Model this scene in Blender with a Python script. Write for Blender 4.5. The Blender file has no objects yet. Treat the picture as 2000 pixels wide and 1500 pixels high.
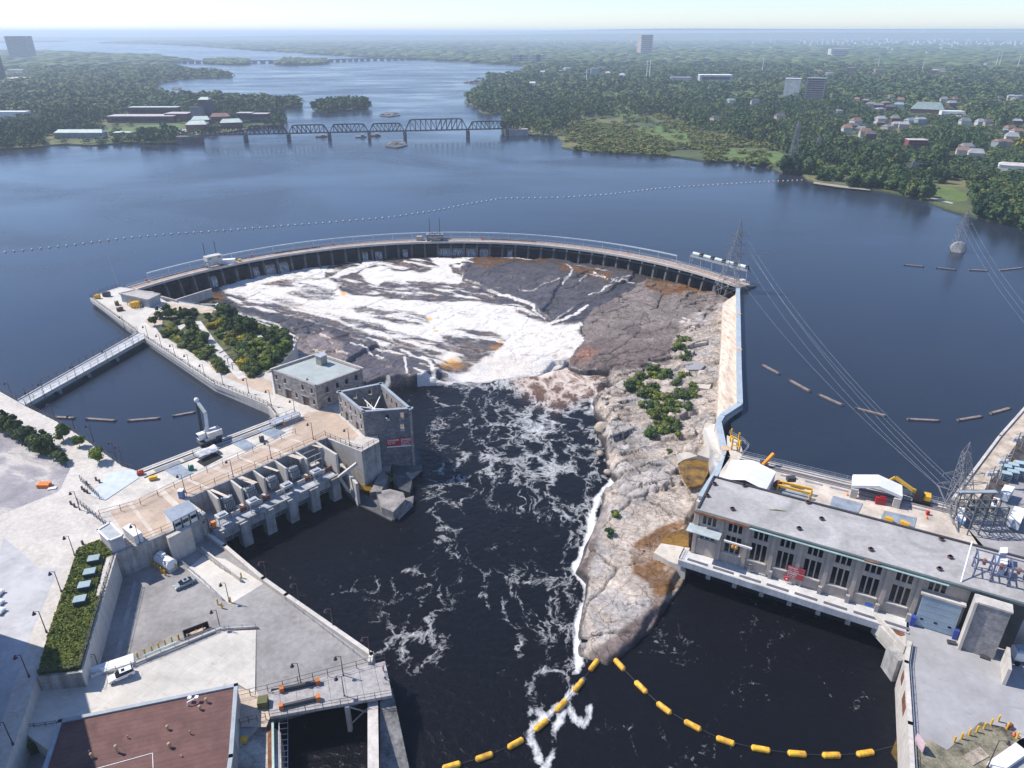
import bpy, bmesh, math, random
import numpy as np
from mathutils import Vector, Matrix, noise as mnoise
R = math.radians; HAZE = 1.3e-4
random.seed(7); rng = np.random.default_rng(7)
SC = bpy.context.scene
# ---------------- camera
CAMH, FPX, PITCH = 110.0, 1400.0, math.atan(687/1400)
cd = bpy.data.cameras.new('camera'); cam = bpy.data.objects.new('camera', cd)
SC.collection.objects.link(cam); SC.camera = cam
cd.sensor_width = 36; cd.lens = 36*FPX/2000; cd.clip_start = 1; cd.clip_end = 90000
cam.location = (0, 0, CAMH); cam.rotation_euler = (math.pi/2-PITCH, 0, 0)
# ---------------- world, sun, exposure
SUN_EL = 50.0; SUN_V = Vector((-0.95, 0.31))
w = bpy.data.worlds.new("World"); SC.world = w; w.use_nodes = True
nt = w.node_tree; bg = nt.nodes['Background']
sky = nt.nodes.new('ShaderNodeTexSky'); sky.sky_type = 'NISHITA'; sky.sun_disc = False
sky.sun_elevation = R(SUN_EL); sky.sun_rotation = math.atan2(SUN_V.x, SUN_V.y)
sky.air_density = 1.0; sky.dust_density = 0.1; sky.ozone_density = 1.0
tm = nt.nodes.new('ShaderNodeVectorMath'); tm.operation = 'MULTIPLY'; tm.inputs[1].default_value = (.80, .90, 1.14)
nt.links.new(sky.outputs[0], tm.inputs[0]); nt.links.new(tm.outputs[0], bg.inputs[0]); bg.inputs[1].default_value = 0.115
sl = bpy.data.lights.new('sun', 'SUN'); sl.energy = 4.5; sl.angle = R(0.5); sl.color = (1, .94, .85)
so = bpy.data.objects.new('sun', sl); SC.collection.objects.link(so)
sd = Vector((SUN_V.x, SUN_V.y, 0)).normalized()*math.cos(R(SUN_EL)) + Vector((0, 0, math.sin(R(SUN_EL))))
so.rotation_euler = sd.to_track_quat('Z', 'Y').to_euler(); so.location = (0, 0, 300)
SC.view_settings.view_transform = 'Standard'; SC.view_settings.look = 'None'
SC.view_settings.exposure = 0.5; SC.view_settings.gamma = 1
SC.cycles.max_bounces = 6; SC.cycles.volume_bounces = 3; SC.cycles.transparent_max_bounces = 6

cp, sp_ = math.cos(PITCH), math.sin(PITCH)
def P(px, py, z=0.0):
    "photo pixel (2000x1500) on the level z -> world point"
    dx = (px-1000)/FPX; dy = (750-py)/FPX
    d = (dx, cp+dy*sp_, -sp_+dy*cp); t = (z-CAMH)/d[2]
    return Vector((d[0]*t, d[1]*t, z))
def PP(pts, z): return [P(p[0], p[1], p[2] if len(p) > 2 else z) for p in pts]
def XYpix(X, Y, Z):
    dz = Z-CAMH; dep = Y*cp-dz*sp_; up = Y*sp_+dz*cp
    return 1000+FPX*X/dep, 750-FPX*up/dep

# ---------------- objects
def tag(o, label=None, cat=None, group=None, kind=None):
    if label: o['label'] = label
    if cat: o['category'] = cat
    if group: o['group'] = group
    if kind: o['kind'] = kind
    return o
def thing(name, label, cat, loc=(0, 0, 0), group=None, rz=0):
    o = bpy.data.objects.new(name, None); SC.collection.objects.link(o)
    o.location = loc; o.rotation_euler = (0, 0, rz); o.empty_display_size = .5
    return tag(o, label, cat, group)
def link(name, me, parent=None, local=False):
    o = bpy.data.objects.new(name, me); SC.collection.objects.link(o)
    if parent:
        o.parent = parent
        if not local and parent.type == 'EMPTY':
            me.transform(Matrix.Translation(parent.location).inverted() if not parent.rotation_euler.z else
                         (Matrix.Translation(parent.location) @ Matrix.Rotation(parent.rotation_euler.z, 4, 'Z')).inverted())
    return o
def meshnp(name, V, F, mat, parent=None, smooth=False, attrs=None, local=False):
    V = np.asarray(V, dtype=np.float32); F = np.asarray(F, dtype=np.int32)
    me = bpy.data.meshes.new(name); n = len(F); k = F.shape[1]
    me.vertices.add(len(V)); me.vertices.foreach_set('co', V.ravel())
    me.loops.add(n*k); me.loops.foreach_set('vertex_index', F.ravel())
    me.polygons.add(n); me.polygons.foreach_set('loop_start', np.arange(0, n*k, k, dtype=np.int32))
    me.polygons.foreach_set('loop_total', np.full(n, k, dtype=np.int32))
    if smooth: me.polygons.foreach_set('use_smooth', np.ones(n, dtype=bool))
    me.update(calc_edges=True)
    for an, av in (attrs or {}).items():
        av = np.asarray(av, dtype=np.float32)
        if av.ndim == 1:
            a = me.attributes.new(an, 'FLOAT', 'POINT'); a.data.foreach_set('value', av)
        else:
            a = me.color_attributes.new(an, 'FLOAT_COLOR', 'POINT')
            if av.shape[1] == 3: av = np.concatenate([av, np.ones((len(av), 1), np.float32)], 1)
            a.data.foreach_set('color', av.ravel())
    me.validate()
    if mat: me.materials.append(mat)
    return link(name, me, parent, local)
class MB:
    def __init__(s): s.v = []; s.f = []
    def add(s, vs, fs):
        n = len(s.v); s.v += [tuple(v) for v in vs]; s.f += [tuple(i+n for i in f) for f in fs]; return s
    def box(s, c, size, rz=0, ax=None):
        "box with centre c; ax = (ux, uy) local x axis"
        a = Matrix.Rotation(rz, 3, 'Z') if ax is None else None
        X = a @ Vector((1, 0, 0)) if a else Vector((ax[0], ax[1], 0)).normalized()
        Y = Vector((-X.y, X.x, 0)); c = Vector(c); h = [q/2 for q in size]
        vs = [c+X*(i*h[0])+Y*(j*h[1])+Vector((0, 0, k*h[2])) for k in (-1, 1) for j in (-1, 1) for i in (-1, 1)]
        return s.add(vs, [(0, 2, 3, 1), (4, 5, 7, 6), (0, 1, 5, 4), (2, 6, 7, 3), (0, 4, 6, 2), (1, 3, 7, 5)])
    def prism(s, pts, z0, z1=None, taper=None):
        "polygon (world xy or xyz tops) extruded down to z0; tops at z1 or own z"
        p = [Vector((q[0], q[1], z1 if z1 is not None else q[2])) for q in pts]
        ar = sum(p[i].x*p[(i+1) % len(p)].y-p[(i+1) % len(p)].x*p[i].y for i in range(len(p)))
        if ar < 0: p.reverse()
        n = len(p); b = [Vector((q.x, q.y, z0)) for q in p]
        s.add(p+b, [tuple(range(n)), tuple(range(2*n-1, n-1, -1))]+[(i, i+n, (i+1) % n+n, (i+1) % n) for i in range(n)])
        return s
    def tube(s, a, b, r, n=6, r2=None):
        a = Vector(a); b = Vector(b); d = b-a
        if d.length < 1e-6: return s
        q = d.to_track_quat('Z', 'Y'); r2 = r if r2 is None else r2
        vs = []
        for (c, rr) in ((a, r), (b, r2)):
            vs += [c+q @ Vector((rr*math.cos(t*2*math.pi/n), rr*math.sin(t*2*math.pi/n), 0)) for t in range(n)]
        return s.add(vs, [(i, (i+1) % n, (i+1) % n+n, i+n) for i in range(n)]+[tuple(range(n-1, -1, -1)), tuple(range(n, 2*n))])
    def beam(s, a, b, w, h):
        "rectangular bar from a to b"
        a = Vector(a); b = Vector(b); d = (b-a); L = d.length
        if L < 1e-6: return s
        d /= L; up = Vector((0, 0, 1)) if abs(d.z) < .95 else Vector((0, 1, 0))
        sx = d.cross(up).normalized()*w/2; sy = sx.cross(d).normalized()*h/2
        vs = [c+i*sx+j*sy for c in (a, b) for j in (-1, 1) for i in (-1, 1)]
        return s.add(vs, [(0, 1, 3, 2), (4, 6, 7, 5), (0, 4, 5, 1), (2, 3, 7, 6), (0, 2, 6, 4), (1, 5, 7, 3)])
    def pathbeam(s, pts, w, h):
        for a, b in zip(pts, pts[1:]): s.beam(a, b, w, h)
        return s
    def wall(s, pts, z0, h, t):
        for a, b in zip(pts, pts[1:]):
            a = Vector(a); b = Vector(b); d = (b-a).to_2d().normalized(); e = Vector((d.x, d.y, 0))*t/2
            a0 = a-e; b0 = b+e; n_ = Vector((-d.y, d.x, 0))*t/2
            zt = (a.z+h, b.z+h) if z0 is None else (h, h)
            zb = (a.z, b.z) if z0 is None else (z0, z0)
            vs = [Vector((q.x, q.y, z)) for q, z in ((a0-n_, zb[0]), (b0-n_, zb[1]), (b0+n_, zb[1]), (a0+n_, zb[0]), (a0-n_, zt[0]), (b0-n_, zt[1]), (b0+n_, zt[1]), (a0+n_, zt[0]))]
            s.add(vs, [(3, 2, 1, 0), (4, 5, 6, 7), (0, 1, 5, 4), (1, 2, 6, 5), (2, 3, 7, 6), (3, 0, 4, 7)])
        return s
    def sheet(s, pts, dz=0.0):
        p = [Vector((q[0], q[1], q[2]+dz)) for q in pts]
        ar = sum(p[i].x*p[(i+1) % len(p)].y-p[(i+1) % len(p)].x*p[i].y for i in range(len(p)))
        if ar < 0: p.reverse()
        return s.add(p, [tuple(range(len(p)))])
    def sphere(s, c, r, nu=8, nv=6, sz=1):
        c = Vector(c); vs = [c+Vector((0, 0, r*sz))]
        for j in range(1, nv):
            for i in range(nu):
                t = math.pi*j/nv; u = 2*math.pi*i/nu
                vs.append(c+Vector((r*math.sin(t)*math.cos(u), r*math.sin(t)*math.sin(u), r*sz*math.cos(t))))
        vs.append(c-Vector((0, 0, r*sz))); f = [(0, 1+i, 1+(i+1) % nu) for i in range(nu)]
        for j in range(nv-2):
            for i in range(nu):
                a = 1+j*nu+i; b = 1+j*nu+(i+1) % nu; f.append((a, a+nu, b+nu, b))
        l = 1+(nv-2)*nu; f += [(l+i, len(vs)-1, l+(i+1) % nu) for i in range(nu)]
        return s.add(vs, f)
    def mesh(s, name, mat):
        me = bpy.data.meshes.new(name); me.from_pydata(s.v, [], s.f); me.update()
        if mat: me.materials.append(mat)
        return me
    def build(s, name, mat, parent=None, local=False, bevel=0, label=None):
        me = s.mesh(name, mat); o = link(name, me, parent, local)
        if label: o['label'] = label
        return o
def solo(name, mb, mat, label, cat, group=None, kind=None):
    return tag(mb.build(name, mat), label, cat, group, kind)
def copy_tree(o, parent=None):
    c = o.copy(); SC.collection.objects.link(c); c.parent = parent
    for ch in list(o.children): copy_tree(ch, c)
    return c
def repeats(make, spots, group, labels):
    "first spot uses the prototype; spots = (loc, rz, scale)"
    out = []; proto = make()
    for i, s in enumerate(spots):
        o = proto if i == 0 else copy_tree(proto)
        o.location = s[0]; o.rotation_euler = (0, 0, s[1] if len(s) > 1 else 0)
        if len(s) > 2: o.scale = (s[2],)*3
        if group: o['group'] = group
        o['label'] = labels[i] if isinstance(labels, (list, tuple)) else labels
        out.append(o)
    return out

# ---------------- materials
def nd(nt, t, **k):
    n = nt.nodes.new(t)
    for a, b in k.items(): setattr(n, a, b)
    return n
def ramp(nt, stops, src, interp='LINEAR'):
    r = nd(nt, 'ShaderNodeValToRGB'); r.color_ramp.interpolation = interp
    el = r.color_ramp.elements
    while len(el) < len(stops): el.new(.5)
    for e, (p, c) in zip(el, stops):
        e.position = p; e.color = (c, c, c, 1) if not hasattr(c, '__len__') else (*c[:3], 1)
    nt.links.new(src, r.inputs[0]); return r.outputs[0]
def mixc(nt, fac, a, b, mode='MIX'):
    m = nd(nt, 'ShaderNodeMix', data_type='RGBA', blend_type=mode)
    for s, v in ((m.inputs['Factor'], fac), (m.inputs[6], a), (m.inputs[7], b)):
        if hasattr(v, 'is_linked'): nt.links.new(v, s)
        elif hasattr(v, '__len__'): s.default_value = (*v[:3], 1)
        else: s.default_value = v
    return m.outputs[2]
def mth(nt, op, a, b=0.0, c=None):
    m = nd(nt, 'ShaderNodeMath', operation=op)
    for i, v in enumerate((a, b, c)):
        if v is None: continue
        if hasattr(v, 'is_linked'): nt.links.new(v, m.inputs[i])
        else: m.inputs[i].default_value = v
    return m.outputs[0]
def noise(nt, vec, scale, detail=4, rough=.55, dist=0.0, out='Fac'):
    n = nd(nt, 'ShaderNodeTexNoise'); nt.links.new(vec, n.inputs['Vector'])
    n.inputs['Scale'].default_value = scale; n.inputs['Detail'].default_value = detail
    n.inputs['Roughness'].default_value = rough; n.inputs['Distortion'].default_value = dist
    return n.outputs[out]
def newmat(name):
    m = bpy.data.materials.new(name); m.use_nodes = True; nt = m.node_tree
    b = nt.nodes['Principled BSDF']; g = nd(nt, 'ShaderNodeNewGeometry')
    return m, nt, b, g.outputs['Position']
def bump(nt, b, h, strength=.3, dist=.1):
    n = nd(nt, 'ShaderNodeBump'); n.inputs['Strength'].default_value = strength; n.inputs['Distance'].default_value = dist
    nt.links.new(h, n.inputs['Height']); nt.links.new(n.outputs[0], b.inputs['Normal'])
MC = {}
def mat(name, col, rough=.8, var=.18, scale=.25, col2=None, metal=0, bmp=.15, streak=False, joint=0):
    if name in MC: return MC[name]
    m, nt, b, pos = newmat(name)
    n1 = noise(nt, pos, scale, 5, .6); n2 = noise(nt, pos, scale*9, 4, .6)
    c2 = col2 or tuple(max(0, c*(1-var*1.6)) for c in col); c1 = tuple(min(.95, c*(1+var*.7)) for c in col)
    f = mth(nt, 'ADD', mth(nt, 'MULTIPLY', n1, .65), mth(nt, 'MULTIPLY', n2, .35))
    if streak:
        mp = nd(nt, 'ShaderNodeMapping'); mp.inputs['Scale'].default_value = (1, 1, .08); nt.links.new(pos, mp.inputs[0])
        f = mth(nt, 'ADD', mth(nt, 'MULTIPLY', f, .6), mth(nt, 'MULTIPLY', noise(nt, mp.outputs[0], .9, 4, .7), .4))
    cc = ramp(nt, [(.36, c2), (.62, c1)], f)
    if joint:
        br = nd(nt, 'ShaderNodeTexBrick'); mp = nd(nt, 'ShaderNodeMapping'); mp.inputs['Rotation'].default_value = (0, 0, .42); nt.links.new(pos, mp.inputs[0]); nt.links.new(mp.outputs[0], br.inputs['Vector'])
        br.inputs['Scale'].default_value = joint; br.inputs['Mortar Size'].default_value = .012; br.inputs['Brick Width'].default_value = 1; br.inputs['Row Height'].default_value = 1; br.offset = 0
        for q, v in (('Color1', .96), ('Color2', 1.0), ('Mortar', .78)): br.inputs[q].default_value = (v, v, v, 1)
        cc = mixc(nt, 1, cc, br.outputs['Color'], 'MULTIPLY')
    n3 = noise(nt, pos, .035, 6, .7, 1.5); cc = mixc(nt, 1, cc, ramp(nt, [(.42, 1.0), (.56, .90), (.62, 1.0)], n3), 'MULTIPLY')
    if scale <= .12:
        cc = mixc(nt, 1, cc, ramp(nt, [(.60, 1.0), (.66, .80), (.72, .74)], noise(nt, pos, .16, 7, .72, 2.5)), 'MULTIPLY'); cc = mixc(nt, 1, cc, ramp(nt, [(.28, .78), (.36, 1.0)], noise(nt, pos, .45, 5, .65, 3.5)), 'MULTIPLY')
    nt.links.new(cc, b.inputs['Base Color'])
    b.inputs['Roughness'].default_value = rough; b.inputs['Metallic'].default_value = metal
    if bmp: bump(nt, b, n2, bmp, .05)
    MC[name] = m; return m
CONC = mat('pale_concrete', (.54, .50, .455), .85, .18, .12, streak=True)
CONC2 = mat('weathered_concrete', (.36, .35, .34), .9, .4, .25, streak=True)
CONCD = mat('stained_concrete', (.2, .195, .19), .9, .5, .3, streak=True)
PAVE = mat('pale_paving', (.58, .545, .49), .85, .12, .07, joint=.33)
PINK = mat('pink_paving', (.48, .37, .285), .85, .14, .2, joint=.4)
ASPH = mat('grey_asphalt', (.285, .272, .265), .9, .22, .09)
STEEL = mat('galvanised_steel', (.45, .47, .50), .5, .15, 1, metal=.3)
DSTEEL = mat('dark_steel', (.05, .052, .06), .5, .2, 1)
WHITE = mat('white_paint', (.78, .78, .77), .6, .05, .4)
YELLOW = mat('yellow_paint', (.75, .42, .02), .55, .15, 1)
ORANGE = mat('orange_paint', (.85, .22, .02), .6, .1, 1)
RED = mat('red_paint', (.42, .02, .03), .6, .1, 1)
RUST = mat('rusty_steel', (.2, .07, .03), .9, .4, 1)
GREYB = mat('bluegrey_metal', (.31, .345, .38), .55, .12, .6)
TRUSS = mat('dark_truss_steel', (.035, .03, .035), .8, .3, .5)
DARK = mat('dark_void', (.008, .009, .011), .9, .2, 1, bmp=0)
WOOD = mat('grey_planks', (.33, .31, .32), .85, .25, .8)
TIMBER = mat('brown_timber', (.16, .10, .08), .9, .3, .8)
def glass(name='dark_glass', col=(.012, .015, .02), r=.15):
    if name in MC: return MC[name]
    m, nt, b, pos = newmat(name); b.inputs['Base Color'].default_value = (*col, 1); b.inputs['Roughness'].default_value = r
    MC[name] = m; return m
GLASS = glass()
# ================= SETTING: water, ground, falls =================
def polydist(x, y, poly, sy=1.0):
    "signed distance (positive inside) to a closed polygon, arrays"
    p = np.array(poly, float)[:, :2]; q = np.roll(p, -1, 0)
    d = np.full(x.shape, 1e9); ins = np.zeros(x.shape, bool)
    for (ax, ay), (bx, by) in zip(p, q):
        ex, ey = bx-ax, (by-ay)*sy; L = ex*ex+ey*ey+1e-9
        px_, py_ = x-ax, (y-ay)*sy
        t = np.clip((px_*ex+py_*ey)/L, 0, 1)
        d = np.minimum(d, (px_-t*ex)**2+(py_-t*ey)**2)
        c = (ay > y) != (by > y)
        with np.errstate(divide='ignore', invalid='ignore'):
            ins ^= c & (x < (bx-ax)*(y-ay)/(by-ay+1e-12)+ax)
    d = np.sqrt(d); return np.where(ins, d, -d)
def linedist(x, y, pts, sy=1.0):
    d = np.full(x.shape, 1e9)
    for (ax, ay), (bx, by) in zip(pts, pts[1:]):
        ex, ey = bx-ax, (by-ay)*sy; L = ex*ex+ey*ey+1e-9
        px_, py_ = x-ax, (y-ay)*sy; t = np.clip((px_*ex+py_*ey)/L, 0, 1)
        d = np.minimum(d, (px_-t*ex)**2+(py_-t*ey)**2)
    return np.sqrt(d)
def sstep(a, b, x): t = np.clip((x-a)/(b-a), 0, 1); return t*t*(3-2*t)
def vnoise(x, y, s, seed=0):
    "value noise, vectorised"
    x = x/s; y = y/s; xi = np.floor(x).astype(np.int64); yi = np.floor(y).astype(np.int64)
    fx = x-xi; fy = y-yi; fx = fx*fx*(3-2*fx); fy = fy*fy*(3-2*fy)
    def h(a, b):
        n = (a*374761393+b*668265263+seed*2147483647) & 0xffffffff
        n = ((n ^ (n >> 13))*1274126177) & 0xffffffff
        return ((n ^ (n >> 16)) & 0xffff)/65535.
    return (h(xi, yi)*(1-fx)+h(xi+1, yi)*fx)*(1-fy)+(h(xi, yi+1)*(1-fx)+h(xi+1, yi+1)*fx)*fy
def fbm(x, y, s, o=4, seed=0):
    r = 0; a = .5; t = 0
    for i in range(o): r = r+a*vnoise(x, y, s/2**i, seed+i*17); t += a; a *= .5
    return r/t
def voro(x, y, s, seed=0, ang=0.0, ax=1.0, che=False):
    "jittered voronoi: F1, F2-F1, cell random"
    c, sn = math.cos(ang), math.sin(ang); u = (x*c+y*sn)/s/ax; v = (-x*sn+y*c)/s
    ui = np.floor(u).astype(np.int64); vi = np.floor(v).astype(np.int64)
    f1 = np.full(x.shape, 9.); f2 = np.full(x.shape, 9.); idd = np.zeros(x.shape)
    def h(a, b, k):
        n = (a*374761393+b*668265263+(seed*7+k)*974634777) & 0xffffffff
        n = ((n ^ (n >> 13))*1274126177) & 0xffffffff
        return ((n ^ (n >> 16)) & 0xffff)/65535.
    for i in (-1, 0, 1):
        for j in (-1, 0, 1):
            a = ui+i; b = vi+j
            dx_ = a+.15+.7*h(a, b, 1)-u; dy_ = b+.15+.7*h(a, b, 2)-v; d = np.maximum(np.abs(dx_+.3*dy_), np.abs(dy_-.15*dx_)) if che else np.hypot(dx_, dy_); cr = h(a, b, 3)
            m = d < f1; f2 = np.where(m, f1, np.minimum(f2, d)); idd = np.where(m, cr, idd); f1 = np.where(m, d, f1)
    return f1, f2-f1, idd

# ---- reservoir
def water_mat():
    m, nt, b, pos = newmat('reservoir_water')
    mp = nd(nt, 'ShaderNodeMapping'); mp.inputs['Scale'].default_value = (.6, 1, 1); nt.links.new(pos, mp.inputs[0])
    big = noise(nt, mp.outputs[0], .006, 5, .6, 1.2)
    fine = noise(nt, mp.outputs[0], .35, 6, .62); mid = noise(nt, mp.outputs[0], .05, 5, .6, .8)
    nt.links.new(ramp(nt, [(.3, (.013, .019, .031)), (.7, (.024, .032, .048))], big), b.inputs['Base Color'])
    nt.links.new(ramp(nt, [(.35, .14), (.65, .32)], big), b.inputs['Roughness'])
    b.inputs['IOR'].default_value = 1.33
    h = mth(nt, 'ADD', mth(nt, 'MULTIPLY', fine, .35), mth(nt, 'MULTIPLY', mid, 1.2))
    bump(nt, b, h, .14, .3)
    return m
RESW = water_mat()
mb = MB(); ys = [-60, 60, 100, 150, 200, 260, 330, 420, 560, 800, 1200, 2000, 4000, 8000, 16000, 30000, 60000]
# dam arc (world circle fitted to the traced deck edge)
DA = [(265, 566), (350, 542), (450, 517), (575, 495), (725, 477), (850, 473), (975, 475), (1100, 484), (1250, 507), (1325, 521), (1400, 542), (1440, 562)]
dpts = np.array([P(a, b, 2)[:2] for a, b in DA])
A_ = np.c_[2*dpts, np.ones(len(dpts))]; sol = np.linalg.lstsq(A_, (dpts**2).sum(1), rcond=None)[0]
DC = sol[:2]; DRr = math.sqrt(sol[2]+DC @ DC)
aL = math.atan2(dpts[0][1]-DC[1], dpts[0][0]-DC[0]); aR = math.atan2(dpts[-1][1]-DC[1], dpts[-1][0]-DC[0])
print('DAM circle', DC, DRr, math.degrees(aL), math.degrees(aR))
def darc(t, off=0.0, z=0.0):
    a = aL+(aR-aL)*t; return Vector((DC[0]+(DRr+off)*math.cos(a), DC[1]+(DRr+off)*math.sin(a), z))
# reservoir sheet: everything upstream of dam / walls
resv = [Vector((-60000, 60000, 0)), Vector((60000, 60000, 0)), Vector((60000, 300, 0)), P(2300, 430), P(2060, 740, 0), P(1862, 990, 0), P(1675, 948, 0), P(1452, 893, 0), P(1437, 868, 0), P(1425, 822, 0), P(1447, 795, 0), P(1444, 575, 0)]
resv += [darc(t, -1.5) for t in np.linspace(1, 0, 40)]
resv += [P(185, 592, 0), P(275, 664, 0), P(420, 764, 0), P(520, 805, 0), P(535, 822, 0), P(265, 930, 0), P(155, 858, 0), P(20, 790, 0), P(-200, 690, 0), Vector((-600, 260, 0)), Vector((-60000, 300, 0))]
solo('reservoir_water', MB().sheet(resv), RESW, None, None, kind='structure')

# ---- height field of rock bed inside the dam
CTL = [(330, 580, -6), (400, 556, -6), (450, 545, -6), (550, 525, -6), (700, 510, -6), (850, 504, -6), (1000, 505, -6), (1150, 518, -6), (1250, 535, -6), (1310, 550, -6), (1380, 575, -5),
 (380, 600, -6.5), (450, 600, -7), (480, 650, -6.5), (600, 560, -6.6), (700, 560, -7.3), (860, 530, -6.6), (800, 620, -8.6), (900, 640, -9.5), (1000, 690, -10.6), (900, 700, -10.6), (1080, 690, -10.9), (1115, 650, -10.3), (1050, 640, -9.8), (980, 620, -9),
 (560, 680, -4.2), (600, 650, -6), (650, 680, -6), (720, 690, -7), (780, 700, -8.2), (830, 715, -9), (1000, 724, -11), (940, 735, -11), (1060, 714, -11), (1105, 700, -10.8), (880, 737, -10.7), (700, 730, -7.5), (760, 730, -9), (650, 740, -5), (740, 650, -8), (860, 670, -9.4),
 (950, 530, -6.2), (1000, 560, -6.2), (1080, 595, -7.2), (1120, 590, -7.2), (1150, 555, -6), (920, 545, -6.6), (1060, 540, -6.1), (1180, 560, -6), (1225, 560, -5.6),
 (1200, 620, -5.0), (1255, 560, -5.2), (1300, 600, -4.2), (1380, 640, -3), (1150, 660, -6.8), (1250, 680, -4.6), (1350, 580, -4.6), (1160, 625, -6.2), (1130, 695, -8.4), (1200, 695, -7.6),
 (1400, 700, -2), (1350, 800, -3.2), (1250, 770, -6), (1200, 800, -8), (1380, 880, -4), (1250, 880, -6.5), (1300, 950, -6), (1340, 920, -6.2), (1300, 1000, -7), (1250, 1100, -8), (1200, 1200, -8.8), (1180, 1270, -9.2), (1330, 1050, -7.6), (1300, 1150, -8.6),
 (1300, 730, -4.5), (1220, 740, -7.5), (1400, 820, -2.6), (1400, 620, -2.4), (1420, 760, -1.6), (1340, 1100, -8)]
cw = np.array([tuple(P(*c)) for c in CTL])
def tps(pts, vals):
    n = len(pts); d = np.hypot(pts[:, None, 0]-pts[None, :, 0], pts[:, None, 1]-pts[None, :, 1])
    K = np.where(d > 0, d*d*np.log(d+1e-9), 0)+np.eye(n)*60
    Pm = np.c_[np.ones(n), pts]; A = np.block([[K, Pm], [Pm.T, np.zeros((3, 3))]])
    return np.linalg.solve(A, np.r_[vals, 0, 0, 0])
tw = tps(cw[:, :2]/100, cw[:, 2])
def tpseval(x, y):
    x = x/100; y = y/100; r = tw[-3]+tw[-2]*x+tw[-1]*y
    for i, (a, b, _) in enumerate(cw/100):
        d2 = (x-a)**2+(y-b)**2; r = r+tw[i]*.5*d2*np.log(d2+1e-12)
    return r
ST = .42
gx = np.arange(-180, 112, ST); gy = np.arange(108, 408, ST)
X, Y = np.meshgrid(gx, gy)
Z0 = tpseval(X, Y); Z0 = np.clip(Z0, -11, -.5)
U, Vv = XYpix(X, Y, Z0)
Z0 = np.where(Vv > 900, np.minimum(Z0, np.interp(Vv, [900, 1000, 1150, 1290], [-5.2, -7.0, -8.9, -9.7])), Z0); U, Vv = XYpix(X, Y, Z0)
jx = (fbm(X, Y, 9, 3, 3)-.5); jy = (fbm(X, Y, 9, 3, 9)-.5)
Uj = U+jx*16; Vj = Vv+jy*9
BOWL = [(300, 592), (345, 575), (450, 540), (575, 515), (725, 500), (850, 496), (975, 498), (1100, 506), (1250, 528), (1325, 545), (1400, 565), (1442, 575), (1442, 800), (1402, 830), (1425, 890), (1400, 925), (1372, 975), (1355, 1000), (1350, 1050), (1340, 1100), (1340, 1112),
 (1325, 1138), (1300, 1180), (1262, 1228), (1215, 1274), (1190, 1290), (1136, 1272), (1133, 1245), (1140, 1200), (1150, 1160), (1160, 1128), (1133, 1105), (1147, 1055), (1165, 1010), (1190, 950), (1213, 925), (1192, 908), (1188, 880), (1190, 850), (1173, 832), (1190, 812), (1162, 792), (1165, 768), (1210, 745), (1190, 730), (1200, 712),
 (1150, 712), (1110, 705), (1108, 697), (1060, 716), (1000, 726), (940, 736), (850, 736), (770, 743), (700, 758), (640, 765), (560, 740), (300, 700)]
ROCKR = [(1262, 543), (1300, 551), (1400, 565), (1442, 575)]+BOWL[12:48]+[(1118, 690), (1137, 668), (1135, 640), (1142, 624), (1160, 602), (1200, 585), (1240, 562)]
PLAT_INNER = None
dB = polydist(Uj, Vj, BOWL, 1.7)
dR = polydist(Uj, Vj, ROCKR, 1.7)
# zones: 0 slab dark wet, 1 purple grey, 2 pale beige
PALE = [(1395, 590), (1345, 625), (1320, 660), (1300, 700), (1240, 720), (1190, 735), (1160, 790), (1150, 850), (1180, 950), (1120, 1300), (1400, 1100), (1450, 900), (1450, 590)]
PURP = [(1262, 540), (1240, 565), (1140, 615), (1130, 700), (1290, 700), (1330, 655), (1350, 620), (1400, 585)]
LEDGEL = [(560, 640), (600, 640), (680, 655), (738, 672), (735, 680), (700, 700), (672, 716), (660, 745), (560, 760), (530, 700)]
dPale = polydist(Uj, Vj, PALE, 1.7)
# broken slabs
f1, e1, c1 = voro(X+jx*4, Y+jy*4, 7.5, 1, .5, 1.5, True)
f2, e2, c2 = voro(X+jx*3, Y+jy*3, 3.6, 2, .35, 1.5, True)
f3, e3, c3 = voro(X+jx*4, Y+jy*4, 15, 5, .9, 1.4)
SCREE = np.clip(np.maximum.reduce([sstep(-4, 10, polydist(Uj, Vj, [(1180, 715), (1290, 695), (1340, 650), (1350, 690), (1300, 720), (1240, 735), (1240, 800), (1250, 880), (1300, 910), (1330, 960), (1260, 960), (1210, 935), (1185, 890), (1180, 830), (1160, 790), (1165, 760)], 1.7)),
  .8*sstep(-2, 8, polydist(Uj, Vj, [(1340, 560), (1400, 575), (1400, 600), (1370, 610), (1320, 600)], 1.7)), .35*sstep(0, 10, dPale)]), 0, 1)
tip = sstep(20, -30, Vj-960)
SCREE *= sstep(1010, 940, Vj)
Z = Z0.copy()
tilt = (np.modf(c2*37)[0]-.5)*(X*.8+Y*.3) % 1.0
Z += SCREE*((c2-.4)*1.6-.6*(e2 < .07)+tilt*.25) + (SCREE > .15)*(c1-.5)*1.5*(dR > 0)
big = (dR > 0)*(1-SCREE)
cm_ = vnoise(X, Y, 14, 77) > .45
Z += big*((c3-.5)*.8 - .6*(e3 < .03)*cm_ + (c1-.5)*.75*sstep(990, 900, Vj) - .35*(e1 < .035)*~cm_ + (fbm(X, Y, 14, 4, 4)-.5)*1.0 + (fbm(X, Y, 1.8, 3, 8)-.5)*.35)
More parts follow.
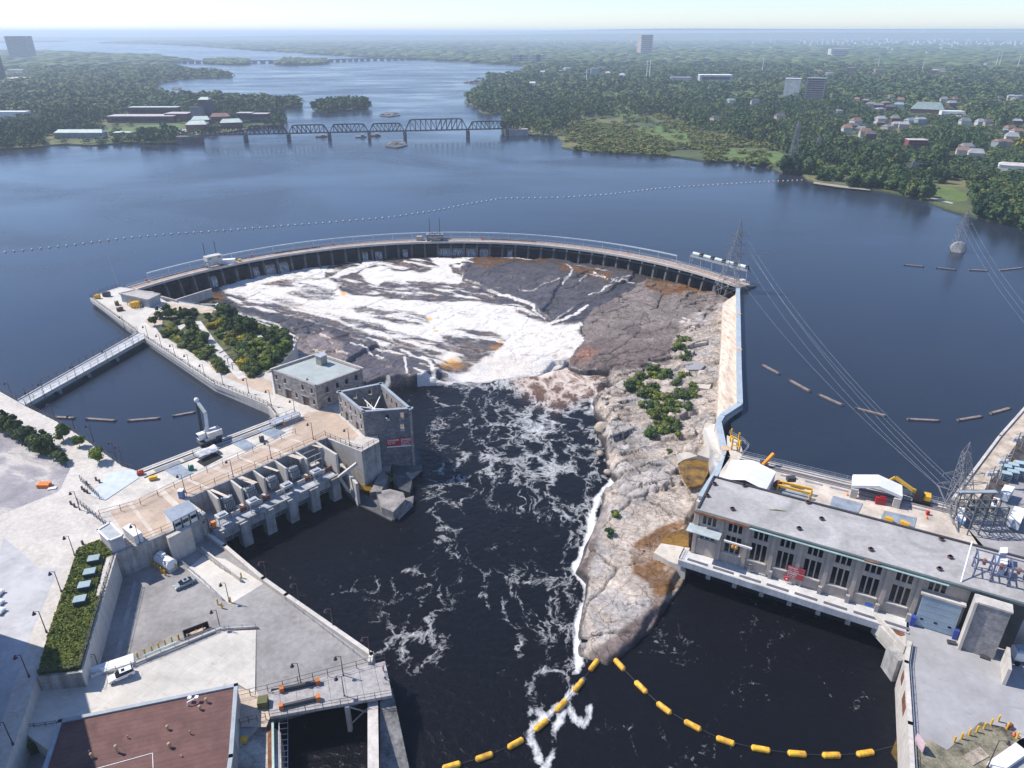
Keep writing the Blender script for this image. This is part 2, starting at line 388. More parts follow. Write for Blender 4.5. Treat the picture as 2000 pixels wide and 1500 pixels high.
# slab steps of the dark shelf (cliff lines)
wet = (dR <= 0)
Z += wet*((c3-.5)*.5-.25*(e3 < .03)+(fbm(X, Y, 5, 4, 21)-.5)*.7+(c1-.5)*.35)
SHELF = [(895, 505), (900, 545), (955, 570), (1040, 600), (1080, 632), (1125, 600), (1200, 565), (1230, 548), (1240, 530), (1100, 508)]
LOW = [(1075, 605), (1098, 555), (1120, 545), (1200, 565), (1125, 605), (1085, 634), (1045, 605)]
dS = polydist(Uj, Vj, SHELF, 1.7)
Z += wet*1.3*sstep(-1, 4, dS)
Z -= wet*1.0*sstep(0, 3, dS)*sstep(-1, 3, polydist(Uj, Vj, [(1098, 552), (1152, 532), (1190, 545), (1215, 552), (1130, 603), (1083, 636), (1060, 610)], 1.7))
dL = polydist(Uj, Vj, LEDGEL, 1.7)
Z += wet*(1.6*sstep(-1, 3, dL))*(Vj > 630)
Z += wet*sstep(-2, 12, dL)*((c1-.5)*.8-.35*(e1 < .06))
Z += wet*1.5*sstep(1, 6, polydist(Uj, Vj, [(740, 690), (850, 705), (860, 725), (850, 738), (770, 745), (690, 760), (640, 760), (680, 715)], 1.7))
# standing waves of the white water
fa = X*.89-Y*.46; fb_ = X*.46+Y*.89
FLOW = fbm(fa*.22, fb_, 3.2, 4, 33); Z += wet*((FLOW-.5)*1.5+(fbm(fa, fb_*.5, 2.2, 3, 35)-.5)*.5)*sstep(515, 545, Vj)
# cliff edges towards the river
dBm = dB*np.hypot(X, Y)/1400*1.05
kk = sstep(688, 722, Vj)*sstep(845, 900, Uj)*(Uj < 1112)*(dR < 2); Z = Z*(1-kk)+(-10.75+(FLOW-.5)*.5)*kk
edge = sstep(-2, 5, dB*1.0)
Z = np.where(Vj > 700, -15+(Z+15)*(.75*sstep(-1.5, -.2, dBm)+.25*sstep(.3, 1.6, dBm+jx*4)), Z)
Z = np.where((dBm < -1.5), -15, Z)
# ---- foam painting (where white water really is): polygons / strokes in plan
FO = np.zeros_like(X); TINT = np.zeros_like(X)
FPOLY = [(1.0, 9, [(425, 562), (440, 556), (470, 548), (478, 530), (495, 528), (520, 545), (600, 548), (640, 540), (655, 552), (668, 570), (690, 574), (710, 578), (790, 583), (860, 590), (950, 588), (1000, 600), (1040, 622), (1080, 634), (1135, 630), (1140, 660), (1125, 690), (1100, 704), (1060, 714), (1000, 726), (940, 735), (870, 737), (870, 722), (905, 712), (960, 690), (985, 668), (960, 650), (900, 640), (860, 648), (866, 675), (900, 700), (880, 706), (840, 695), (780, 672), (720, 655), (650, 625), (570, 600), (500, 585), (450, 577)]),
 (1.0, 5, [(838, 502), (900, 503), (925, 508), (880, 516), (880, 527), (902, 543), (895, 556), (850, 553), (800, 549), (750, 546), (740, 560), (715, 552), (700, 535), (712, 524), (745, 518), (770, 526), (820, 529), (858, 520), (842, 512)]),
 (.95, 4, [(640, 540), (705, 514), (750, 508), (720, 520), (700, 530), (660, 545)]),
 (.9, 5, [(505, 540), (560, 525), (640, 518), (635, 540), (560, 552), (520, 550)])]
for inten, soft, poly in FPOLY: FO = np.maximum(FO, inten*sstep(-soft, soft, polydist(Uj, Vj, poly, 1.7)))
for k, poly in [(.45, [(690, 600), (760, 600), (835, 618), (840, 634), (780, 632), (700, 615)]), (.55, [(600, 556), (650, 566), (665, 585), (600, 585), (560, 572)]), (.3, [(735, 645), (780, 648), (860, 668), (880, 690), (850, 695), (780, 670)]), (.55, [(912, 648), (980, 652), (975, 668), (930, 664)]), (.6, [(500, 570), (560, 580), (620, 600), (560, 596)]), (.35, [(510, 555), (560, 548), (600, 556), (560, 562)]), (.5, [(650, 615), (740, 630), (770, 650), (700, 640)])]:
    FO = FO*(1-(1-k)*sstep(-5, 5, polydist(Uj, Vj, poly, 1.7)))
STR = [(.8, 4, [(478, 528), (520, 522), (600, 512), (700, 505), (840, 500)]), (.6, 3, [(900, 503), (1000, 503), (1100, 508), (1200, 520)]), (.6, 3, [(1108, 522), (1118, 532), (1112, 545), (1100, 556)]), (.6, 3, [(1150, 575), (1172, 570), (1180, 562), (1205, 556), (1215, 548), (1240, 552)]), (.5, 3, [(1130, 548), (1150, 536), (1175, 541)]), (.5, 3, [(1190, 552), (1205, 544), (1235, 540)]), (.45, 3, [(1125, 522), (1150, 528), (1190, 532)]), (.7, 4, [(820, 716), (850, 726), (870, 722)]), (.8, 4, [(812, 728), (835, 735), (860, 738)]), (.7, 3, [(960, 570), (1000, 585), (1040, 600), (1060, 620)]), (.5, 3, [(1010, 573), (1040, 575), (1065, 558), (1095, 548)]), (.8, 4, [(1070, 632), (1100, 625), (1130, 608), (1150, 598)]), (.9, 3, [(1150, 662), (1155, 675)]), (.75, 4, [(690, 678), (720, 690), (745, 705)]), (.8, 5, [(785, 682), (840, 712), (845, 735)]), (.9, 4, [(730, 760), (760, 742)]), (.9, 3, [(790, 705), (795, 735)]), (.7, 4, [(430, 600), (520, 625), (560, 640)]), (.5, 3, [(860, 530), (900, 540)]), (.4, 4, [(600, 525), (700, 512)]), (.45, 3, [(500, 590), (560, 612), (640, 636), (740, 672)]), (.5, 3, [(1075, 630), (1100, 615), (1120, 600)]), (.7, 5, [(650, 765), (700, 758), (735, 760)])]
FIELD = [(425, 562), (478, 530), (560, 520), (700, 510), (840, 503), (930, 510), (905, 548), (960, 575), (1040, 605), (1085, 634), (1138, 630), (1140, 662), (1105, 706), (940, 740), (850, 738), (800, 712), (740, 690), (700, 660), (600, 628), (480, 600), (440, 585)]
FD = sstep(-6, 8, polydist(Uj, Vj, FIELD, 1.7))
FO = np.clip(FO*(.86+.3*(FLOW-.5)*2), 0, 1); FO = np.maximum(FO, FD*(.26+.5*sstep(.5, .72, FLOW)))
FO = np.where((Vj > 712) & (Uj > 818) & (Uj < 1112) & (dB < 5), np.maximum(FO, .95), FO)
for inten, wd, ln in STR: FO = np.maximum(FO, inten*sstep(wd*1.8, 0, linedist(Uj, Vj, ln, 1.7)))
AMB = [(668, 573, 10), (838, 622, 8), (850, 645, 6), (885, 705, 20), (868, 712, 14), (965, 678, 16), (975, 668, 8)]
for ax_, ay_, rr in AMB: TINT = np.maximum(TINT, sstep(rr, rr*.3, np.hypot(Uj-ax_, (Vj-ay_)*1.7)))
# brown stained zones on bed
TINT = np.maximum(TINT, .10*sstep(-10, 25, polydist(Uj, Vj, [(990, 640), (1135, 635), (1140, 690), (1100, 712), (940, 740), (860, 738), (900, 700), (980, 680)], 1.7))*sstep(.4, .6, fbm(X, Y, 6, 4, 91)))
TINT = np.maximum(TINT, .07*FD*sstep(.5, .65, fbm(X, Y, 9, 4, 92)))
BRN = np.maximum.reduce([sstep(-4, 8, polydist(Uj, Vj, q, 1.7)) for q in ([(925, 502), (985, 500), (1080, 510), (1060, 520), (1000, 512), (950, 530), (915, 520)], [(1265, 543), (1330, 552), (1385, 568), (1400, 580), (1330, 575), (1290, 575), (1255, 560)], [(1325, 900), (1385, 895), (1392, 930), (1370, 950), (1330, 935)], [(1345, 1010), (1375, 985), (1360, 1060), (1300, 1060), (1250, 1100), (1235, 1060), (1290, 1025)], [(1235, 1060), (1300, 1060), (1345, 1100), (1330, 1130), (1280, 1195), (1270, 1150), (1230, 1120)], [(1080, 520), (1200, 535), (1180, 548), (1100, 535)], [(740, 510), (830, 505), (850, 515), (780, 520)], [(380, 580), (440, 575), (430, 590), (360, 592)])])
SLABG = (.085, .078, .082)
def lerpc(a, b, t): return a*(1-t[..., None])+np.array(b)*t[..., None]
col = np.zeros(X.shape+(3,)); col[:] = (.062, .053, .052)
nz = fbm(X, Y, 7, 5, 40); nz2 = fbm(X, Y, 1.2, 3, 44)
col = lerpc(col, (.09, .078, .075), sstep(-2, 4, dS)*.9)
col = lerpc(col, (.21, .165, .15), sstep(-2, 8, polydist(Uj, Vj, [(575, 655), (640, 655), (700, 690), (680, 705), (660, 725), (540, 720)], 1.7)))
col = lerpc(col, (.10, .085, .09), sstep(-2, 5, polydist(Uj, Vj, [(680, 655), (740, 670), (850, 700), (850, 735), (660, 760), (660, 735)], 1.7)))
rk = sstep(-2, 2, dR)
col = lerpc(col, (.20, .165, .148), rk)
col = lerpc(col, (.42, .355, .30), rk*sstep(-12, 14, dPale))
col = lerpc(col, (.35, .33, .32), rk*sstep(.5, .62, nz)*sstep(0, 10, dPale)*.7)
col = lerpc(col, (.15, .115, .105), rk*sstep(.45, .6, fbm(X, Y, 22, 3, 50))*(1-sstep(-12, 14, dPale)))
col = lerpc(col, (.26, .13, .09), sstep(-1, 3, polydist(Uj, Vj, [(1112, 700), (1150, 672), (1170, 690), (1150, 705)], 1.7))*.8)
col = col*(.72+.5*nz2[..., None])
cr = rk*np.maximum(SCREE*(e2 < .07), (1-SCREE)*(((e3 < .03) & cm_) | ((e1 < .035) & ~cm_))*.8)
col = lerpc(col, (.03, .028, .028), cr*.8)
col = col*(1-.35*(rk*SCREE)[..., None]*(c2 < .3)[..., None])
bt = BRN*(.55+.45*sstep(.35, .6, fbm(X, Y, 4, 4, 60)))
col = lerpc(col, (.17, .075, .012), bt*.9)
col = np.clip(col, 0, 1)
roughA = np.where(rk > .5, .85, .35)*(1-BRN)+BRN*.12
iswater = (FO > .2) & (dR < 3)
foamA = FO
# faces
ny, nx = X.shape; idx = np.arange(nx*ny).reshape(ny, nx)
Fq = np.stack([idx[:-1, :-1], idx[:-1, 1:], idx[1:, 1:], idx[1:, :-1]], -1).reshape(-1, 4)
PLAT = [(178, 583), (235, 560), (290, 566), (318, 590), (345, 589), (418, 599), (450, 605), (510, 630), (540, 640), (570, 655), (577, 670), (575, 682), (540, 728), (700, 715), (712, 770), (660, 770), (745, 735), (808, 800), (808, 870), (741, 865), (700, 900), (600, 1000), (100, 1000)]
keep = ((dBm > -2) & (Z > -14.9) & (np.hypot(X-DC[0], Y-DC[1]) < DRr-1.2)).ravel()
dP = polydist(*XYpix(X, Y, np.full(X.shape, 2.5)), [(100, 560), (240, 560), (300, 580), (345, 588), (430, 612), (500, 632), (540, 642), (566, 656), (574, 668), (570, 682), (520, 720), (704, 725), (704, 790), (600, 820), (100, 900)], 1.0)
keep &= (dP < 0).ravel()
kf = keep[Fq].all(1); wf = iswater.ravel()[Fq].mean(1) > .5
Vall = np.stack([X, Y, Z], -1).reshape(-1, 3)
def submesh(name, mask, mat, attrs, smooth):
    F = Fq[mask]; u, inv = np.unique(F, return_inverse=True)
    return meshnp(name, Vall[u], inv.reshape(-1, 4), mat, smooth=smooth, attrs={k: (a.reshape(-1, a.shape[-1]) if a.ndim == 3 else a.ravel())[u] for k, a in attrs.items()})
def rock_mat():
    m, nt, b, pos = newmat('broken_limestone')
    a = nd(nt, 'ShaderNodeAttribute', attribute_name='tone'); r = nd(nt, 'ShaderNodeAttribute', attribute_name='rgh')
    n1 = noise(nt, pos, 1.1, 6, .65); n2 = noise(nt, pos, .12, 5, .6, .6)
    v = nd(nt, 'ShaderNodeTexVoronoi', feature='DISTANCE_TO_EDGE'); v.inputs['Scale'].default_value = .22
    wv = nd(nt, 'ShaderNodeVectorMath', operation='ADD'); nt.links.new(pos, wv.inputs[0])
    sc = nd(nt, 'ShaderNodeVectorMath', operation='SCALE'); nt.links.new(noise(nt, pos, .3, 3, .5, 0, 'Color'), sc.inputs[0]); sc.inputs['Scale'].default_value = 4
    nt.links.new(sc.outputs[0], wv.inputs[1]); nt.links.new(wv.outputs[0], v.inputs['Vector'])
    c = mixc(nt, 1, a.outputs['Color'], ramp(nt, [(.3, .6), (.7, 1.35)], n1), 'MULTIPLY')
    c = mixc(nt, 1, c, ramp(nt, [(.35, .75), (.65, 1.2)], n2), 'MULTIPLY')
    c = mixc(nt, 1, c, ramp(nt, [(0, .22), (.022, 1)], v.outputs['Distance']), 'MULTIPLY')
    v2 = nd(nt, 'ShaderNodeTexVoronoi', feature='DISTANCE_TO_EDGE'); v2.inputs['Scale'].default_value = .55; mp = nd(nt, 'ShaderNodeMapping'); mp.inputs['Scale'].default_value = (.7, 1.3, 1); mp.inputs['Rotation'].default_value = (0, 0, .5); nt.links.new(wv.outputs[0], mp.inputs[0]); nt.links.new(mp.outputs[0], v2.inputs['Vector'])
    c = mixc(nt, ramp(nt, [(.45, 0), (.58, 1)], noise(nt, pos, .07, 4, .6)), c, mixc(nt, 1, c, ramp(nt, [(0, .25), (.03, 1)], v2.outputs['Distance']), 'MULTIPLY'))
    nt.links.new(c, b.inputs['Base Color']); nt.links.new(r.outputs['Fac'], b.inputs['Roughness'])
    b.inputs['Specular IOR Level'].default_value = .35
    bump(nt, b, n1, .7, .25); return m
ROCK = rock_mat()
def foam_nodes(nt, pos, b, deep, brown, attr='foam', lace_scale=.09, wispy=True):
    a = nd(nt, 'ShaderNodeAttribute', attribute_name=attr).outputs['Fac']
    t = nd(nt, 'ShaderNodeAttribute', attribute_name='tint').outputs['Fac']
    sc = nd(nt, 'ShaderNodeVectorMath', operation='SCALE'); nt.links.new(noise(nt, pos, .045, 5, .6, .5, 'Color'), sc.inputs[0]); sc.inputs['Scale'].default_value = 26
    wv = nd(nt, 'ShaderNodeVectorMath', operation='ADD'); nt.links.new(pos, wv.inputs[0]); nt.links.new(sc.outputs[0], wv.inputs[1])
    ms = nd(nt, 'ShaderNodeMapping'); ms.inputs['Rotation'].default_value = (0, 0, .15); ms.inputs['Scale'].default_value = (1.25, .7, 1); nt.links.new(wv.outputs[0], ms.inputs[0])
    v = nd(nt, 'ShaderNodeTexVoronoi', feature='DISTANCE_TO_EDGE'); v.inputs['Scale'].default_value = lace_scale; nt.links.new(ms.outputs[0], v.inputs['Vector'])
    v2 = nd(nt, 'ShaderNodeTexVoronoi', feature='DISTANCE_TO_EDGE'); v2.inputs['Scale'].default_value = lace_scale*3.1; nt.links.new(ms.outputs[0], v2.inputs['Vector'])
    n1 = noise(nt, ms.outputs[0], 1.1, 7, .74); n0 = noise(nt, pos, .035, 4, .55, .6)
    lace = mth(nt, 'SUBTRACT', 1.0, mth(nt, 'MULTIPLY', v.outputs['Distance'], 3.2))
    lace2 = mth(nt, 'SUBTRACT', 1.0, mth(nt, 'MULTIPLY', v2.outputs['Distance'], 3.0))
    L = mth(nt, 'ADD', mth(nt, 'MULTIPLY', lace, .40), mth(nt, 'ADD', mth(nt, 'MULTIPLY', lace2, .24), mth(nt, 'MULTIPLY', n1, .86)))
    L = mth(nt, 'SUBTRACT', L, .155)
    L = mth(nt, 'ADD', L, mth(nt, 'MULTIPLY', mth(nt, 'SUBTRACT', n0, .5), .9))
    # visible where L > 1.35 - foam
    d = mth(nt, 'ADD', mth(nt, 'SUBTRACT', L, 1.12), mth(nt, 'MULTIPLY', a, 1.0))
    f = ramp(nt, [(0.0, 0.0), (.14, .3), (.4, .75), (.8, 1.0)], d)
    f = mth(nt, 'MULTIPLY', f, ramp(nt, [(0.0, 0), (.05, 1)], a))
    base = mixc(nt, t, deep, brown)
    c = mixc(nt, f, base, mixc(nt, t, (.70, .71, .72), (.68, .58, .50)))
    nt.links.new(c, b.inputs['Base Color'])
    nt.links.new(ramp(nt, [(0, .12), (.5, .75)], f), b.inputs['Roughness'])
    b.inputs['IOR'].default_value = 1.33
    h = mth(nt, 'ADD', mth(nt, 'MULTIPLY', noise(nt, pos, .55, 6, .62, .5), 1.2), mth(nt, 'MULTIPLY', f, .25))
    bump(nt, b, h, .7, .4)
def rapids_mat():
    m, nt, b, pos = newmat('white_rapids'); 
    a = nd(nt, 'ShaderNodeAttribute', attribute_name='foam').outputs['Fac']; t = nd(nt, 'ShaderNodeAttribute', attribute_name='tint').outputs['Fac']
    mp = nd(nt, 'ShaderNodeMapping'); mp.inputs['Rotation'].default_value = (0, 0, .48); mp.inputs['Scale'].default_value = (.16, 1, 1); nt.links.new(pos, mp.inputs[0])
    st = noise(nt, mp.outputs[0], .75, 8, .72, .6); n2 = noise(nt, pos, 1.7, 6, .75, .8); n3 = noise(nt, pos, .12, 4, .6, 1.0)
    d = mth(nt, 'ADD', mth(nt, 'MULTIPLY', a, 1.55), mth(nt, 'MULTIPLY', mth(nt, 'SUBTRACT', st, .5), 2.3))
    d = mth(nt, 'ADD', d, mth(nt, 'MULTIPLY', mth(nt, 'SUBTRACT', n2, .5), 1.3)); d = mth(nt, 'SUBTRACT', mth(nt, 'ADD', d, mth(nt, 'MULTIPLY', mth(nt, 'SUBTRACT', n3, .5), .9)), .60)
    f = ramp(nt, [(0, 0), (.25, .35), (.5, .8), (.8, 1)], d)
    fc = mixc(nt, ramp(nt, [(.35, .0), (.6, 1)], n2), (.55, .48, .40), (.82, .81, .79))
    nt.links.new(mixc(nt, f, mixc(nt, t, mixc(nt, ramp(nt, [(.4, 0), (.6, 1)], n3), (.055, .05, .06), (.11, .075, .055)), (.35, .16, .03)), mixc(nt, t, fc, (.72, .42, .12))), b.inputs['Base Color'])
    nt.links.new(ramp(nt, [(0, .2), (.5, .8)], f), b.inputs['Roughness']); bump(nt, b, mth(nt, 'ADD', n2, mth(nt, 'MULTIPLY', st, 1.5)), .8, .5); return m
def river_mat():
    m, nt, b, pos = newmat('dark_river_water'); foam_nodes(nt, pos, b, (.006, .0065, .009), (.15, .085, .055), lace_scale=.11); b.inputs['Specular IOR Level'].default_value = .2; return m
submesh('rock_bed', kf & ~wf, ROCK, {'tone': col, 'rgh': roughA}, False)['kind'] = 'structure'
submesh('rapids_water', kf & wf, rapids_mat(), {'foam': foamA*1.15, 'tint': TINT}, True)['kind'] = 'structure'

# ---- tailwater river at -11
TZ = -11.0
rx = np.arange(-130, 125, .8); ry = np.arange(60, 262, .8); RX, RY = np.meshgrid(rx, ry); RU, RV = XYpix(RX, RY, np.full(RX.shape, TZ))
j1 = fbm(RX, RY, 14, 3, 71)-.5; j2 = fbm(RX, RY, 14, 3, 72)-.5
RUj = RU+j1*40; RVj = RV+j2*26
rf = .14*np.ones_like(RX); rt = np.zeros_like(RX)
for k, s, poly in [(.36, 25, [(820, 745), (1200, 735), (1200, 900), (1200, 1000), (1150, 1120), (1150, 1290), (1040, 1420), (1020, 1290), (900, 1150), (820, 1000), (830, 850)]),
   (.45, 25, [(1000, 740), (1180, 740), (1190, 900), (1180, 1060), (1080, 1000), (1020, 900)]), (.43, 20, [(1050, 1120), (1160, 1100), (1140, 1290), (1100, 1400), (1040, 1400), (1060, 1280), (1040, 1200)]),
   (.33, 30, [(480, 1040), (620, 1030), (900, 1130), (900, 1300), (780, 1340), (700, 1200), (520, 1100)]), (.45, 10, [(880, 1120), (960, 1170), (1020, 1240), (1040, 1290), (1010, 1290), (980, 1220), (900, 1160)])]:
    rf = np.maximum(rf, k*sstep(-s, s, polydist(RUj, RVj, poly)))
rf = np.maximum(rf, .62*sstep(-22, 12, polydist(RUj, RVj, [(830, 735), (1110, 700), (1180, 740), (1150, 770), (1000, 768), (900, 760)], 1.3)))
rf = np.maximum(rf, 1.25*sstep(-14, 8, polydist(RUj, RVj, [(830, 730), (1118, 690), (1135, 700), (1100, 722), (1060, 735), (1000, 732), (940, 745), (830, 742)], 1.5)))
for k, wd, ln in [(1.3, 9, [(1188, 900), (1194, 935), (1168, 985), (1152, 1020), (1134, 1060), (1120, 1110)]), (1.25, 9, [(1120, 1105), (1138, 1140), (1134, 1180), (1124, 1225), (1120, 1270), (1122, 1310)]), (1.3, 6, [(1172, 795), (1185, 815)]), (.7, 9, [(1160, 760), (1180, 830), (1185, 870)]),
   (.86, 11, [(1135, 1325), (1100, 1370), (1075, 1400), (1048, 1425), (1040, 1450), (1055, 1485)]), (.84, 9, [(1100, 1385), (1088, 1430), (1078, 1470), (1060, 1500)]), (.86, 10, [(1110, 1375), (1118, 1400), (1132, 1412), (1146, 1402), (1150, 1380)]), (.55, 14, [(1060, 1300), (1075, 1340), (1060, 1400)]), (.6, 7, [(1045, 1310), (1045, 1400)]), (.55, 10, [(900, 1130), (935, 1165), (980, 1165), (990, 1210), (1020, 1260)]),
   (.5, 10, [(860, 790), (920, 830), (990, 830), (1060, 840), (1100, 820)]), (.5, 9, [(870, 900), (865, 925), (910, 950)]), (.55, 12, [(1060, 990), (1110, 1020), (1090, 1080)]), (.5, 8, [(850, 1060), (900, 1090), (1000, 1060)])]:
    rf = np.maximum(rf, k*sstep(wd*1.6, 0, linedist(RUj, RVj, ln)))
calm = polydist(RUj, RVj, [(460, 1090), (640, 930), (800, 1010), (830, 1080), (780, 1130), (600, 1130)]); rf = np.where(calm > 0, np.minimum(rf, .1+.0*calm), rf)
calm2 = np.maximum(sstep(-10, 20, polydist(RUj, RVj, [(1220, 1290), (1345, 1100), (1500, 1100), (1800, 1200), (1800, 1500), (1160, 1500), (1160, 1330)])), sstep(-10, 20, polydist(RUj, RVj, [(740, 1330), (820, 1330), (1000, 1400), (1000, 1520), (740, 1520)])))
rf = rf*(1-calm2)+.16*calm2
brn = sstep(-25, 25, polydist(RUj, RVj, [(1000, 715), (1150, 700), (1180, 730), (1170, 770), (1080, 800), (1000, 760)], 1.3)); rt = brn*.9; rf = np.maximum(rf, brn*.48)
n_y, n_x = RX.shape; ridx = np.arange(n_x*n_y).reshape(n_y, n_x); RF = np.stack([ridx[:-1, :-1], ridx[:-1, 1:], ridx[1:, 1:], ridx[1:, :-1]], -1).reshape(-1, 4)
RZ = TZ+(fbm(RX, RY, 4, 3, 90)-.5)*.35*sstep(.15, .5, rf)
meshnp('river_water', np.stack([RX, RY, RZ], -1).reshape(-1, 3), RF, river_mat(), smooth=True, attrs={'foam': rf.ravel(), 'tint': rt.ravel()})['kind'] = 'structure'
# base terrain sheet far below water so nothing is hollow
solo('riverbed', MB().box((0, 170, -16.2), (900, 700, .4)), mat('dark_riverbed', (.03, .025, .02), .9), None, None, kind='structure')
# ================= RING DAM =================
dam = thing('ring_dam', 'long curved concrete dam with a row of dark sluice bays around the white falls', 'dam', darc(.5, 0, 0))
N = 46
def arcslab(mb, t0, t1, o0, o1, z0, z1, n):
    for i in range(n):
        a = t0+(t1-t0)*i/n; b = t0+(t1-t0)*(i+1)/n
        vs = [darc(a, o0, z0), darc(b, o0, z0), darc(b, o1, z0), darc(a, o1, z0), darc(a, o0, z1), darc(b, o0, z1), darc(b, o1, z1), darc(a, o1, z1)]
        mb.add(vs, [(0, 1, 2, 3), (7, 6, 5, 4), (4, 5, 1, 0), (5, 6, 2, 1), (6, 7, 3, 2), (7, 4, 0, 3)])
    return mb
DECKM = mat('worn_deck', (.36, .27, .22), .9, .3, .5)
arcslab(MB(), -.004, 1.0, 0.9, 6.0, 1.2, 2.0, 90).build('deck', DECKM, dam)
e_ = arcslab(MB(), -.004, 1.0, 0, .9, 1.1, 2.25, 90)
arcslab(e_, -.004, 1.0, 6.0, 6.5, -3, 2.3, 90).build('edge_beam', CONC, dam)
pier = MB()
def pier_mesh():
    mb = MB()
    prof = [(.3, 1.1), (-.9, -1.5), (-2.6, -8.5), (7, -8.5), (7, 1.1)]
    vs = [(x, s*.5, z) for s in (-1, 1) for (x, z) in prof]
    return mb.add(vs, [(0, 1, 2, 3, 4), (9, 8, 7, 6, 5)]+[(i+5, (i+1) % 5+5, (i+1) % 5, i) for i in range(5)]).mesh('pier', mat('shade_dark_pier_concrete', (.13, .125, .12), .9, .45, .4, streak=True))  # pier concrete darkened: shadow of the bays is put into its colour
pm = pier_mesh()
gmat = mat('shade_dark_gate_timber', (.012, .012, .016), .7, .5, .8, streak=True)  # near-black base colour carries the shadow under the dam deck
gm = MB().box((0, 0, 0), (.3, 7.0, 7.6)).mesh('sluice_gate', gmat)
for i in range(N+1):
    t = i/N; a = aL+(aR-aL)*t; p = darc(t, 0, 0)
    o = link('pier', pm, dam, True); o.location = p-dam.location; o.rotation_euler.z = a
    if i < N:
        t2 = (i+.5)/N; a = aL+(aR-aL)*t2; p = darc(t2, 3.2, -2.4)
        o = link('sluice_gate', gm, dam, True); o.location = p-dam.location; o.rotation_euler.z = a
# spill through some gates
vw = MC.get('veil') or newmat('falling_water_veil')
def veil():
    m, nt, b, pos = newmat('falling_water_veil')
    mp = nd(nt, 'ShaderNodeMapping'); mp.inputs['Scale'].default_value = (1, 1, .12); nt.links.new(pos, mp.inputs[0])
    n = noise(nt, mp.outputs[0], 2.2, 5, .7)
    nt.links.new(ramp(nt, [(.40, (.05, .05, .06)), (.62, (.75, .77, .8))], n), b.inputs['Base Color']); b.inputs['Roughness'].default_value = .5
    return m
VEIL = veil()
for i, wdt in [(8, 3), (9, 6), (10, 5), (16, 3), (17, 4), (19, 3), (22, 6.5), (23, 6.5), (24, 6), (25, 5), (27, 3), (5, 3)]:
    t2 = (i+.5)/N; mb = MB()
    for s, zz, off in ((0, -.5, 3.0), (1, -3.5, 2.4), (2, -7.5, 1.5)): pass
    a = aL+(aR-aL)*t2; tx = Vector((-math.sin(a), math.cos(a), 0))
    pts = []
    for off, zz in ((3.0, -2.6), (2.3, -3.2), (1.6, -4.8), (1.0, -8)):
        c = darc(t2, off, zz); pts += [c-tx*wdt/2, c+tx*wdt/2]
    mb.add(pts, [(0, 1, 3, 2), (2, 3, 5, 4), (4, 5, 7, 6)])
    mb.build('spill_water', VEIL, dam)
# railings, conduit
rl = MB()
def arcline(mb, t0, t1, off, z, r, n=90, w=None):
    for i in range(n):
        mb.beam(darc(t0+(t1-t0)*i/n, off, z), darc(t0+(t1-t0)*(i+1)/n, off, z), r, r)
for zz in (3.0, 3.5): arcline(rl, 0, .93, 6.2, zz, .1)
rpm = MB().beam((0, 0, 0), (0, 0, 1.2), .1, .1).mesh('railing_post', STEEL)
for i in range(98): q = link('railing_post', rpm, dam, True); q.location = darc(i/97, 6.2, 2.3)-dam.location
rl.build('railing', STEEL, dam)
pp = MB(); arcline(pp, .035, .87, 8.2, 5.3, .55, 80)
for i in range(28):
    p = darc(.035+.835*i/27, 8.2, -1); pp.tube(p, p+Vector((0, 0, 6.3)), .14, 5)
pp.build('conduit', mat('pale_conduit', (.50, .56, .60), .6, .1, 1), dam)
for t0, t1 in ((.22, .29), (.46, .50), (.55, .64)):
    arcline_mb = MB(); arcline(arcline_mb, t0, t1, 5.4, 2.5, .5, 8); arcline_mb.build('parapet_beam', CONCD, dam)
# gate hoists riding on the dam
def tfind(px):
    return min(np.linspace(0, 1, 400), key=lambda t: abs(XYpix(*darc(t, 3, 2))[0]-px))
def hoist(px, label, white):
    t = tfind(px); p = darc(t, 3.2, 2.0); a = aL+(aR-aL)*t-math.pi/2
    o = thing('gate_hoist', label, 'gantry hoist', p, 'gate hoists on the ring dam', rz=a)
    X = 7.5 if white else 8.5
    f = MB()
    for sx in (-1, 1):
        for sy in (-1, 1): f.beam((sx*X/2, sy*2, 0), (sx*X/2, sy*2, 3.4), .35, .35)
        f.beam((sx*X/2, -2, 3.4), (sx*X/2, 2, 3.4), .35, .35)
    for sy in (-1, 1):
        f.beam((-X/2, sy*2, 3.4), (X/2, sy*2, 3.4), .35, .35); f.beam((-X/2, sy*2, .4), (0, sy*2, 3.4), .2, .2); f.beam((0, sy*2, 3.4), (X/2, sy*2, .4), .2, .2)
    f.build('frame', STEEL if white else DSTEEL, o, True)
    for s in (-1, 1): MB().box((s*X/2*.93, 0, .35), (1.2, 4.6, .7)).build('bogie', DSTEEL, o, True)
    if white:
        MB().box((0, 0, 4.7), (X+.6, 4.0, 2.4)).build('machine_house', mat('hoist_cladding', (.55, .54, .5), .6, .15, 1), o, True)
        w = MB()
        for s in (-1, 1):
            for q in (0, .8): w.box((s*(2+q), -2.05, 4.9), (.6, .12, .5))
        w.build('window', GLASS, o, True)
    else:
        g = MB().box((0, 0, 3.8), (X+1, 4.4, .3))
        for i in range(5): g.box((-3+i*1.5, (i % 2)*1-.5, 4.3), (.9, 1.2, .8))
        g.build('winch_platform', mat('winch_grey', (.22, .24, .26), .7, .3, 1), o, True)
    for s in (-1, 1):
        MB().tube((s*2.9, 1.9, 3.4), (s*2.9-.0, 1.9, 12.2), .22, 6, .16).build('mast', DSTEEL, o, True)
    return o
hoist(419, 'cream gate hoist with a windowed machine house, left end of the curved dam', True)
hoist(851, 'open steel gate hoist with two dark masts, middle of the curved dam', False)
